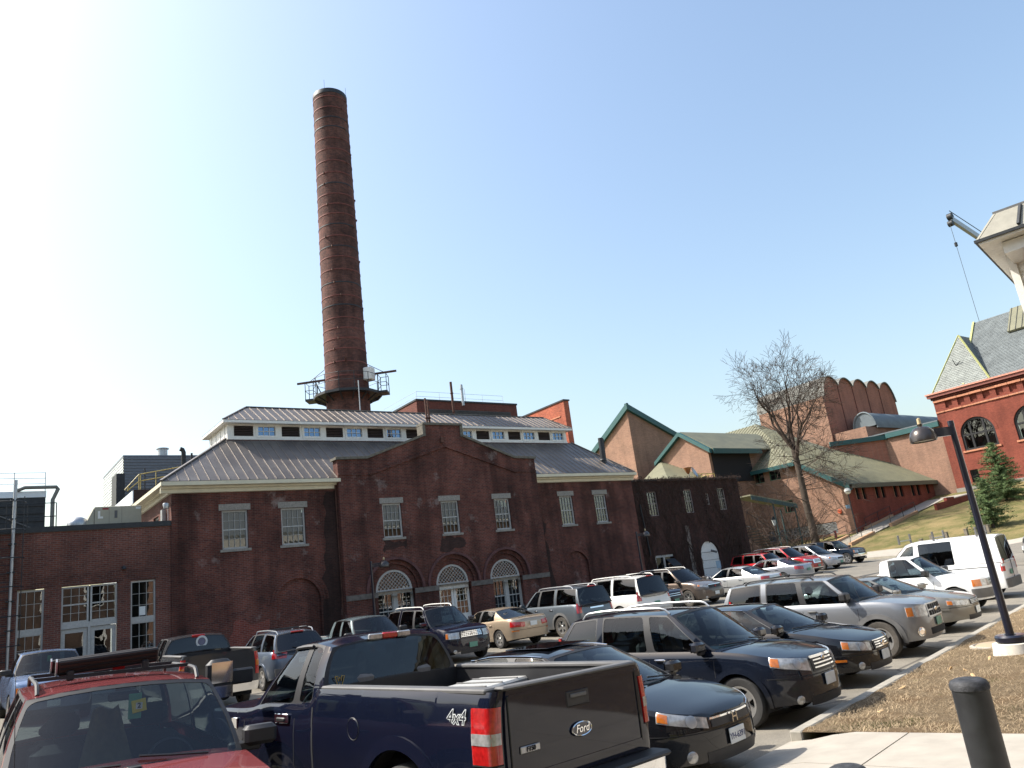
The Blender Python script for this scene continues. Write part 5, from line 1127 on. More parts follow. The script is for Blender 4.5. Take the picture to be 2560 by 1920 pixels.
M['needles'] = plain('spruce_needles', S8(84, 104, 58), .8, var=.55, vscale=2.5)
spruce('small dark spruce on the lawn in front of its taller neighbour', (67.8, 27.2, zlot(67.8, 27.2)), 4.1, 1.8, 2)
spruce('taller bushy spruce nearest to the red brick hall', (80.2, 30.4, zlot(80, 30)), 5.6, 2.7, 6)
# ------------------------------------------------------------------ lamps and bollards
def dome_lamp(label, loc, rz, h=3.95, base=True, s=1.0):
    o = empty('lamp_post', label, 'street lamp', loc, rz)
    MB().lathe([(.066*s, .28 if base else 0), (.058*s, h*.5), (.050*s, h)], 18).build('pole', 'pole', o, 50); MB().lathe([(0, h+.03), (.052*s, h+.02), (.055*s, h-.06)], 18).build('pole_cap', 'pole', o, 40)
    MB().bar((0, 0, h-.16), (.42, 0, h-.16), .07, .16).build('arm', 'pole', o)
    pr = [(.015, .24), (.045, .23), (.04, .19), (.13, .16), (.195, .09), (.222, .0), (.224, -.08), (.215, -.09), (.205, -.085), (.195, 0), (.11, .13), (0, .16)]
    MB().lathe(pr, 28, (.56, 0, h-.2)).build('lamp_head', plain('bronze_head', (.06, .05, .045), .3, .5, var=.2, coat=.4), o, 40); MB().lathe([(0, .02), (.12, 0), (.19, -.05)], 20, (.56, 0, h-.22)).build('lens', 'plate_w', o, 40); MB().lathe([(0, .12), (.03, .1), (.035, 0), (0, 0)], 10, (.56, 0, h+.03)).build('photo_cell', plain('photo_cell', S8(190, 170, 130), .5), o, 40)
    if base:
        MB().lathe([(0, .0), (.33, 0), (.30, .2), (.28, .205), (0, .21)], 28, (0, 0, -.02)).build('footing', plain('new_concrete', S8(206, 200, 186), .9), o, 40); MB().lathe([(.2, .19), (.24, .21), (.245, .28), (.22, .31), (.09, .31)], 28).build('base_collar', 'pole', o, 40)
    return o
lx, ly = 14.55, 6.05
dome_lamp('near black lamp post with dome head on a round concrete footing in the soil', (lx, ly, zbank(lx, ly)-.02), R_(143), 4.0)
dome_lamp('black lamp post with dome head before the left arched window', (15.0, 30.9, .33), R_(-25), 3.8, True)
dome_lamp('black lamp post with dome head at the seam of the ivy wing', (31.2, 30.7, .45), R_(-20), 3.95, True)
ln = empty('lantern_lamp', 'slim lantern lamp post with pale four sided head near the bare tree', 'street lamp', (60.3, 42, zlot(60.3, 42)))
MB().tube([(0, 0, 0), (0, 0, 3.7)], .05, 8).build('pole', 'steel', ln, 40); MB().lathe([(.12, 3.7), (.26, 4.2)], 4).build('lantern', 'plate_w', ln); MB().lathe([(.3, 4.2), (.1, 4.45), (0, 4.55)], 4).build('lantern_roof', 'steel', ln)
gl = empty('globe_lamp', 'white globe lamp post with a small blue sign at the theatre corner', 'street lamp', (72.2, 41.2, zlot(72.2, 41.2))); MB().tube([(0, 0, 0), (0, 0, 4.0)], .06, 8).build('pole', 'steel', gl, 40)
MB().lathe([(0, -.32)]+[(.32*math.cos(t), .32*math.sin(t)) for t in rng(-1.4, 1.4, 10)]+[(0, .32)], 20, (0, 0, 4.3)).build('globe', 'white', gl, 50); MB().lathe([(.322, -.03), (.33, 0), (.322, .03)], 20, (0, 0, 4.25)).build('globe_band', 'steel', gl); MB().box(-.9, -.25, -.03, .03, 2.6, 2.95).build('sign', plain('blue_sign', S8(120, 150, 170), .5), gl)
def bollard(label, loc, h):
    o = empty('bollard', label, 'bollard', loc); MB().lathe([(.101, -.3), (.101, h-.05)], 28).build('shaft', plain('bollard_black', (.022, .023, .025), .5, var=.35, vscale=9, bmp=.1), o, 50)
    MB().lathe([(.101, h-.05), (.107, h-.045), (.107, h-.018), (.098, h), (.075, h+.012), (0, h+.016)], 28).build('cap', plain('worn_cap', (.035, .036, .04), .7, var=.7, vscale=26, bmp=.4), o, 50); return o
bollard('thick black bollard standing at the pavement edge by the straw', (4.95, 2.36, zbank(4.95, 2.36)), 1.43-zbank(4.95, 2.36)); bollard('black bollard sunk low beside the pavement so only its cap shows', (4.12, 2.74, .2), .90)
# hydrant-like and orange cones by the theatre
fb = empty('fire_hydrant', 'small red hydrant in front of the louvred theatre wall', 'hydrant', (71.8, 43.3, zlot(71.8, 43.3))); MB().lathe([(.16, 0), (.16, .1), (.12, .12), (.12, .6), (.16, .62), (.1, .75), (0, .8)], 14).build('barrel', plain('hydrant_red', S8(150, 60, 50), .5), fb, 40); MB().tube([(-.2, 0, .45), (.2, 0, .45)], .05, 8).build('nozzle', 'galv', fb)
ob = empty('wall_alarm_bell', 'round orange alarm bell on the tan theatre wall', 'alarm bell', (73.05, 43.0, 5.55)); MB().lathe([(0, -.12), (.2, -.1), (.24, 0)], 16, (0, 0, 0), 'x').build('bell', plain('bell_orange', S8(200, 96, 64), .5), ob, 40)
sg = empty('diamond_sign', 'small diamond hazard placard on the right wing wall', 'sign', (31.0, 32.97, 1.6)); q = MB(); q.prism([(0, 0, -.2), (.2, 0, 0), (0, 0, .2), (-.2, 0, 0)], (0, .02, 0)); q.build('plate', 'plate_w', sg)
for dx, dz, c in ((-.1, 0, (.05, .1, .4)), (.1, 0, (.6, .5, .05)), (0, .1, (.5, .03, .02))): MB().prism([(dx, -.004, dz-.085), (dx+.085, -.004, dz), (dx, -.004, dz+.085), (dx-.085, -.004, dz)], (0, .003, 0)).build('quadrant', plain('sign_%.2f' % c[0], c, .5), sg)
bs = empty('info_sign', 'small blue notice on a post before the white arched door', 'sign', (39.0, 31.8, .6)); MB().tube([(0, 0, 0), (0, 0, 1.5)], .03, 6).build('post', 'galv', bs); MB().box(-.22, .22, -.03, -.02, 1.25, 1.7).build('panel', plain('blue_sign', S8(120, 150, 170)), bs)
# ------------------------------------------------------------------ vehicles
WHEEL = {}
def wheel_mesh(r, tw, style, dusty):
    k = (r, tw, style, dusty)
    if k in WHEEL: return WHEEL[k]
    rr = r*(.66 if style != 'steel' else .62); h = tw/2
    ty = MB().lathe([(rr-.01, -h+.01), (rr+.01, -h), (r*.93, -h), (r*.985, -h*.82), (r, -h*.55), (r, h*.55), (r*.985, h*.82), (r*.93, h), (rr+.01, h), (rr-.01, h-.01)], 36, (0, 0, 0), 'y').mesh('wheel', 40)
    ty.materials.append(M['dustrubber' if dusty else 'rubber'])
    rm = MB(); rm.lathe([(rr, h*.95), (rr-.03, h*.9), (rr-.035, h*.2), (rr-.05, -h*.6)], 32, (0, 0, 0), 'y'); rm.lathe([(0, h*.72), (.055, h*.72), (.07, h*.6), (.075, h*.3)], 16, (0, 0, 0), 'y')
    n = {'five': 5, 'six': 6, 'multi': 9, 'steel': 7}[style]
    for i in range(n):
        a = 2*math.pi*i/n; c, s_ = math.cos(a), math.sin(a); wd0, wd1 = (.045, .055) if n == 5 else (.035, .04) if n == 6 else (.025, .02) if n == 9 else (.05, .07)
        P = lambda rad_, o, y: (rad_*c-o*s_, y, rad_*s_+o*c)
        v = [P(.04, -wd0, h*.66), P(.04, wd0, h*.66), P(rr-.02, wd1, h*.8), P(rr-.02, -wd1, h*.8), P(.04, -wd0, h*.2), P(.04, wd0, h*.2), P(rr-.02, wd1, h*.4), P(rr-.02, -wd1, h*.4)]
        rm.add(v, [(0, 1, 2, 3), (0, 4, 5, 1), (1, 5, 6, 2), (2, 6, 7, 3), (3, 7, 4, 0)])
    rm = rm.mesh('rim', 35); rm.materials.append(M['alloy'])
    dk = MB().lathe([(0, -.0), (rr-.03, 0)], 24, (0, h*.05, 0), 'y').mesh('brake_disc'); dk.materials.append(M['dark'])
    WHEEL[k] = (ty, rm, dk); return WHEEL[k]

class Veh:
    def __init__(s, name, label, cat, mat, loc, yaw, L, W, H, wbs, fo, tr, top, lines, zb=.24, ef=.75, er=.6, pf=2.7, pr=3.2, nose=((0, -.05), (.35, 0), (.6, 0), (1.1, -.12)), tail=((0, -.06), (.4, 0), (.75, 0), (1.2, -.1)),
                 crown=.05, hc=.045, wsb=.20, wst=.10, rwb=.12, rwt=.05, bed=None, gb=(.84, .915, .865), gt=(.66, .735, .68), rz=None, front='F', wheels='five', dusty=False, tw=.2, group='cars parked in the lot', tintrear=False, pillar='black', yk=None, arch=None, seatmat='seat', ra=None, gname='side_window', wsmat='glass', sidemat='glass'):
        s.__dict__.update(locals()); s.mat = M[mat] if isinstance(mat, str) else mat
        zg = zlot(loc[0], loc[1]); f = Vector((math.cos(yaw), math.sin(yaw), 0))
        o = Vector((loc[0], loc[1], zg))
        if front == 'F': o = o-f*L
        # rest on the ground: level with the slope below the wheels
        xf, xr = L-fo, L-fo-wbs; s.xf, s.xr = xf, xr
        zf, zr_ = zlot(*(o+f*xf)[:2]), zlot(*(o+f*xr)[:2]); pitch = math.atan2(zf-zr_, wbs); o.z = zr_-math.tan(pitch)*xr
        s.root = empty(name, label, cat, o, 0, group); lf = Vector((-f.y, f.x, 0)); mid = o+f*(L*.5); s.root.rotation_euler = (math.atan2(zlot(*(mid+lf*.75)[:2])-zlot(*(mid-lf*.75)[:2]), 1.5), -pitch, yaw)
        s.ra = ra or tr*1.14; s.hwid = W/2
        s.yk = yk or [(0, .93), (.15, .975), (.4, 1.0), (.68, 1.0), (.86, .978), (.95, .955), (1, .925)]
        # outline of the left half, front centre to rear centre
        pts = []
        for i in range(13):
            t = math.pi/2*(1-i/12); pts.append((L-ef+ef*math.sin(t)**(2/pf), s.hw(L-ef)*max(0, math.cos(t))**(2/pf)))
        xs_ = set()
        x = L-ef-.1
        while x > er+.05: xs_.add(round(x, 3)); x -= .14
        for xw in (xf, xr):
            for k in range(0, 21): xs_.add(round(xw+s.ra*math.cos(math.pi*k/20), 4))
            for e in (-1, 1): xs_.add(round(xw+e*(s.ra+.004), 4))
        xs_ = sorted((v for v in xs_ if er+.02 < v < L-ef-.02), reverse=True)
        pts += [(v, s.hw(v)) for v in xs_]
        for i in range(13):
            t = math.pi/2*i/12; pts.append((er-er*math.sin(t)**(2/pr), s.hw(er)*max(0, math.cos(t))**(2/pr)))
        s.out = pts; s.S = [0]
        for a, b in zip(pts, pts[1:]): s.S.append(s.S[-1]+math.hypot(a[0]-b[0], a[1]-b[1]))
        s.ln = [(a, b) for a, b, *_ in lines]; s.kinds = [k[2] for k in lines[:-1]]
        s.xA, s.xD = s.ln[0][0], s.ln[-1][0]; s.xAt, s.xDt = s.ln[0][1], s.ln[-1][1]
        if s.rz is None: s.rz = [(s.xDt, H-.11), (lerp(s.xDt, s.xAt, .4), H-crown-.01), (lerp(s.xDt, s.xAt, .75), H-crown-.02), (s.xAt, H-.10)]
        s.body()
    def hw(s, x): return s.W/2*(1-.045*sm(s.L-1.7, s.L-.3, x)-.04*sm(1.3, 0, x))
    def t(s, x): return itps(s.top, x)
    def bot(s, x, y):
        b = s.zb+.05*sm(s.L-.8, s.L, x)+.08*sm(.8, 0, x)
        if y > .5*s.W/2:
            for xw in (s.xf, s.xr):
                d = s.ra**2-(x-xw)**2
                if d > 0: b = max(b, s.tr+math.sqrt(d)*1.0)
        return b
    def PT(s, x, y, z):
        t = s.t(x); h = (z-s.zb)/max(.1, t-s.zb); yy = y*itp(s.yk, h); xx = x
        if x > s.L-s.ef: xx += (x-(s.L-s.ef))/s.ef*itp(s.nose, z)
        if x < s.er: xx -= (s.er-x)/s.er*itp(s.tail, z)
        return Vector((xx, yy, z))
    def surf(s, q, z):
        """point on the lower body: q arc length from front centre, + left, - right"""
        sg = 1 if q >= 0 else -1; q = min(abs(q), s.S[-1]-1e-4)
        lo = 0; hi = len(s.S)-1
        while hi-lo > 1:
            m_ = (lo+hi)//2
            if s.S[m_] <= q: lo = m_
            else: hi = m_
        f = (q-s.S[lo])/max(1e-9, s.S[hi]-s.S[lo]); a, b = s.out[lo], s.out[hi]
        p = s.PT(lerp(a[0], b[0], f), lerp(a[1], b[1], f), z); p.y *= sg; return p
    def nrm(s, q, z):
        e = .02
        a = s.surf(q+e, z)-s.surf(q-e, z); b = s.surf(q, z+e)-s.surf(q, z-e); n = a.cross(b)
        if n.length < 1e-9: return Vector((1, 0, 0))
        n.normalize(); c = s.surf(q, z)-Vector((s.L/2, 0, z))
        return n if n.dot(c) > 0 else -n
    def sx(s, x):
        """arc length where the side reaches x"""
        for i in range(len(s.out)-1):
            if s.out[i][0] >= x >= s.out[i+1][0]:
                a, b = s.out[i][0], s.out[i+1][0]; return lerp(s.S[i], s.S[i+1], (a-x)/max(1e-9, a-b))
        return s.S[-1]*.5
    def gbf(s, x): return s.W/2*itps([(s.xD, s.gb[0]), (lerp(s.xD, s.xA, .35), s.gb[1]), (lerp(s.xD, s.xA, .8), s.gb[1]), (s.xA, s.gb[2])], x)
    def gtf(s, x): return s.W/2*itps([(s.xDt, s.gt[0]), (lerp(s.xDt, s.xAt, .35), s.gt[1]), (lerp(s.xDt, s.xAt, .75), s.gt[1]), (s.xAt, s.gt[2])], x)
    def line(s, k, v):
        xb, xt = s.ln[k]; b = Vector((xb, s.gbf(xb), s.t(xb)-.012)); t = Vector((xt, s.gtf(xt), itps(s.rz, xt)))
        p = b.lerp(t, v); p.y += .028*math.sin(math.pi*v); return p
    def Sside(s, k, sg=1):
        def f(u, v):
            p = s.line(k, v).lerp(s.line(k+1, v), u); xb = lerp(s.ln[k][0], s.ln[k+1][0], u); xt = lerp(s.ln[k][1], s.ln[k+1][1], u)
            yb, yt = s.gbf(xb), s.gtf(xt); p.y = lerp(yb, yt, v)+.028*math.sin(math.pi*v); p.z = lerp(s.t(xb)-.012, itps(s.rz, xt), v); p.y *= sg; return p
        return f
    def Sws(s, u, v, k=0, bb=None, bt=None):
        p = s.line(k, v); c = 1-abs(2*u-1)**2.2; p.y *= 1-2*u
        bb = s.wsb if bb is None else bb; bt = s.wst if bt is None else bt
        p.x += lerp(bb, bt, v)*c; p.z += c*(lerp(s.hc*.9, s.crown, v)); return p
    def Srw(s, u, v):
        return s.Sws(u, v, len(s.ln)-1, -s.rwb, -s.rwt)
    def cell(s, S, mg, rad_, gl, inset=.006, n=5):
        """frame ring + glass for a window cell; mg = margins in u0,u1,v0,v1"""
        u0, u1, v0, v1 = mg[0], 1-mg[1], mg[2], 1-mg[3]; frame = MB()
        lu = max(.05, (S(.5+.01, .5)-S(.5-.01, .5)).length*50); lv = max(.05, (S(.5, .51)-S(.5, .49)).length*50); ru, rv = min(rad_/lu, (u1-u0)*.45), min(rad_/lv, (v1-v0)*.45)
        inn, outr = [], []
        for (cu, cv, eu, ev, a0) in ((u1-ru, v1-rv, 1, 1, 0), (u0+ru, v1-rv, 0, 1, 90), (u0+ru, v0+rv, 0, 0, 180), (u1-ru, v0+rv, 1, 0, 270)):
            for j in range(n):
                a = R_(a0+90*j/(n-1)); inn.append((cu+ru*math.cos(a), cv+rv*math.sin(a))); outr.append((eu, ev))
            # edge points to the next corner
            nx = {0: (u0+ru, v1, 0, 1, 1, 0), 90: (u0, v0+rv, 0, 0, 0, 1), 180: (u1-ru, v0, 1, 0, 1, 0), 270: (u1, v1-rv, 1, 1, 0, 1)}[a0]
            a_ = inn[-1]
            for j in range(1, 6):
                f = j/6; inn.append((lerp(a_[0], nx[0], f), lerp(a_[1], nx[1], f))); outr.append((lerp(eu, nx[2], f), lerp(ev, nx[3], f)))
        m_ = len(inn); o = len(frame.v)
        ctr = S(.5, .5)
        def inw(u, v):
            e = .01; nn = (S(u+e, v)-S(u-e, v)).cross(S(u, v+e)-S(u, v-e)).normalized(); c_ = Vector((lerp(s.xD, s.xA, .5), 0, s.H*.6))
            return -nn if nn.dot(ctr-c_) > 0 else nn
        I3 = [S(*p) for p in inn]; G3 = [S(*p)+inw(*p)*inset for p in inn]
        frame.v += [tuple(S(*p)) for p in outr]+[tuple(p) for p in I3]+[tuple(p) for p in G3]
        for j in range(m_):
            k = (j+1) % m_; frame.f += [(o+j, o+k, o+m_+k, o+m_+j), (o+m_+j, o+m_+k, o+2*m_+k, o+2*m_+j)]
        g = MB(); cu, cv = (u0+u1)/2, (v0+v1)/2; rings = []
        for f in (1, .8, .6, .4, .2):
            rings.append([S(lerp(cu, p[0], f), lerp(cv, p[1], f))+inw(lerp(cu, p[0], f), lerp(cv, p[1], f))*inset for p in inn])
        for R in rings: g.v += [tuple(p) for p in R]
        for q in range(len(rings)-1):
            for j in range(m_): k = (j+1) % m_; g.f.append((q*m_+j, q*m_+k, (q+1)*m_+k, (q+1)*m_+j))
        g.v.append(tuple(S(cu, cv)+inw(cu, cv)*inset)); c0 = (len(rings)-1)*m_
        for j in range(m_): g.f.append((c0+j, c0+(j+1) % m_, len(g.v)-1))
        w_ = g.build(gl[0], gl[1], s.root, 50); frame.build('window_frame', M['black'] if s.pillar == 'black' else s.mat, w_, 38); return w_
    def body(s):
        root, L = s.root, s.L; b = MB(); V = [0, .08, .2, .36, .52, .68, .8, .88, .94, 1.0]; nO = len(s.out)
        for sg in (1, -1):
            g = []
            for v in V:
                row = []
                for x, y in s.out:
                    bz = s.bot(x, y); z = bz+(s.t(x)-bz)*v; p = s.PT(x, y, z); row.append((p.x, p.y*sg, p.z))
                g.append(row)
            b.grid(g)
        xc = s.xA-.02; xd = s.xD+.04
        bedx = s.bed['x1'] if s.bed else None
        rows_f, rows_r = [], []
        for i, (x, y) in enumerate(s.out):
            p = s.PT(x, y, s.t(x)); n = 12
            row = []
            hcr = s.hc*min(1, (y/(s.W/2))**1.5) if x > xd else s.hc*.6*min(1, y/(s.W/2))
            for k in range(n+1):
                f = 1-2*k/n; row.append((p.x, p.y*f, p.z+hcr*(1-abs(f)**2.4)))
            if x >= xc-.25: rows_f.append(row)
            elif x <= xd+.05 and (bedx is None or x > bedx-.05): rows_r.append(row)
        b.grid(rows_f)
        if len(rows_r) > 1 and not s.bed: b.grid(rows_r)
        for sg in (1, -1):
            g = []
            for x, y in s.out:
                if xd-.15 <= x <= xc+.1:
                    p = s.PT(x, y, s.t(x)); g.append([(p.x, p.y*sg, p.z), (p.x, (s.gbf(x)-.015)*sg, p.z+.004)])
            if len(g) > 1: b.grid(g)
        # greenhouse: pillars, roof, frames
        for k, kd in enumerate(s.kinds):
            for sg in (1, -1):
                S = s.Sside(k, sg)
                if kd in 'pk':
                    g_ = [[S(u/2, v/8) for u in range(3)] for v in range(9)]
                    if kd == 'p': b.grid(g_)
                    else: MB().grid(g_).build('pillar_trim', 'black', root, 38)
                else:
                    s.cell(S, (.03, .03, .03, .045), .05, (s.gname, 'tint' if kd == 't' else s.sidemat))
        s.cell(s.Sws, (.022, .022, .03, .05), .07, ('windshield', s.wsmat), .004)
        if not s.bed or not s.bed.get('norear'): s.cell(s.Srw, (.03, .03, .05, .05), .08, ('rear_window', 'tint' if s.tintrear else 'glass'), .004)
        g = []
        for j in range(13):
            a = j/12; x = lerp(s.xAt, s.xDt, a); y = s.gtf(x); z = itps(s.rz, x); row = []
            for k in range(17):
                u = k/16; c = 1-abs(2*u-1)**2.2; row.append((x+lerp(s.wst, -s.rwt, a)*c, y*(1-2*u), z+s.crown*c))
            g.append(row)
        b.grid(g)
        b.build('body', s.mat, root, 38)
        # underside, wheel wells
        ub = MB(); ub.box(.25, L-.3, -s.W*.40, s.W*.40, s.zb+.02, s.zb+.12)
        for xw in (s.xf, s.xr):
            for sg in (1, -1):
                A = [(xw+(s.ra+.01)*math.cos(t), s.tr+(s.ra+.01)*math.sin(t)) for t in rng(-.3, math.pi+.3, 14)]; y0_, y1_ = s.W*.24*sg, s.W*.485*sg
                ub.grid([[(x, y0_, z) for x, z in A], [(x, y1_, z) for x, z in A]]); ub.poly([(x, y0_, z) for x, z in A])
        ub.build('underbody', 'dark', root)
        for xw in (s.xf, s.xr):
            for sg in (1, -1):
                ty, rm, dk = wheel_mesh(s.tr, s.tw, s.wheels, s.dusty); w_ = obj('wheel', ty, None, root, (xw, sg*(s.W/2-s.tw/2-.025), s.tr), (0, 0 if xw == s.xf else .35, 0 if sg > 0 else math.pi)); obj('rim', rm, None, w_); obj('brake_disc', dk, None, w_)
        # cabin
        zt_ = min(s.t(s.xA), s.t(lerp(s.xA, s.xD, .5)))-.03; yb = s.W/2*.80; x0_, x1_ = max(s.xD-.1, .15) if not s.bed else s.xD+.02, s.xA+.1; c = MB(); zf_ = s.zb+.13
        c.quad((x0_, -yb, zf_), (x1_, -yb, zf_), (x1_, yb, zf_), (x0_, yb, zf_))
        for a, d in (((x0_, -yb), (x1_, -yb)), ((x0_, yb), (x1_, yb)), ((x0_, -yb), (x0_, yb)), ((x1_, -yb), (x1_, yb))): c.quad((*a, zf_), (*d, zf_), (*d, zt_), (*a, zt_))
        c.build('cabin', 'darkseat', root)
        d = MB(); d.bbox(s.xA-.42, s.xA+.12, -yb+.02, yb-.02, zt_-.3, s.t(s.xA)-.015, .05); d.build('dashboard', 'darkseat', root, 40)
        sxx = s.xA-1.35; zs_ = s.H*.36
        seat = MB(); seat.bbox(-.02, .5, -.25, .25, -.12, .05, .05); seat.bbox(-.2, -.02, -.24, .24, 0, .58, .07); seat.bbox(-.2, -.08, -.13, .13, .64, .83, .05); seat.tube([(-.14, -.06, .55), (-.14, -.06, .68)], .008, 4); seat.tube([(-.14, .06, .55), (-.14, .06, .68)], .008, 4); me = seat.mesh('seat', 40); me.materials.append(M[s.seatmat])
        for y in (-.37, .37): obj('seat', me, None, root, (sxx, y, zs_))
        if not s.bed:
            q = MB(); q.bbox(-.02, .45, -.6, .6, -.12, .05, .05); q.bbox(-.2, -.02, -.6, .6, 0, .55, .07)
            for y in (-.4, .4): q.bbox(-.2, -.09, y-.12, y+.12, .56, .70, .05)
            q.build('rear_seat', s.seatmat, root, 40, loc=(max(sxx-.85, s.xD+.35), 0, zs_))
        q = MB(); q.tube([(0, .18*math.cos(t), .18*math.sin(t)) for t in rng(0, 2*math.pi, 20)], .016, 6, False); q.bar((0, -.17, 0), (0, .17, 0), .02, .05); q.bar((0, 0, 0), (.25, 0, -.08), .04, .04); w_ = q.build('steering_wheel', 'black', root, 40); w_.location = (s.xA-.5, .37, zt_-.02); w_.rotation_euler = (0, -.35, 0)
        s.part('rear_view_mirror', MB().bbox(-.02, .02, -.12, .12, -.035, .035, .015), 'black').location = s.Sws(.5, .86)+Vector((-.09, 0, -.02))
    def part(s, name, mb, mat, smooth=40, parent=None): return mb.build(name, mat, parent or s.root, smooth)
    def patch(s, name, mat, q0, q1, z0, z1, off=.006, n=8, m_=4, parent=None, edge=.012, smooth=50):
        """shell laid on the lower body; q arc lengths, z numbers or (at q0, at q1) or lists of (f,z)"""
        def zf(z, f): return lerp(z[0], z[1], f) if isinstance(z, tuple) else itp(z, f) if isinstance(z, list) else z
        g = []
        for j in range(m_+1):
            row = []
            for i in range(n+1):
                f = i/n; q = lerp(q0, q1, f); z = lerp(zf(z0, f), zf(z1, f), j/m_); row.append(s.surf(q, z)+s.nrm(q, z)*off)
            g.append(row)
        mb = MB(); mb.grid(g)
        loop = g[0]+[r[-1] for r in g[1:]]+g[-1][::-1][1:]+[r[0] for r in g[::-1][1:]]
        cen = Vector((s.L/2, 0, .6)); inn = [p+(cen-p).normalized()*(edge+off) for p in loop]; mb.grid([loop, inn])
        return mb.build(name, mat, parent or s.root, smooth)
    def both(s, name, mat, q0, q1, z0, z1, **k): return [s.patch(name, mat, sg*q0, sg*q1, z0, z1, **k) for sg in (1, -1)]
    def rr(s, q): return s.S[-1]-q
    def rear(s, name, mat, r0, r1, z0, z1, **k):
        """patch at the tail; r from the rear centre, one side (r0>0) or spanning (-r..r)"""
        if r0 < 0:
            hs = []
            for sg in (1, -1): hs.append(s.patch(name, mat, sg*(s.S[-1]-1e-3), sg*(s.S[-1]-r1), z0, z1, **k))
            return hs
        return [s.patch(name, mat, sg*(s.S[-1]-r0), sg*(s.S[-1]-r1), z0, z1, **k) for sg in (1, -1)]
    def spanR(s, name, mat, r, z0, z1, off=.008, n=12, m_=3, parent=None):
        g = [[s.surf((s.S[-1]-abs(v))*(1 if v >= 0 else -1), lerp(z0, z1, j/m_))+Vector((-off, 0, 0)) for v in rng(r, -r, n)] for j in range(m_+1)]
        mb = MB(); mb.grid(g); loop = g[0]+[q[-1] for q in g[1:]]+g[-1][::-1][1:]+[q[0] for q in g[::-1][1:]]; mb.grid([loop, [p+Vector((.03, 0, 0)) for p in loop]]); return mb.build(name, mat, parent or s.root, 40)
    def seams(s, xs, z0=None):
        for x in xs:
            q = s.sx(x); z0_ = (z0 or s.zb+.08)
            for sg in (1, -1): s.patch('door_seam', 'dark', sg*(q-.004), sg*(q+.004), z0_, s.t(x)-.015, off=.0015, n=1, m_=6, edge=.001)
    def handles(s, xs, z, mat=None):
        for x in xs:
            for sg in (1, -1):
                q = sg*s.sx(x); p, n = s.surf(q, z), s.nrm(q, z); mb = MB(); mb.bbox(-.10, .10, -.012, .022, -.016, .016, .01); h = mb.build('door_handle', mat or s.mat, s.root, 40); h.location = p+n*.02
                if sg < 0: h.rotation_euler = (0, 0, math.pi)
    def mirrors(s, dx=-.12, z=.07, mat=None, big=1.0):
        x = s.xA+dx
        for sg in (1, -1):
            mb = MB(); mb.bbox(-.05*big, .08*big, -.12*big, .12*big, -.065*big, .075*big, .03); h = mb.build('wing_mirror', mat or s.mat, s.root, 40); h.location = (x, sg*(s.W/2+.045), s.t(x)+z)
            MB().bbox(-.03, .05, -.13, .13, -.05, .03, .015).build('mirror_arm', 'black', h, 40).location = (0, -sg*.12, -.06); g = MB().quad((-.062*big, -.095*big, -.06*big), (-.062*big, .095*big, -.06*big), (-.062*big, .095*big, .07*big), (-.062*big, -.095*big, .07*big)); g.build('mirror_glass', 'chrome', h)
    def plate(s, end, z, mat='plate_w', txt=None, y=0):
        q = s.surf(.001 if end == 'F' else s.S[-1]-.002, z); mb = MB(); mb.bbox(-.006, .006, -.152, .152, -.076, .076, .004); d = 1 if end == 'F' else -1; p = mb.build('licence_plate', mat, s.root); p.location = (q.x+d*.022, y, z)
        if txt:
            t = obj('plate_text', text_mesh(txt, .085, .001, .001), plain('plate_ink', (.02, .03, .12), .6), p, (d*.008, 0, -.005), (math.pi/2, 0, d*math.pi/2))
        return p
    def wipers(s):
        for y0_, y1_ in ((.05, .55), (-.62, -.08)):
            pts = [s.Sws(.5-y/(2*s.gbf(s.xA)), v)+Vector((.02, 0, .012)) for y, v in ((y1_, .035), (lerp(y0_, y1_, .5), .06), (y0_, .10))]; s.part('wiper', MB().tube(pts, .010, 5), 'black')
    def rails(s, x0, x1, mat='galv', h=.075, bars=(), feet=True, yf=.88):
        for sg in (1, -1):
            P = lambda x, dz: Vector((x, s.gtf(x)*yf*sg, itps(s.rz, x)+s.crown*.25+dz)); r = MB(); n = 12
            r.tube([P(x0, .0), P(x0+.08, h*.8)]+[P(lerp(x0+.15, x1-.15, i/n), h) for i in range(n+1)]+[P(x1-.08, h*.8), P(x1, 0)], .018, 6); s.part('roof_rail', r, mat)
        for x in bars:
            y = s.gtf(x)*yf; z = itps(s.rz, x)+s.crown*.25+h+.01; s.part('cross_bar', MB().bar((x, -y, z), (x, y, z), .06, .03), 'black')
    def arch_lips(s, mat, w_=.05, ends=True):
        for xw in (s.xf, s.xr):
            for sg in (1, -1):
                g0, g1 = [], []
                for t in rng(-.15, math.pi+.15, 20):
                    x, z = xw+(s.ra+.0)*math.cos(t), s.tr+(s.ra)*math.sin(t); x2, z2 = xw+(s.ra+w_)*math.cos(t), s.tr+(s.ra+w_)*math.sin(t)
                    p = s.PT(x, s.hw(x), max(z, s.zb)); p2 = s.PT(x2, s.hw(x2), max(z2, s.zb)); g0.append((p.x, (p.y+.022)*sg, p.z)); g1.append((p2.x, (p2.y+.012)*sg, p2.z))
                mb = MB(); mb.grid([[(p[0], p[1]-.05*sg, p[2]) for p in g0], g0, g1, [(p[0], p[1]-.02*sg, p[2]) for p in g1]]); s.part('wheel_arch', mb, mat)
    def cladding(s, z1, mat, x0=None, x1=None):
        q0, q1 = s.sx(s.xf-s.ra-.02), s.sx(s.xr+s.ra+.02)
        s.both('sill_cladding', mat, q0, q1, s.zb+.01, z1, off=.012, n=14)
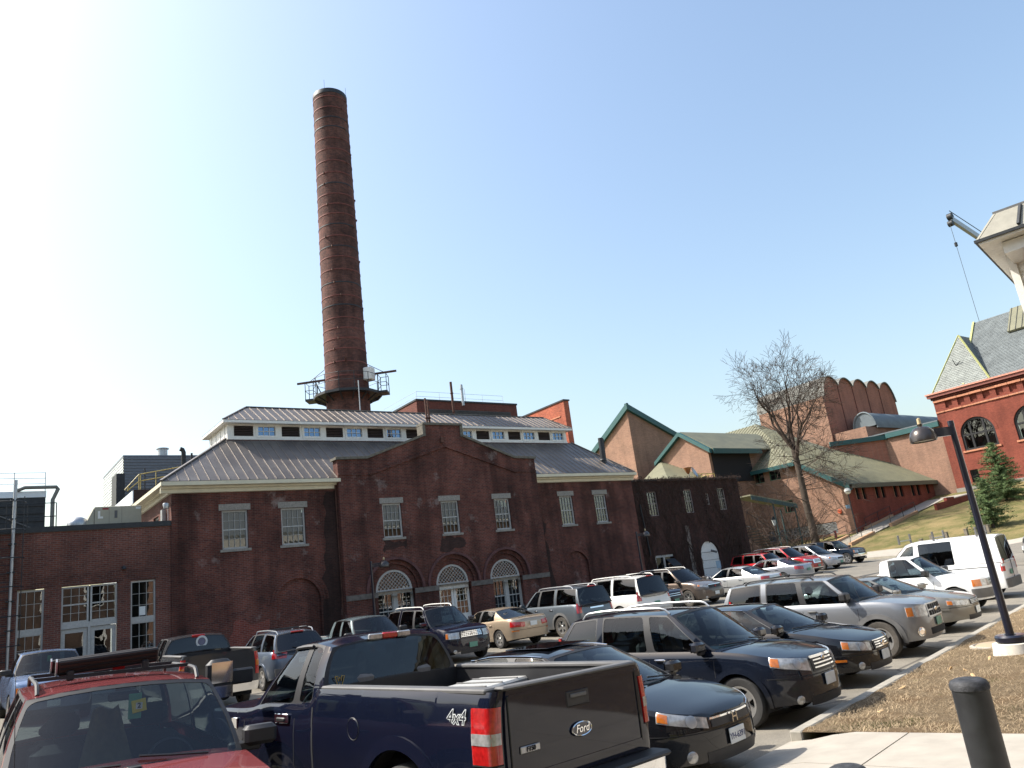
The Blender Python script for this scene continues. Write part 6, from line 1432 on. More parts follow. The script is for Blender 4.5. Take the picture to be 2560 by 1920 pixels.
    def emblem(s, end, z, r=.05, mat='chrome', rz=.7):
        q = s.surf(.001 if end == 'F' else s.S[-1]-.002, z); d = 1 if end == 'F' else -1; e = MB().lathe([(0, .012), (r*.9, .01), (r, 0)], 20, (0, 0, 0), 'x').build('emblem', mat, s.root, 40); e.location = (q.x+d*.02, 0, z); e.scale = (d, 1, rz); return e
def sedan_top(L, hood=.93, belt=.95, deck=1.0, nose=.70, tailz=.93):
    return [(0, tailz-.03), (.12, tailz+.02), (.6, deck), (1.0, deck+.005), (1.6, belt+.025), (2.4, belt), (L-1.3, belt-.005), (L-.85, hood-.05), (L-.35, nose+.06), (L-.08, nose), (L, nose-.05)]
def sedan_lines(L, H, A=1.28, wt=2.05, tb=.62, tt=1.42):
    return [(L-A, L-wt, 'p'), (L-A-.13, L-wt-.08, 'w'), (L-2.42, L-2.52, 'k'), (L-2.50, L-2.60, 'w'), (L-3.42, L-3.30, 'p'), (tb+.12, tt-.04, 'p'), (tb, tt)]
def suv_top(L, belt=1.08, hood=1.02, nose=.86, tailz=1.0):
    return [(0, tailz-.02), (.1, belt-.01), (.5, belt+.02), (1.6, belt+.01), (L-1.35, belt-.01), (L-.9, hood), (L-.3, nose+.05), (L-.06, nose), (L, nose-.05)]
def suv_lines(L, H, A=1.25, wt=1.9, tb=.06, tt=.34, d=.30, kinds='pwkwptp', B=2.3, C=3.25):
    a = [(L-A, L-wt), (L-A-.12, L-wt-.08), (L-B, L-B-.08), (L-B-.09, L-B-.16), (L-C, L-C+.02), (L-C-.12, L-C-.10), (tb+.16, tt+.06), (tb, tt)]
    return [(x, y, k) for (x, y), k in zip(a, kinds+'-')]
GRP = 'cars nosed into the kerb'
GRB = 'cars parked along the plant'
YF, YR = R_(-81), R_(99); YF2, YR2 = R_(-90), R_(90)
PC = {}
def pc(n, c, **k): PC[n] = paint(n, c, **k); return PC[n]
pc('blue_pearl', (.004, .0065, .018), metal=0, dust=.07); pc('black_paint', (.004, .005, .008), metal=0, dust=.05); pc('navy_black', (.004, .007, .015), metal=0, dust=.06); pc('silver_grey', (.20, .21, .225), metal=.5, rough=.35, dust=.55, dz=(.2, 1.0)); pc('beige_grey', (.19, .185, .165), metal=.5, dust=.4)
pc('white_paint', (.76, .77, .77), metal=0, dust=.22, dz=(.2, .8)); pc('faded_red', (.20, .045, .047), metal=.1, rough=.4, dust=.15); pc('ice_blue', (.13, .19, .31), metal=.4, dust=.3); pc('graphite', (.03, .032, .036), metal=.2, dust=.4); pc('blue_silver', (.13, .165, .22), metal=.55, dust=.3)
pc('pale_teal', (.16, .21, .225), metal=.5, dust=.3); pc('dark_navy', (.004, .005, .014), metal=0, dust=.06); pc('champagne', (.38, .30, .215), metal=.5, dust=.35); pc('slate_grey', (.10, .12, .14), metal=.45, dust=.45); pc('dusty_white', (.70, .69, .66), metal=.05, dust=.45); pc('bronze', (.11, .085, .07), metal=.45, dust=.3)
pc('silver_white', (.48, .49, .485), metal=.5, dust=.25); pc('bright_red', (.42, .015, .02), metal=.15, dust=.2); pc('silver_blue', (.28, .30, .34), metal=.55, dust=.3); pc('cherry', (.34, .014, .022), metal=.25, dust=.2); pc('silver', (.42, .435, .46), metal=.55, dust=.25); pc('dark_teal', (.008, .016, .03), metal=0, dust=.12)
def front_sedan(v, hl, gr, plate_z=.5, plate='plate_w', amber=True, bump=True, txt=None, fog=True, grm='black'):
    """headlights, grille, bumper lines common to the front of a car; hl = q0,q1,(zlo q0,q1),(zhi q0,q1)"""
    for sg in (1, -1):
        h = v.patch('headlight', 'lamp_clear', sg*hl[0], sg*hl[1], hl[2], hl[3], off=.010, n=10)
        if amber: v.patch('indicator', 'lamp_amber', sg*lerp(hl[0], hl[1], .80), sg*hl[1]*.995, (lerp(hl[2][0], hl[2][1], .78)+.012, hl[2][1]+.012), (lerp(hl[3][0], hl[3][1], .78)-.015, hl[3][1]-.012), off=.0145, n=4, parent=h)
        c = lerp(hl[0], hl[1], .35); z = (lerp(*hl[2], .35)+lerp(*hl[3], .35))/2; p, n = v.surf(sg*c, z), v.nrm(sg*c, z); q = MB().lathe([(0, .004), (.05, .003), (.062, 0)], 18).build('projector', 'galv', h, 40); q.location = p+n*.012; q.rotation_euler = n.to_track_quat('Z', 'Y').to_euler()
    g = v.patch('grille', grm, gr[0], -gr[0], gr[1], gr[2], off=.008, n=12)
    if bump: v.patch('bumper_seam', 'dark', -v.sx(v.xf+v.ra+.05), v.sx(v.xf+v.ra+.05), gr[1]-.035, gr[1]-.025, off=.002, n=40, m_=1, edge=.001)
    v.patch('air_intake', 'black', .5, -.5, .27, .38, off=.006, n=12)
    if fog:
        for sg in (1, -1):
            p, n = v.surf(sg*.68, .36), v.nrm(sg*.68, .36); q = MB().lathe([(0, .01), (.045, .008), (.06, -.004)], 16).build('fog_lamp', 'lamp_clear', v.root, 40); q.location = p+n*.008; q.rotation_euler = n.to_track_quat('Z', 'Y').to_euler()
    v.plate('F', plate_z, plate, txt); return g
def bars(v, par, mat, w_, z0, z1, n, off=.016):
    for i in range(n): z = lerp(z0, z1, (i+.5)/n); v.patch('grille_bar', mat, w_, -w_, z-.009, z+.009, off=off, n=12, m_=1, parent=par)

# ---- black saloon beside the blue pickup
L = 4.81
v = Veh('black_sedan', 'black sedan with oval sunroof nosed to the pavement beside the blue pickup', 'car', PC['black_paint'], (6.84, 5.78), YF, L, 1.82, 1.45, 2.74, .96, .325, sedan_top(L, .95, .96, 1.0, .74), sedan_lines(L, 1.45, 1.2, 2.0, .65, 1.45), wheels='five', group=GRP, seatmat='seat')
g = front_sedan(v, (.44, .98, (.60, .70), (.70, .80)), (.38, .60, .68), .47, 'plate_w', txt='YH-6391')
v.patch('grille_frame', 'chrome', .40, -.40, .672, .69, off=.012, n=12, m_=1)
q = MB(); q.bar((0, -.045, -.05), (0, -.035, .05), .014, .016); q.bar((0, .045, -.05), (0, .035, .05), .014, .016); q.bar((0, -.035, .0), (0, .035, .0), .012, .014); e = q.build('emblem', 'chrome', v.root); e.location = (v.surf(.001, .645).x+.03, 0, .645)
v.seams([L-1.22, L-2.46, L-3.5]); v.handles([L-2.3, L-3.3], .83); v.mirrors(); v.wipers(); v.rear('tail_light', 'lamp_red', .45, .95, .72, .9, off=.008); v.plate('R', .7, 'plate_w')
v.part('window_chrome', MB().tube([v.Sside(k, -1)(u, 1.0)+Vector((0, -.008, .004)) for k in range(1, 5) for u in (0, .5, 1)], .009, 5), 'chrome'); v.part('window_chrome', MB().tube([v.Sside(k, 1)(u, 1.0)+Vector((0, .008, .004)) for k in range(1, 5) for u in (0, .5, 1)], .009, 5), 'chrome')
q = MB(); q.bbox(-.38, .38, -.42, .42, 0, .012, .01); q.build('sunroof', 'tint', v.root, 40, loc=(L-2.55, 0, 1.437))
# ---- dark wagon with silver roof rails
L = 4.56
v = Veh('dark_wagon', 'dark navy wagon with silver roof rails and chrome grille, next to the black sedan', 'car', PC['navy_black'], (10.02, 6.64), YF, L, 1.79, 1.66, 2.615, .93, .345, suv_top(L, 1.04, 1.0, .86, .98), suv_lines(L, 1.66, 1.28, 1.98, .10, .55, C=3.3), zb=.27, wheels='five', group=GRP, tintrear=True, seatmat='seat', nose=((0, -.06), (.4, 0), (.62, 0), (.85, -.06), (1.1, -.2)), gt=(.72, .79, .74))
for k in (3,): pass
g = front_sedan(v, (.40, .98, (.70, .80), (.86, .92)), (.34, .68, .86), .56, 'plate_w', grm='black')
bars(v, g, 'chrome', .30, .70, .84, 3); v.patch('grille_frame', 'chrome', .36, -.36, .845, .875, off=.018, n=12, m_=1); v.emblem('F', .83, .045)
v.seams([L-1.25, L-2.36, L-3.35]); v.handles([L-2.15, L-3.15], .93, 'chrome'); v.mirrors(-.16); v.wipers(); v.rails(.75, L-2.05, 'galv', .08); v.arch_lips(PC['navy_black'], .07); v.cladding(.40, 'black')
v.rear('tail_light', 'lamp_red', .55, .95, .95, 1.3, off=.01); v.part('window_chrome', MB().tube([v.Sside(k, -1)(u, .0)+Vector((0, -.012, .0)) for k in range(1, 6) for u in (0, 1)], .007, 4), 'galv')
# ---- black saloon between the wagon and the grey utility
L = 4.81
v = Veh('black_sedan', 'black sedan with barred chrome grille and round fog lamps, next to the dark wagon', 'car', PC['black_paint'], (12.9, 7.4), YF, L, 1.785, 1.43, 2.75, .97, .32, sedan_top(L, .93, .94, .98, .73), sedan_lines(L, 1.43, 1.25, 2.05, .62, 1.4), wheels='multi', group=GRP)
g = front_sedan(v, (.42, .93, (.57, .63), (.70, .76)), (.32, .56, .70), .46, 'plate_w'); bars(v, g, 'chrome', .29, .58, .69, 3); v.emblem('F', .64, .06, rz=.8); v.patch('grille_frame', 'chrome', .335, -.335, .70, .715, off=.014, n=12, m_=1)
for sg in (1, -1): v.patch('side_marker', 'lamp_amber', sg*.90, sg*1.10, .44, .475, off=.008, n=4, m_=2)
v.seams([L-1.25, L-2.46, L-3.5]); v.handles([L-2.3, L-3.3], .8); v.mirrors(); v.wipers(); v.rear('tail_light', 'lamp_red', .4, .9, .72, .9)
v.part('window_chrome', MB().tube([v.Sside(k, -1)(u, 1.0)+Vector((0, -.008, .004)) for k in range(1, 5) for u in (0, .5, 1)], .009, 5), 'chrome')
# ---- silver grey utility
L = 4.44
v = Veh('silver_suv', 'dusty silver grey sport utility with chunky barred grille and black roof rack', 'car', PC['silver_grey'], (16.2, 8.0), YF, L, 1.81, 1.69, 2.62, .87, .365, suv_top(L, 1.12, 1.10, .98, 1.05), suv_lines(L, 1.69, 1.22, 1.80, .05, .30, C=3.2), zb=.28, wheels='five', dusty=True, group=GRP, tintrear=True, nose=((0, -.04), (.45, 0), (.7, 0), (1.2, -.06)), pf=3.0, tw=.23, gt=(.74, .80, .76))
for sg in (1, -1):
    h = v.patch('headlight', 'lamp_clear', sg*.42, sg*.90, .76, .96, off=.01); v.patch('indicator', 'lamp_amber', sg*.78, sg*.895, .78, .94, off=.014, n=4, parent=h)
    p, n = v.surf(sg*.70, .48), v.nrm(sg*.70, .48); q = MB().lathe([(0, .01), (.05, .01), (.06, 0), (.09, -.004)], 18).build('fog_lamp', 'chrome', v.root, 40); q.location = p+n*.008; q.rotation_euler = n.to_track_quat('Z', 'Y').to_euler()
g = v.patch('grille', 'galv', .40, -.40, .72, .98, off=.014, n=12)
for j, (a, b) in enumerate(((.745, .835), (.865, .955))):
    for i in range(6): q0 = .37-i*.125; v.patch('grille_opening', 'dark', q0, q0-.105, a, b, off=.0165, n=3, m_=1, parent=g)
e = v.emblem('F', .85, .085, 'chrome', .45); v.plate('F', .62, 'plate_g'); v.patch('air_intake', 'dark', .42, -.42, .40, .52, off=.008, n=12); v.patch('bumper', 'grey_plastic', -v.sx(v.xf+v.ra+.03), v.sx(v.xf+v.ra+.03), .30, .70, off=.003, n=40, edge=.002) if False else None
v.arch_lips('grey_plastic', .09); v.cladding(.46, 'grey_plastic'); v.seams([L-1.2, L-2.36, L-3.3]); v.handles([L-2.15, L-3.1], .98, 'grey_plastic'); v.mirrors(-.18, .13, 'black', 1.15); v.wipers(); v.rails(.7, L-2.1, 'black', .07, bars=(1.2, 2.0)); v.rear('tail_light', 'lamp_red', .62, .95, .9, 1.3)
v.part('antenna', MB().tube([(L-1.15, -.72, 1.08), (L-1.25, -.73, 1.5)], .004, 4), 'black')
# ---- beige grey saloon
L = 4.76
v = Veh('beige_sedan', 'beige grey sedan between the silver sport utility and the white pickup', 'car', PC['beige_grey'], (19.7, 8.75), YF, L, 1.78, 1.41, 2.67, .96, .315, sedan_top(L, .92, .93, .97, .74), sedan_lines(L, 1.41, 1.28, 2.05, .65, 1.42), wheels='multi', group=GRP)
g = front_sedan(v, (.42, .96, (.60, .63), (.70, .74)), (.33, .60, .71), .46, 'plate_w', fog=False); bars(v, g, 'galv', .3, .61, .70, 3); v.emblem('F', .66, .04); v.seams([L-1.25, L-2.46, L-3.5]); v.handles([L-2.3, L-3.3], .8); v.mirrors(); v.wipers(); v.both('side_moulding', PC['beige_grey'], .95, v.sx(L-3.6), .52, .57, off=.016, n=20); v.rear('tail_light', 'lamp_red', .4, .9, .72, .9)
def pickup_bed(v, x1, z, mat='black', tg=True):
    """inside of a load bed from the tail to x1"""
    b = MB(); yo, yi = v.W/2*.925, v.W/2*.80; zf = .78; x0 = .10
    b.quad((x0, -yi, zf), (x1, -yi, zf), (x1, yi, zf), (x0, yi, zf))
    for sg in (1, -1): b.quad((x0, sg*yi, zf), (x1, sg*yi, zf), (x1, sg*yi, z-.004), (x0, sg*yi, z-.004))
    b.quad((x0, -yi, zf), (x0, yi, zf), (x0, yi, z-.03), (x0, -yi, z-.03)); b.quad((x1, -yi, zf), (x1, yi, zf), (x1, yi, z), (x1, -yi, z)); v.part('bed_liner', b, mat, None)
    for xw in (v.xr,):
        for sg in (1, -1): v.part('wheel_tub', MB().bbox(xw-.42, xw+.42, sg*yi-(.22 if sg > 0 else 0), sg*yi+(0 if sg > 0 else .22), zf, zf+.2, .06), mat)
    for sg in (1, -1): v.part('bed_rail', MB().bbox(x0-.02, x1, min(sg*(yi-.015), sg*(yo+.005)), max(sg*(yi-.015), sg*(yo+.005)), z-.02, z+.022, .012), 'grey_plastic')
# ---- white compact pickup
L = 4.78
v = Veh('white_pickup', 'white compact pickup with amber corner lamps beside the white van', 'pickup', PC['white_paint'], (23.7, 9.9), YF, L, 1.76, 1.68, 2.84, .82, .36, [(0, 1.06), (.2, 1.06), (2.0, 1.06), (2.05, 1.08), (L-1.35, 1.06), (L-.9, 1.03), (L-.3, .98), (L-.05, .93), (L, .90)], [(L-1.25, L-1.88, 'p'), (L-1.37, L-1.97, 'w'), (L-2.45, L-2.50, 'p'), (L-2.78, L-2.72, '-')], zb=.32, bed=dict(x1=1.9), group=GRP, wheels='steel', gb=(.88, .9, .87), gt=(.68, .70, .66), rwb=.04, rwt=.02, nose=((0, -.05), (.5, 0), (.75, 0), (1.1, -.05)), pf=3.2, pr=6, er=.25)
pickup_bed(v, 1.9, 1.06); v.part('cab_back', MB().box(1.93, 1.96, -.78, .78, .5, 1.08), PC['white_paint'])
for sg in (1, -1):
    h = v.patch('headlight', 'lamp_clear', sg*.42, sg*.72, .72, .90, off=.01); v.patch('indicator', 'lamp_amber', sg*.72, sg*.94, .72, .90, off=.01)
g = v.patch('grille', 'galv', .40, -.40, .72, .91, off=.01, n=12); bars(v, g, 'dark', .36, .74, .89, 2); v.patch('bumper', 'grey_plastic', -v.sx(v.xf+v.ra+.04), v.sx(v.xf+v.ra+.04), .42, .66, off=.02, n=40); v.plate('F', .52); v.seams([L-1.3, L-2.6]); v.handles([L-2.4], .92, 'black'); v.mirrors(-.2, .12, 'black', 1.1); v.wipers(); v.part('antenna', MB().tube([(L-1.05, -.75, 1.05), (L-1.12, -.75, 1.6)], .004, 4), 'black')
for sg in (1, -1): v.patch('side_badge', 'grey_plastic', sg*v.sx(L-1.45), sg*v.sx(L-1.65), .86, .90, off=.006, n=3, m_=1)
# ---- white high roofed van
L = 4.59
v = Veh('white_van', 'white high roofed delivery van with dark side glass, backed to the kerb', 'van', PC['white_paint'], (27.6, 10.9), YR, L, 1.8, 2.02, 2.91, .88, .33, [(0, 1.1), (.15, 1.15), (L-1.15, 1.12), (L-.7, 1.02), (L-.2, .86), (L, .78)], [(L-.95, L-1.75, 'p'), (L-1.07, L-1.83, 'w'), (L-2.0, L-2.05, 'p'), (L-2.15, L-2.15, 't'), (L-3.25, L-3.25, 'p'), (.10, .22, 'p'), (.02, .10, '-')], zb=.26, front='R', group=GRP, wheels='steel', gb=(.93, .94, .88), gt=(.80, .82, .72), rwb=.02, rwt=.02, crown=.07, pr=7, er=.2, tintrear=True, pillar='body', rz=[(.02, 1.90), (.8, 1.95), (L-2.2, 1.94), (L-1.75, 1.86)], tail=((0, 0), (2, 0)))
v.rear('tail_light', 'lamp_red', .76, .90, .85, 1.22, off=.012); v.rear('reverse_lamp', 'plate_w', .77, .89, 1.0, 1.08, off=.016); v.spanR('bumper', 'grey_plastic', .88, .34, .62, .05); v.both('slide_rail', 'dark', v.sx(L-2.3), v.sx(.35), 1.0, 1.02, off=.006, n=10); v.plate('R', .8, 'plate_g', y=.2); v.seams([L-1.0, L-2.05, L-3.3]); v.mirrors(-.15, .12, 'black', 1.2); v.both('sill_trim', 'grey_plastic', v.sx(v.xf-v.ra), v.sx(v.xr+v.ra), .27, .42, off=.012); v.part('door_split', MB().box(-.03, -.015, -.006, .006, .6, 1.95), 'dark')
for x in (.6, 1.9, 3.0): v.part('roof_bar', MB().bar((x, -.6, 2.07), (x, .6, 2.07), .05, .03), 'galv'); 
for x in (.6, 1.9, 3.0):
    for y in (-.6, .6): v.part('bar_stop', MB().bbox(x-.03, x+.03, y-.03, y+.03, 1.96, 2.28, .01), 'grey_plastic')
front_sedan(v, (.5, .88, (.72, .74), (.9, .98)), (.35, .6, .72))
# ---- silver utility behind the van
L = 4.8
v = Veh('silver_suv', 'pale silver sport utility with dark roof rack, half hidden behind the white van', 'car', PC['silver'], (38.2, 14.5), R_(120), L, 1.9, 1.8, 2.8, .9, .37, suv_top(L, 1.12, 1.08, .95, 1.05), suv_lines(L, 1.8, 1.3, 1.95, .06, .35), zb=.28, group='cars nosed into the kerb', tintrear=True); v.rails(.6, L-2.1, 'black', .09, bars=(1.2, 2.2)); v.seams([L-1.2, L-2.4]); v.handles([L-2.2], 1.0); v.mirrors(); v.rear('tail_light', 'lamp_red', .65, .95, .9, 1.35); front_sedan(v, (.45, .9, (.75, .78), (.9, .95)), (.4, .72, .9))

# ================= second row, from the left
L = 5.3
v = Veh('blue_pickup', 'light blue pickup facing the lot at the far left', 'pickup', PC['ice_blue'], (2.5, 24.2), YF2, L, 1.95, 1.82, 3.1, .9, .37, [(0, 1.15), (2.1, 1.15), (2.15, 1.2), (L-1.4, 1.18), (L-.9, 1.15), (L-.3, 1.08), (L, .98)], [(L-1.4, L-2.0, 'p'), (L-1.52, L-2.1, 'w'), (L-2.6, L-2.65, 'p'), (L-3.0, L-2.95, '-')], zb=.34, bed=dict(x1=2.1), group=GRB, gb=(.88, .9, .87), gt=(.68, .71, .66), rwb=.04, rwt=.02, pr=6, er=.25, pf=3.2, ef=.6)
pickup_bed(v, 2.1, 1.15); front_sedan(v, (.5, .9, (.75, .75), (.95, .95)), (.46, .75, .95), fog=False); v.mirrors(-.2, .12, 'black', 1.1); v.wipers(); v.seams([L-1.4, L-2.6]); q = obj('permit_tag', MB().box(-.004, .004, -.05, .05, -.16, 0).mesh('permit_tag'), plain('tag_green', S8(120, 190, 130), .6), v.root, tuple(v.Sws(.5, .8)+Vector((-.08, 0, 0))))
def tail_pickup(v, z, x1, mat, side=.93): pass
L = 5.7
v = Veh('dark_pickup', 'dirty dark extended cab pickup with silver lettering on its tailgate', 'pickup', PC['graphite'], (5.7, 20.6), YR2, L, 1.99, 1.88, 3.65, .95, .385, [(0, 1.40), (.2, 1.40), (2.1, 1.40), (2.15, 1.26), (L-1.6, 1.22), (L-1.1, 1.2), (L-.3, 1.12), (L, 1.0)], [(L-1.55, L-2.25, 'p'), (L-1.67, L-2.35, 'w'), (L-2.65, L-2.75, 'p'), (L-2.8, L-2.85, 't'), (L-3.3, L-3.3, 'p'), (L-3.62, L-3.55, '-')], zb=.36, front='R', bed=dict(x1=2.02), group=GRB, dusty=True, gb=(.87, .9, .87), gt=(.68, .71, .66), rwb=.05, rwt=.03, pr=9, er=.18, tintrear=True, tail=((0, 0), (2, 0)))
pickup_bed(v, 2.02, 1.40); v.rear('tail_light', 'lamp_red', .86, .985, .78, 1.32, off=.012); v.rear('indicator', 'lamp_amber', .87, .98, .98, 1.12, off=.016)
tgt = v.spanR('tailgate', PC['graphite'], .80, .66, 1.385, .014); v.spanR('bumper', 'chrome', .95, .42, .62, .07); t = obj('tailgate_lettering', text_mesh('SIERRA', .12, .003, .002), 'galv', tgt, (-.02, .45, .80), (math.pi/2, 0, -math.pi/2)); v.part('tailgate_handle', MB().bbox(-.035, -.01, -.13, .13, 1.2, 1.28, .01), 'black'); v.plate('R', .56, 'plate_w', y=-.35)
q = MB().bbox(-.015, .015, -.17, .17, -.035, .035, .01).build('brake_light', 'lamp_red', v.root, 40); q.location = v.Srw(.5, 1.0)+Vector((-.01, 0, .0)); q = MB().lathe([(.10, 0), (.155, 0)], 24, (0, 0, 0), 'x').build('window_decal', 'plate_w', v.root); q.location = v.Srw(.55, .6)+Vector((-.02, 0, 0)); q = MB().lathe([(0, 0), (.09, 0)], 18, (0, 0, 0), 'x').build('window_decal', plain('decal_blue', S8(110, 110, 130), .6), v.root); q.location = v.Srw(.55, .6)+Vector((-.019, 0, 0)); v.mirrors(-.2, .14, 'black', 1.3); v.seams([L-1.6, L-2.75])
def tail_suv(v, tl, glass_note=None, plate='plate_g', bump='grey_plastic', pz=.8):
    v.rear('tail_light', 'lamp_red', tl[0], tl[1], tl[2], tl[3], off=.012); v.spanR('bumper', bump, v.W/2*.93, .36, .62, .05); v.plate('R', pz, plate); v.part('rear_wiper', MB().tube([v.Srw(.5, .04)+Vector((-.02, 0, 0)), v.Srw(.3, .2)+Vector((-.02, 0, 0))], .01, 5), 'black')
    q = MB().bbox(-.02, .02, -.2, .2, -.02, .02, .01).build('brake_light', 'lamp_red', v.root, 40); q.location = v.Srw(.5, 1.0)+Vector((-.03, 0, .0))
L = 4.6
v = Veh('blue_suv', 'pale blue crossover with silver roof rails, tail towards the lot', 'car', PC['blue_silver'], (8.75, 23.0), YR2, L, 1.86, 1.66, 2.65, .9, .345, suv_top(L, 1.08, 1.02, .88, 1.0), suv_lines(L, 1.66, 1.28, 1.98, .10, .55, C=3.3), zb=.28, front='R', group=GRB, tintrear=True); tail_suv(v, (.5, .95, .9, 1.15), plate='plate_w'); v.rails(.6, L-2.1, 'galv', .08, bars=(1.1, 1.9)); v.mirrors(); v.seams([L-1.25, L-2.4, L-3.35]); v.handles([L-2.2, L-3.1], .95); v.arch_lips(PC['blue_silver'], .05)
L = 5.2
v = Veh('grey_pickup', 'pale teal crew cab pickup facing the lot behind the blue pickup cab', 'pickup', PC['pale_teal'], (11.45, 22.0), YF2, L, 1.86, 1.78, 3.2, .9, .37, [(0, 1.22), (1.6, 1.22), (1.65, 1.16), (L-1.45, 1.13), (L-.9, 1.1), (L-.3, 1.04), (L, .94)], [(L-1.4, L-2.05, 'p'), (L-1.52, L-2.13, 'w'), (L-2.5, L-2.55, 'p'), (L-2.62, L-2.65, 'w'), (L-3.3, L-3.2, 'p'), (L-3.55, L-3.4, '-')], zb=.33, bed=dict(x1=1.55), group=GRB, gb=(.88, .9, .87), gt=(.68, .71, .66), rwb=.04, rwt=.02, pr=6, er=.25, pf=3.2); pickup_bed(v, 1.55, 1.22); front_sedan(v, (.5, .9, (.72, .74), (.92, .95)), (.46, .72, .92)); v.mirrors(-.2, .12, 'black', 1.1); v.wipers(); v.seams([L-1.45, L-2.55, L-3.35])
for sg in (1, -1): v.part('window_visor', MB().tube([v.Sside(k, sg)(u, .97)+Vector((0, .02*sg, 0)) for k in (1, 3) for u in (0, .5, 1)], .02, 4), 'black')
L = 4.81
v = Veh('navy_suv', 'dark navy sport utility with mesh grille and pale roof rails facing the lot', 'car', PC['dark_navy'], (13.9, 21.7), YF2, L, 1.84, 1.80, 2.89, .85, .375, suv_top(L, 1.13, 1.10, .98, 1.05), suv_lines(L, 1.80, 1.28, 1.92, .06, .32, C=3.35), zb=.30, group=GRB, tintrear=True, pf=3.2, ef=.6)
g = front_sedan(v, (.46, .92, (.74, .76), (.94, .94)), (.42, .76, .96), .52, 'plate_g'); [v.patch('grille_bar', 'chrome', q0, q0-.012, .77, .95, off=.014, n=1, m_=2, parent=g) for q0 in rng(.38, -.38, 10)]; bars(v, g, 'chrome', .4, .77, .95, 4, .013); v.emblem('F', .86, .07, 'chrome', .45); v.rails(.7, L-2.05, 'white', .08); v.mirrors(-.18, .13); v.wipers(); v.seams([L-1.3, L-2.4, L-3.4]); v.handles([L-2.2, L-3.2], 1.0)
L = 4.74
v = Veh('gold_sedan', 'champagne gold sedan with boot spoiler, tail towards the lot', 'car', PC['champagne'], (17.25, 22.8), YR2, L, 1.78, 1.39, 2.72, 1.0, .32, [(0, .90), (.12, .97), (.6, 1.0), (1.0, .99), (1.6, .95), (2.4, .92), (L-1.3, .91), (L-.85, .86), (L-.35, .74), (L, .62)], sedan_lines(L, 1.39, 1.3, 2.05, .72, 1.5), front='R', group=GRB, wheels='five')
v.rear('tail_light', 'lamp_red', .38, .95, (.70, .72), (.86, .90), off=.012); v.plate('R', .78, 'plate_w'); v.part('boot_spoiler', MB().tube([(.14, y, 1.03+.02*(1-(y/.62)**2)) for y in rng(-.62, .62, 10)], [.012]+[.026]*9+[.012], 6), PC['champagne']); v.spanR('bumper_seam', 'dark', .8, .60, .61, .012); v.mirrors(); v.seams([L-1.3, L-2.5, L-3.5]); v.handles([L-2.3, L-3.25], .8); v.rear('reverse_lamp', 'lamp_amber', .62, .9, .56, .60, off=.01); v.part('exhaust', MB().tube([(.02, -.5, .28), (.4, -.5, .3)], .035, 8), 'galv')
L = 4.85
v = Veh('grey_suv', 'boxy slate grey sport utility with square red tail lamps, tail towards the lot', 'car', PC['slate_grey'], (20.15, 22.5), YR2, L, 1.97, 1.84, 2.77, .95, .385, suv_top(L, 1.16, 1.10, .98, 1.08), suv_lines(L, 1.84, 1.35, 2.0, .05, .28, C=3.35), zb=.30, front='R', group=GRB, tintrear=True, dusty=True, pr=4.5, er=.4, gt=(.68, .73, .68)); tail_suv(v, (.76, .96, .85, 1.2)); v.rails(.6, L-2.1, 'galv', .07); v.mirrors(); v.arch_lips('grey_plastic', .09); v.seams([L-1.35, L-2.45, L-3.45]); v.handles([L-2.25, L-3.2], 1.02, 'chrome'); v.spanR('tailgate_trim', 'chrome', .35, .97, 1.02, .02)
L = 5.25
v = Veh('white_suv', 'large dusty white sport utility with roof rack, tail towards the lot', 'car', PC['dusty_white'], (23.0, 22.1), YR2, L, 2.0, 1.92, 3.13, .95, .395, suv_top(L, 1.2, 1.15, 1.0, 1.1), suv_lines(L, 1.92, 1.4, 2.1, .05, .3, C=3.6, B=2.55), zb=.32, front='R', group=GRB, tintrear=True, pr=4.5, er=.4, gt=(.68, .73, .68)); tail_suv(v, (.78, .97, .95, 1.3), bump='galv'); v.rails(.6, L-2.2, 'white', .09, bars=(1.1, 2.2)); v.mirrors(); v.seams([L-1.4, L-2.65]); v.handles([L-2.4], 1.05)
L = 4.55
v = Veh('navy_crossover', 'dark navy crossover with twin bar chrome grille squeezed beside the white sport utility', 'car', PC['dark_navy'], (26.75, 24.5), YF2, L, 1.8, 1.66, 2.62, .9, .345, suv_top(L, 1.06, 1.02, .92, 1.0), suv_lines(L, 1.66, 1.28, 1.95, .08, .5, C=3.3), zb=.28, group=GRB); g = front_sedan(v, (.45, .9, (.70, .74), (.88, .92)), (.42, .66, .88), .52, 'plate_g'); bars(v, g, 'chrome', .38, .70, .87, 2); v.mirrors(); v.wipers(); v.seams([L-1.3])
L = 5.1
v = Veh('bronze_suv', 'bronze brown crossover with shield grille and white roof rails facing the lot', 'car', PC['bronze'], (29.95, 24.8), YF2, L, 1.99, 1.80, 3.02, 1.0, .38, suv_top(L, 1.12, 1.08, .92, 1.05), suv_lines(L, 1.80, 1.35, 2.15, .06, .5, C=3.6, B=2.5), zb=.28, group=GRB, tintrear=True, dusty=True, wheels='six'); g = front_sedan(v, (.48, 1.02, (.80, .88), (.92, .98)), (.44, .76, .92), .52, 'plate_w'); v.patch('grille_frame', 'chrome', .46, -.46, .91, .935, off=.014, n=12, m_=1); v.emblem('F', .84, .06, plain('red_badge', (.35, .03, .03), .4)); v.rails(.7, L-2.25, 'white', .08, bars=(1.4,)); v.mirrors(-.15); v.wipers(); v.seams([L-1.35, L-2.6, L-3.65]); v.arch_lips(PC['bronze'], .05); v.handles([L-2.4, L-3.4], 1.0)
L = 4.78
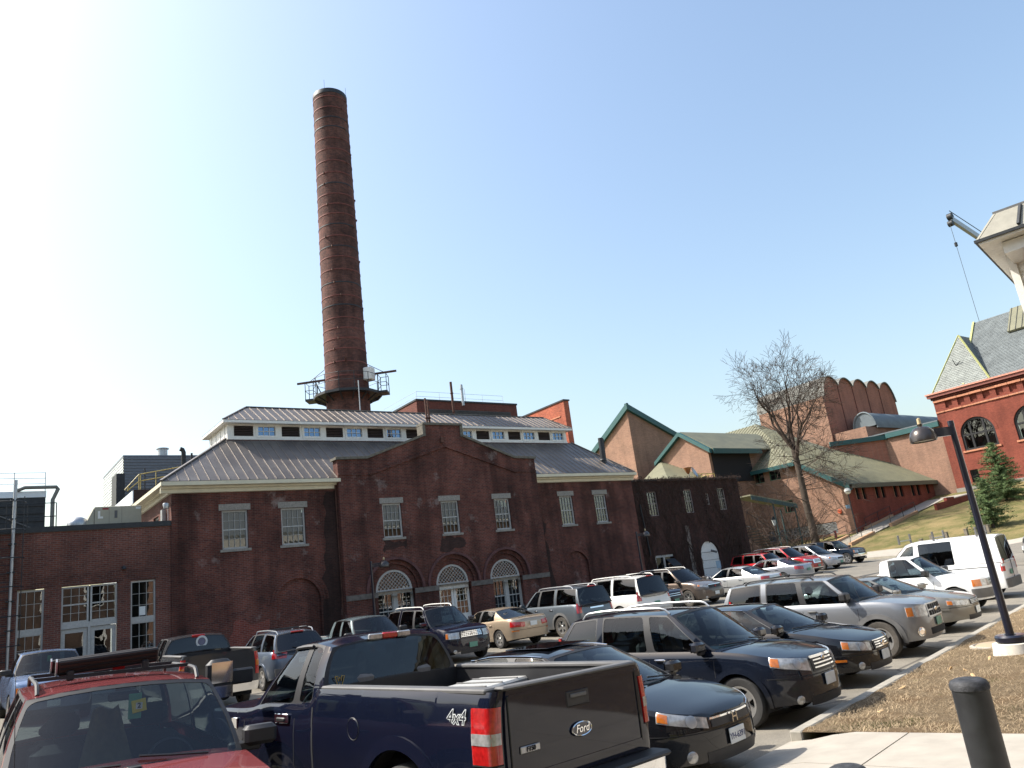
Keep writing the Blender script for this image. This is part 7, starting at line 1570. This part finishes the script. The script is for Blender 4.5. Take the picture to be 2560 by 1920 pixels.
v = Veh('white_sedan', 'silver white sedan beside the bronze crossover, tail towards the lot', 'car', PC['silver_white'], (33.6, 24.0), YR2, L, 1.82, 1.47, 2.71, .95, .325, sedan_top(L, .96, .97, 1.0, .76), sedan_lines(L, 1.47, 1.25, 2.0, .68, 1.55), front='R', group=GRB); v.rear('tail_light', 'lamp_red', .45, .92, .74, .92, off=.01); v.plate('R', .75); v.mirrors(); v.seams([L-1.25, L-2.46, L-3.5]); v.handles([L-2.3, L-3.3], .84, 'chrome'); v.both('side_moulding', 'chrome', v.sx(v.xf-v.ra), v.sx(v.xr+v.ra), .50, .53, off=.012)
L = 4.81
v = Veh('silver_sedan', 'blue silver sedan with a red wedge tail lamp, tail towards the lot', 'car', PC['silver_blue'], (39.6, 26.0), YR2, L, 1.82, 1.45, 2.74, .96, .325, sedan_top(L, .95, .96, 1.02, .74, .98), sedan_lines(L, 1.45, 1.2, 2.0, .65, 1.5), front='R', group=GRB); v.rear('tail_light', 'lamp_red', .42, .98, (.74, .80), (.93, .96), off=.012); v.plate('R', .72, 'plate_g'); v.mirrors(); v.seams([L-1.25, L-2.46, L-3.5]); v.handles([L-2.3, L-3.3], .84)
L = 4.4
v = Veh('red_suv', 'bright red boxy sport utility with black rack behind the silver sedan', 'car', PC['bright_red'], (42.8, 29.0), YF2, L, 1.78, 1.70, 2.62, .87, .36, suv_top(L, 1.1, 1.05, .95, 1.05), suv_lines(L, 1.7, 1.22, 1.8, .05, .28, C=3.2), zb=.28, group=GRB); v.rails(.6, L-2.0, 'black', .09, bars=(1.2, 1.9)); v.rear('tail_light', 'lamp_red', .65, .9, .9, 1.2, off=.012); v.mirrors(); v.seams([L-1.2, L-2.36]); front_sedan(v, (.45, .9, (.72, .74), (.9, .92)), (.4, .7, .9))
L = 5.1
v = Veh('cherry_suv', 'dark cherry crossover with oval chrome grille and pale rails', 'car', PC['cherry'], (45.6, 29.1), YF2, L, 2.0, 1.82, 3.02, 1.0, .39, suv_top(L, 1.12, 1.1, .92, 1.05), suv_lines(L, 1.82, 1.35, 2.15, .06, .6, C=3.6, B=2.5), zb=.28, group=GRB, tintrear=True); g = front_sedan(v, (.5, 1.1, (.82, .90), (.92, 1.02)), (.46, .68, .92), .5, 'plate_g', amber=False, grm='chrome'); bars(v, g, 'dark', .36, .71, .9, 6); v.rails(.7, L-2.25, 'white', .08); v.mirrors(); v.wipers(); v.seams([L-1.35, L-2.6, L-3.65]); v.patch('bumper_chrome', 'chrome', .7, -.7, .36, .40, off=.012, n=14, m_=1)
L = 5.1
v = Veh('silver_minivan', 'silver minivan between the cherry crossover and the dark pickup', 'van', PC['silver'], (48.6, 29.3), YF2, L, 1.92, 1.73, 3.0, .98, .345, [(0, 1.05), (.1, 1.1), (2.4, 1.08), (L-1.2, 1.02), (L-.8, .93), (L-.25, .80), (L, .70)], [(L-1.05, L-2.0, 'p'), (L-1.2, L-2.1, 'w'), (L-2.35, L-2.45, 'k'), (L-2.45, L-2.55, 't'), (L-3.6, L-3.6, 'k'), (L-3.7, L-3.7, 't'), (.25, .4, 'p'), (.1, .28, '-')], zb=.25, group=GRB, tintrear=True); front_sedan(v, (.45, 1.0, (.66, .74), (.76, .84)), (.34, .66, .76), .46, 'plate_g'); v.mirrors(-.25); v.wipers(); v.seams([L-1.25, L-2.4, L-3.65]); v.handles([L-2.2, L-2.8], .88)
L = 5.2
v = Veh('dark_pickup', 'dark teal pickup with a capped bed at the end of the row', 'pickup', PC['dark_teal'], (53.2, 30.3), YF2, L, 1.8, 1.76, 3.1, .82, .385, [(0, 1.12), (2.2, 1.12), (L-1.35, 1.1), (L-.9, 1.08), (L-.3, 1.02), (L, .94)], [(L-1.3, L-1.95, 'p'), (L-1.42, L-2.05, 'w'), (L-2.5, L-2.5, 'p'), (L-3.1, L-3.1, 't'), (.3, .4, 'p'), (.08, .2, '-')], zb=.38, group=GRB, tintrear=True, gb=(.90, .9, .87), gt=(.72, .73, .68), pr=5, er=.3, pf=3.2); g = front_sedan(v, (.44, .84, (.72, .74), (.92, .94)), (.4, .72, .94), .55, 'plate_w', fog=False); bars(v, g, 'galv', .36, .74, .92, 4); v.patch('bumper', 'chrome', -.95, .95, .46, .64, off=.05, n=20); v.mirrors(-.2, .1, 'black'); v.wipers(); v.seams([L-1.35, L-2.5]); v.arch_lips(PC['dark_teal'], .06)

# ================= blue pickup in the foreground
L = 5.80
TOPF = [(0, 1.425), (.15, 1.425), (2.60, 1.425), (2.66, 1.30), (3.2, 1.27), (3.75, 1.26), (3.95, 1.22), (L-1.55, 1.20), (L-1.1, 1.19), (L-.3, 1.12), (L, .98)]
v = Veh('blue_pickup', 'dark blue full size pickup with tailgate lettering, nearest to the pavement', 'pickup', PC['blue_pearl'], (4.28, 5.27), R_(97.5), L, 2.0, 1.90, 3.67, .93, .42, TOPF, [(L-1.68, L-2.36, 'p'), (L-1.80, L-2.45, 'w'), (L-2.66, L-2.74, 'k'), (L-2.75, L-2.82, 'w'), (L-2.99, L-2.98, 'p'), (L-3.18, L-3.08, '-')], zb=.40, front='R', bed=dict(x1=2.56), wheels='five', group=GRP, gb=(.86, .905, .87), gt=(.68, .72, .67), rwb=.06, rwt=.03, pr=12, er=.16, tail=((0, 0), (2, 0)), tintrear=True, tw=.25, ra=.55, seatmat='seat', sidemat='clearglass', yk=[(0, .93), (.15, .975), (.4, 1.0), (.68, 1.0), (.86, .985), (.95, .975), (1, .95)])
BP = v; pickup_bed(v, 2.54, 1.425); v.arch_lips(PC['blue_pearl'], .11)
v.part('cab_back', MB().box(2.58, 2.62, -.86, .86, .55, 1.32), PC['blue_pearl']); v.both('cab_gap', 'dark', v.sx(2.63), v.sx(2.60), .45, 1.26, off=.002, n=1, m_=6)
for l in v.rear('tail_light', 'lamp_red', .87, 1.14, .92, 1.315, off=.014, n=10):
    pass
v.rear('reverse_lamp', 'lamp_clear', .875, 1.135, 1.055, 1.135, off=.018); v.rear('lamp_bezel', 'dark', .865, 1.145, .91, .92, off=.012)
tg = v.spanR('tailgate', PC['blue_pearl'], .835, .72, 1.42, .018, 14, 6); v.part('tailgate_cap', MB().bbox(-.03, .09, -.83, .83, 1.422, 1.452, .012), 'grey_plastic'); v.part('tailgate_handle_recess', MB().bbox(-.026, -.01, -.14, .14, 1.20, 1.32, .02), 'black'); v.part('tailgate_handle', MB().bbox(-.038, -.024, -.10, .10, 1.265, 1.30, .008), 'grey_plastic')
for z_ in (.80, 1.375): v.spanR('tailgate_crease', PC['blue_pearl'], .80, z_-.012, z_+.012, .026, 14, 2, parent=tg)
for y_ in (.79, -.79): MB().bbox(-.028, -.01, y_-.012, y_+.012, .79, 1.385, .006).build('tailgate_crease', PC['blue_pearl'], tg, 40)
em = MB().lathe([(0, .006), (.118, .006), (.125, 0)], 36, (0, 0, 0), 'x').build('oval_badge', plain('badge_dark', (.006, .01, .03), .3, coat=1), tg, 40); em.location = (-.028, 0, 1.02); em.scale = (-1, 1, .44)
rg_ = MB().tube([(0, .118*math.cos(t), .052*math.sin(t)) for t in rng(0, 2*math.pi, 30)], .006, 5, False).build('badge_ring', 'chrome', tg, 40); rg_.location = (-.034, 0, 1.02)
obj('badge_script', text_mesh('Ford', .085, .002, .001, .25), 'chrome', tg, (-.038, 0, 1.022), (math.pi/2, 0, -math.pi/2))
pl = MB().bbox(-.006, .006, -.105, .105, -.026, .026, .006).build('model_plate', 'galv', tg, 40); pl.location = (-.026, .60, .98); obj('model_lettering', text_mesh('F150', .05, .002, .001, .1), 'dark', tg, (-.036, .60, .98), (math.pi/2, 0, -math.pi/2))
v.spanR('bumper', 'chrome', .97, .50, .66, .17, 16, 3); v.part('bumper_step', MB().bbox(-.20, .02, -.96, .96, .655, .70, .02), 'black'); v.plate('R', .56, 'plate_g').location.x = -.185
# side decal 4x4 and fuel flap, both sides
for sg in (1, -1):
    q = sg*v.sx(.42); p, n = v.surf(q, 1.24), v.nrm(q, 1.24)
    d = obj('side_decal', text_mesh('4x4', .155, .001, .006, .35), 'plate_w', v.root, tuple(p+n*.004), (math.pi/2, 0, math.pi if sg > 0 else 0)); obj('decal_fill', text_mesh('4x4', .155, .001, -.002, .35), PC['blue_pearl'], v.root, tuple(p+n*.006), (math.pi/2, 0, math.pi if sg > 0 else 0))
q = v.sx(1.86); p = v.surf(q, 1.10); v.part('fuel_flap_gap', MB().lathe([(.088, 0), (.094, .003), (.098, 0)], 28, tuple(p), 'y'), 'black'); v.part('fuel_flap', MB().lathe([(0, .004), (.086, .004), (.09, 0)], 28, tuple(p), 'y'), PC['blue_pearl'])
v.seams([2.98, 4.12]); v.patch('door_crease', PC['blue_pearl'], v.sx(4.7), v.sx(.2), .66, .69, off=.012, n=40, m_=2); v.patch('door_crease', PC['blue_pearl'], -v.sx(4.7), -v.sx(.2), .66, .69, off=.012, n=40, m_=2)
for sg in (1, -1):
    q = sg*v.sx(3.22); p, n = v.surf(q, 1.14), v.nrm(q, 1.14); h = MB().bbox(-.14, .14, -.004, .02, -.05, .05, .02).build('door_handle', 'chrome', v.root, 40); h.location = p+n*.008; MB().bbox(-.09, .09, -.03, .03, -.03, .01, .01).build('handle_recess', 'black', h, 40)
    b = MB().bbox(-.07, .07, -.006, .012, -.07, .05, .008).build('fender_badge', 'chrome', v.root, 40); b.location = v.surf(sg*v.sx(4.35), 1.06)+v.nrm(sg*v.sx(4.35), 1.06)*.008
    # towing mirror
    m_ = MB().bbox(-.07, .09, -.14, .14, -.20, .22, .05).build('wing_mirror', 'black', v.root, 40); m_.location = (3.92, sg*1.36, 1.55); MB().quad((-.073, -.115, -.02), (-.073, .115, -.02), (-.073, .115, .19), (-.073, -.115, .19)).build('mirror_glass', 'chrome', m_); MB().quad((-.0732, -.115, -.17), (-.0732, .115, -.17), (-.0732, .115, -.05), (-.0732, -.115, -.05)).build('mirror_glass', 'chrome', m_)
    MB().bbox(-.03, .03, min(0, -sg*.38), max(0, -sg*.38), -.06, .10, .02).build('mirror_arm', 'black', m_, 40)
    v.part('window_visor', MB().tube([v.Sside(1, sg)(u, .955)+Vector((0, .018*sg, 0)) for u in rng(0, 1, 6)]+[v.Sside(3, sg)(0, .955)+Vector((0, .018*sg, 0))], .018, 5), 'black')
q = MB(); q.bbox(-.03, .02, -.10, .10, -.035, .03, .012); b3 = q.build('high_brake_lamp', 'lamp_red', v.root, 40); b3.location = v.Srw(.5, 1.0)+Vector((-.012, 0, .012))
for sg in (1, -1): q = MB(); q.bbox(-.03, .02, min(sg*.102, sg*.27), max(sg*.102, sg*.27), -.035, .03, .012); q.build('cargo_lamp', 'lamp_clear', b3, 40)
# gold outline decal low on the rear glass
pts = [(-.07, .06), (-.03, .06), (-.02, .0), (0, .045), (.02, .0), (.03, .06), (.07, .06), (.02, -.08), (0, -.03), (-.02, -.08), (-.07, .06)]
dc = MB(); c0 = v.Srw(.10, .16)+Vector((-.012, 0, 0)); dc.tube([c0+Vector((0, -a*.8, b*.8)) for a, b in pts], .005, 4, False); v.part('window_decal', dc, plain('gold_decal', S8(170, 140, 60), .6), None)
for sg in (1, -1): v.patch('headlight', 'lamp_clear', sg*.5, sg*.98, .82, 1.04, off=.01)
v.patch('grille', 'galv', .46, -.46, .78, 1.05, off=.012, n=12); v.wipers()
# white lidded box in the load bed
tb = empty('tool_chest', 'long pale folded ladder lid lying in the blue pickup bed', 'chest', (0, 0, 0)); tb.location = v.root.matrix_basis @ Vector((1.62, -.15, .80)); tb.rotation_euler = (0, 0, YR+.12); MB().bbox(-.30, .30, -.62, .5, 0, .42, .02).build('case', 'black', tb, 40); MB().bbox(-.33, .33, -.66, .54, .422, .50, .02).build('lid', 'wood_white', tb, 40)
for y in (-.5, -.25, 0, .25): MB().bbox(-.31, .31, y, y+.02, .50, .512, .004).build('lid_rib', 'grey_plastic', tb)

# ================= faded red utility in the foreground
L = 4.69
v = Veh('red_suv', 'faded red sport utility with ski racks on its roof, windshield towards the camera', 'car', PC['faded_red'], (1.12, 5.7), R_(-93), L, 1.90, 1.74, 2.84, .85, .37, suv_top(L, 1.10, 1.07, .98, 1.07), suv_lines(L, 1.74, 1.22, 1.88, .05, .28, C=3.3), zb=.30, group=GRP, pf=3.4, ef=.5, seatmat='darkseat', gt=(.72, .755, .735), gb=(.88, .915, .88), wsb=.13, wst=.06, wsmat='clearglass', gname='side_window')
RV = v; v.rails(.9, L-2.0, 'black', .075, bars=(1.35, 2.2)); v.mirrors(-.12, .09, 'black', 1.1); v.wipers(); v.seams([L-1.25, L-2.36, L-3.35]); v.handles([L-2.2, L-3.2], .95, 'black')
for sg in (1, -1): v.patch('headlight', 'lamp_clear', sg*.42, sg*.80, .68, .86, off=.01)
v.patch('grille', 'black', .4, -.4, .7, .86, off=.01, n=12); v.patch('bumper', 'galv', -.95, .95, .42, .60, off=.04, n=24); v.part('hood_crease', MB().tube([(x, 0, v.t(x)+.046) for x in rng(L-1.05, L-.25, 6)], .008, 4), PC['faded_red'])
v.part('washer_nozzle', MB().bbox(-.03, .03, -.05, .05, 0, .015, .006), 'black').location = (L-1.0, 0, v.t(L-1.0)+.045); v.part('antenna', MB().tube([(L-1.15, -.74, 1.06), (L-1.38, -.80, 1.98)], [.004, .002], 5), 'black')
tagm = MB().bbox(-.003, .003, -.05, .05, -.2, .0, .002).build('permit_tag', plain('tag_teal', S8(70, 140, 110), .6), v.root); tagm.location = v.Sws(.44, .88)+Vector((-.05, 0, -.02)); ty = MB().bbox(-.003, .003, -.055, .055, -.05, .05, .002).build('permit_sticker', plain('tag_yellow', S8(210, 190, 40), .6), tagm); ty.location = (.008, .03, -.1); ty.rotation_euler = (.15, 0, 0); tw_ = MB().box(-.001, .002, -.025, .025, -.025, .025).build('sticker_field', 'plate_w', tagm); tw_.location = (.013, .03, -.1); obj('sticker_number', text_mesh('2', .055, .001, .002), 'dark', tagm, (.017, .03, -.1), (math.pi/2, 0, math.pi/2))
jk = empty('jacket', 'olive jacket hanging behind the red vehicle windshield', 'jacket', (0, 0, 0)); jk.location = v.root.matrix_basis @ Vector((L-2.35, -.05, 1.0)); jk.rotation_euler = (0, 0, R_(-93)); mb = MB(); rj = random.Random(2); mb.grid([[(.05*math.sin(u*9)*.6*(1-.4*w_), lerp(-.10, .10, u)*(1+1.3*w_), .48-.55*w_+.02*math.sin(u*7)) for u in rng(0, 1, 14)] for w_ in rng(0, 1, 10)]); mb.build('cloth', plain('olive_cloth', S8(130, 124, 96), .9, var=.3), jk, 60)
for k, (x, lb) in enumerate(((1.35, 'rear flat ski rack panel clamped on the red vehicle roof'), (2.2, 'front flat ski rack panel clamped on the red vehicle roof'))):
    r_ = empty('ski_rack', lb, 'ski rack', (0, 0, 0)); r_.location = v.root.matrix_basis @ Vector((x, 0, 1.80)); r_.rotation_euler = (0, 0, R_(-93))
    q = MB(); q.bbox(-.02, .02, -.46, .36, -.075, .075, .012); p = q.build('panel', plain('rack_brown', (.03, .024, .02), .5, var=.2), r_, 40); p.location = (0, 0, .07); p.rotation_euler = (0, .55, 0)
    for z in (-.045, 0, .045): MB().box(.02, .028, -.44, .34, z-.006, z+.006).build('panel_rib', 'dark', p)
    MB().box(-.024, .026, -.475, -.461, -.08, .08).build('end_trim', 'galv', p); MB().box(.021, .026, -.02, .08, -.085, -.06).build('reflector', 'lamp_red', p)
    for y in (-.36, .25): MB().bbox(-.03, .03, y-.03, y+.03, -.05, .04, .01).build('clamp', 'black', r_)
for i, (x, z) in enumerate(()): pass
# ------------------------------------------------------------------ campus blocks behind the camera (seen in window and paint reflections)
def campus_block(label, x0, x1, y, z1, depth, n, mat, rz=0):
    o = empty('offcamera_building', label, 'building', (x0, y, 0)); P = lambda u, d, z: (x0+u, y-d, z); W_ = x1-x0; hs = []
    for k in range(n):
        c = W_*(k+.5)/n
        for zb_ in (1.6, 5.4, 9.0):
            if zb_+2 < z1: hs.append((c-.65, c+.65, zb_, zb_+2.1))
    mb = MB(); wall(mb, P, 0, W_, -1, z1, hs, .2); wb(mb, 'wall', mat, o); wb(MB().box(x0, x1, y-depth, y-.3, -1, z1-.1), 'core', 'dark', o); wb(MB().box(x0-.4, x1+.4, y-depth, y+.5, z1, z1+.4), 'cornice', 'white', o)
    mb = MB(); mb.prism([(x0-.5, y+.6, z1+.4), (x0-.5, y-depth/2, z1+4.2), (x0-.5, y-depth, z1+.4)], (W_+1, 0, 0)); wb(mb, 'roof', 'slate2', o)
    for l, r, b, t in hs:
        q = MB(); pbox(q, P, l-.12, l+.03, -.03, .12, b, t); pbox(q, P, r-.03, r+.12, -.03, .12, b, t); pbox(q, P, l-.12, r+.12, -.03, .12, t, t+.15); pbox(q, P, l-.12, r+.12, -.05, .12, b-.1, b); pbox(q, P, l, r, .03, .1, (b+t)/2-.03, (b+t)/2+.03); w_ = wb(q, 'window', 'white', o)
        wb(MB().quad(P(l, .15, b), P(r, .15, b), P(r, .15, t), P(l, .15, t)), 'pane', 'pane', w_)
campus_block('long red brick campus hall with white window trim behind the photographer', -34, 13, -13.5, 11.5, 12, 14, brick('campus_brick', S8(104, 86, 76), S8(92, 76, 68), S8(104, 92, 84)))
campus_block('tan brick campus hall down the slope behind the photographer', 16, 60, -15, 10.5, 12, 12, 'tanbrick')
# unseen block added at the far left, raised to darken car glass reflections
o = empty('offcamera_building', 'unseen brown brick block added at the far left to darken glass reflections', 'building', (-38, 10, 0)); PQ = lambda u, d, z: (-38-d, u, z)
hs = [(-12+k*4.2, -10.4+k*4.2, z, z+2.1) for k in range(12) for z in (1.8, 5.6, 9.2, 12.8, 16.2)]
mb = MB(); wall(mb, PQ, -15, 40, -1, 19.5, hs, .2); wb(mb, 'wall', brick('campus_brick', S8(104, 86, 76), S8(92, 76, 68), S8(104, 92, 84)), o); wb(MB().box(-50, -38.3, -15, 40, -1, 19.3), 'core', 'dark', o); wb(MB().box(-50, -37.6, -15.4, 40.4, 19.5, 19.9), 'cornice', 'white', o)
for l, r, b, t in hs:
    q = MB(); pbox(q, PQ, l, r, .1, .15, b, t); wb(q, 'window', 'skypane', o)
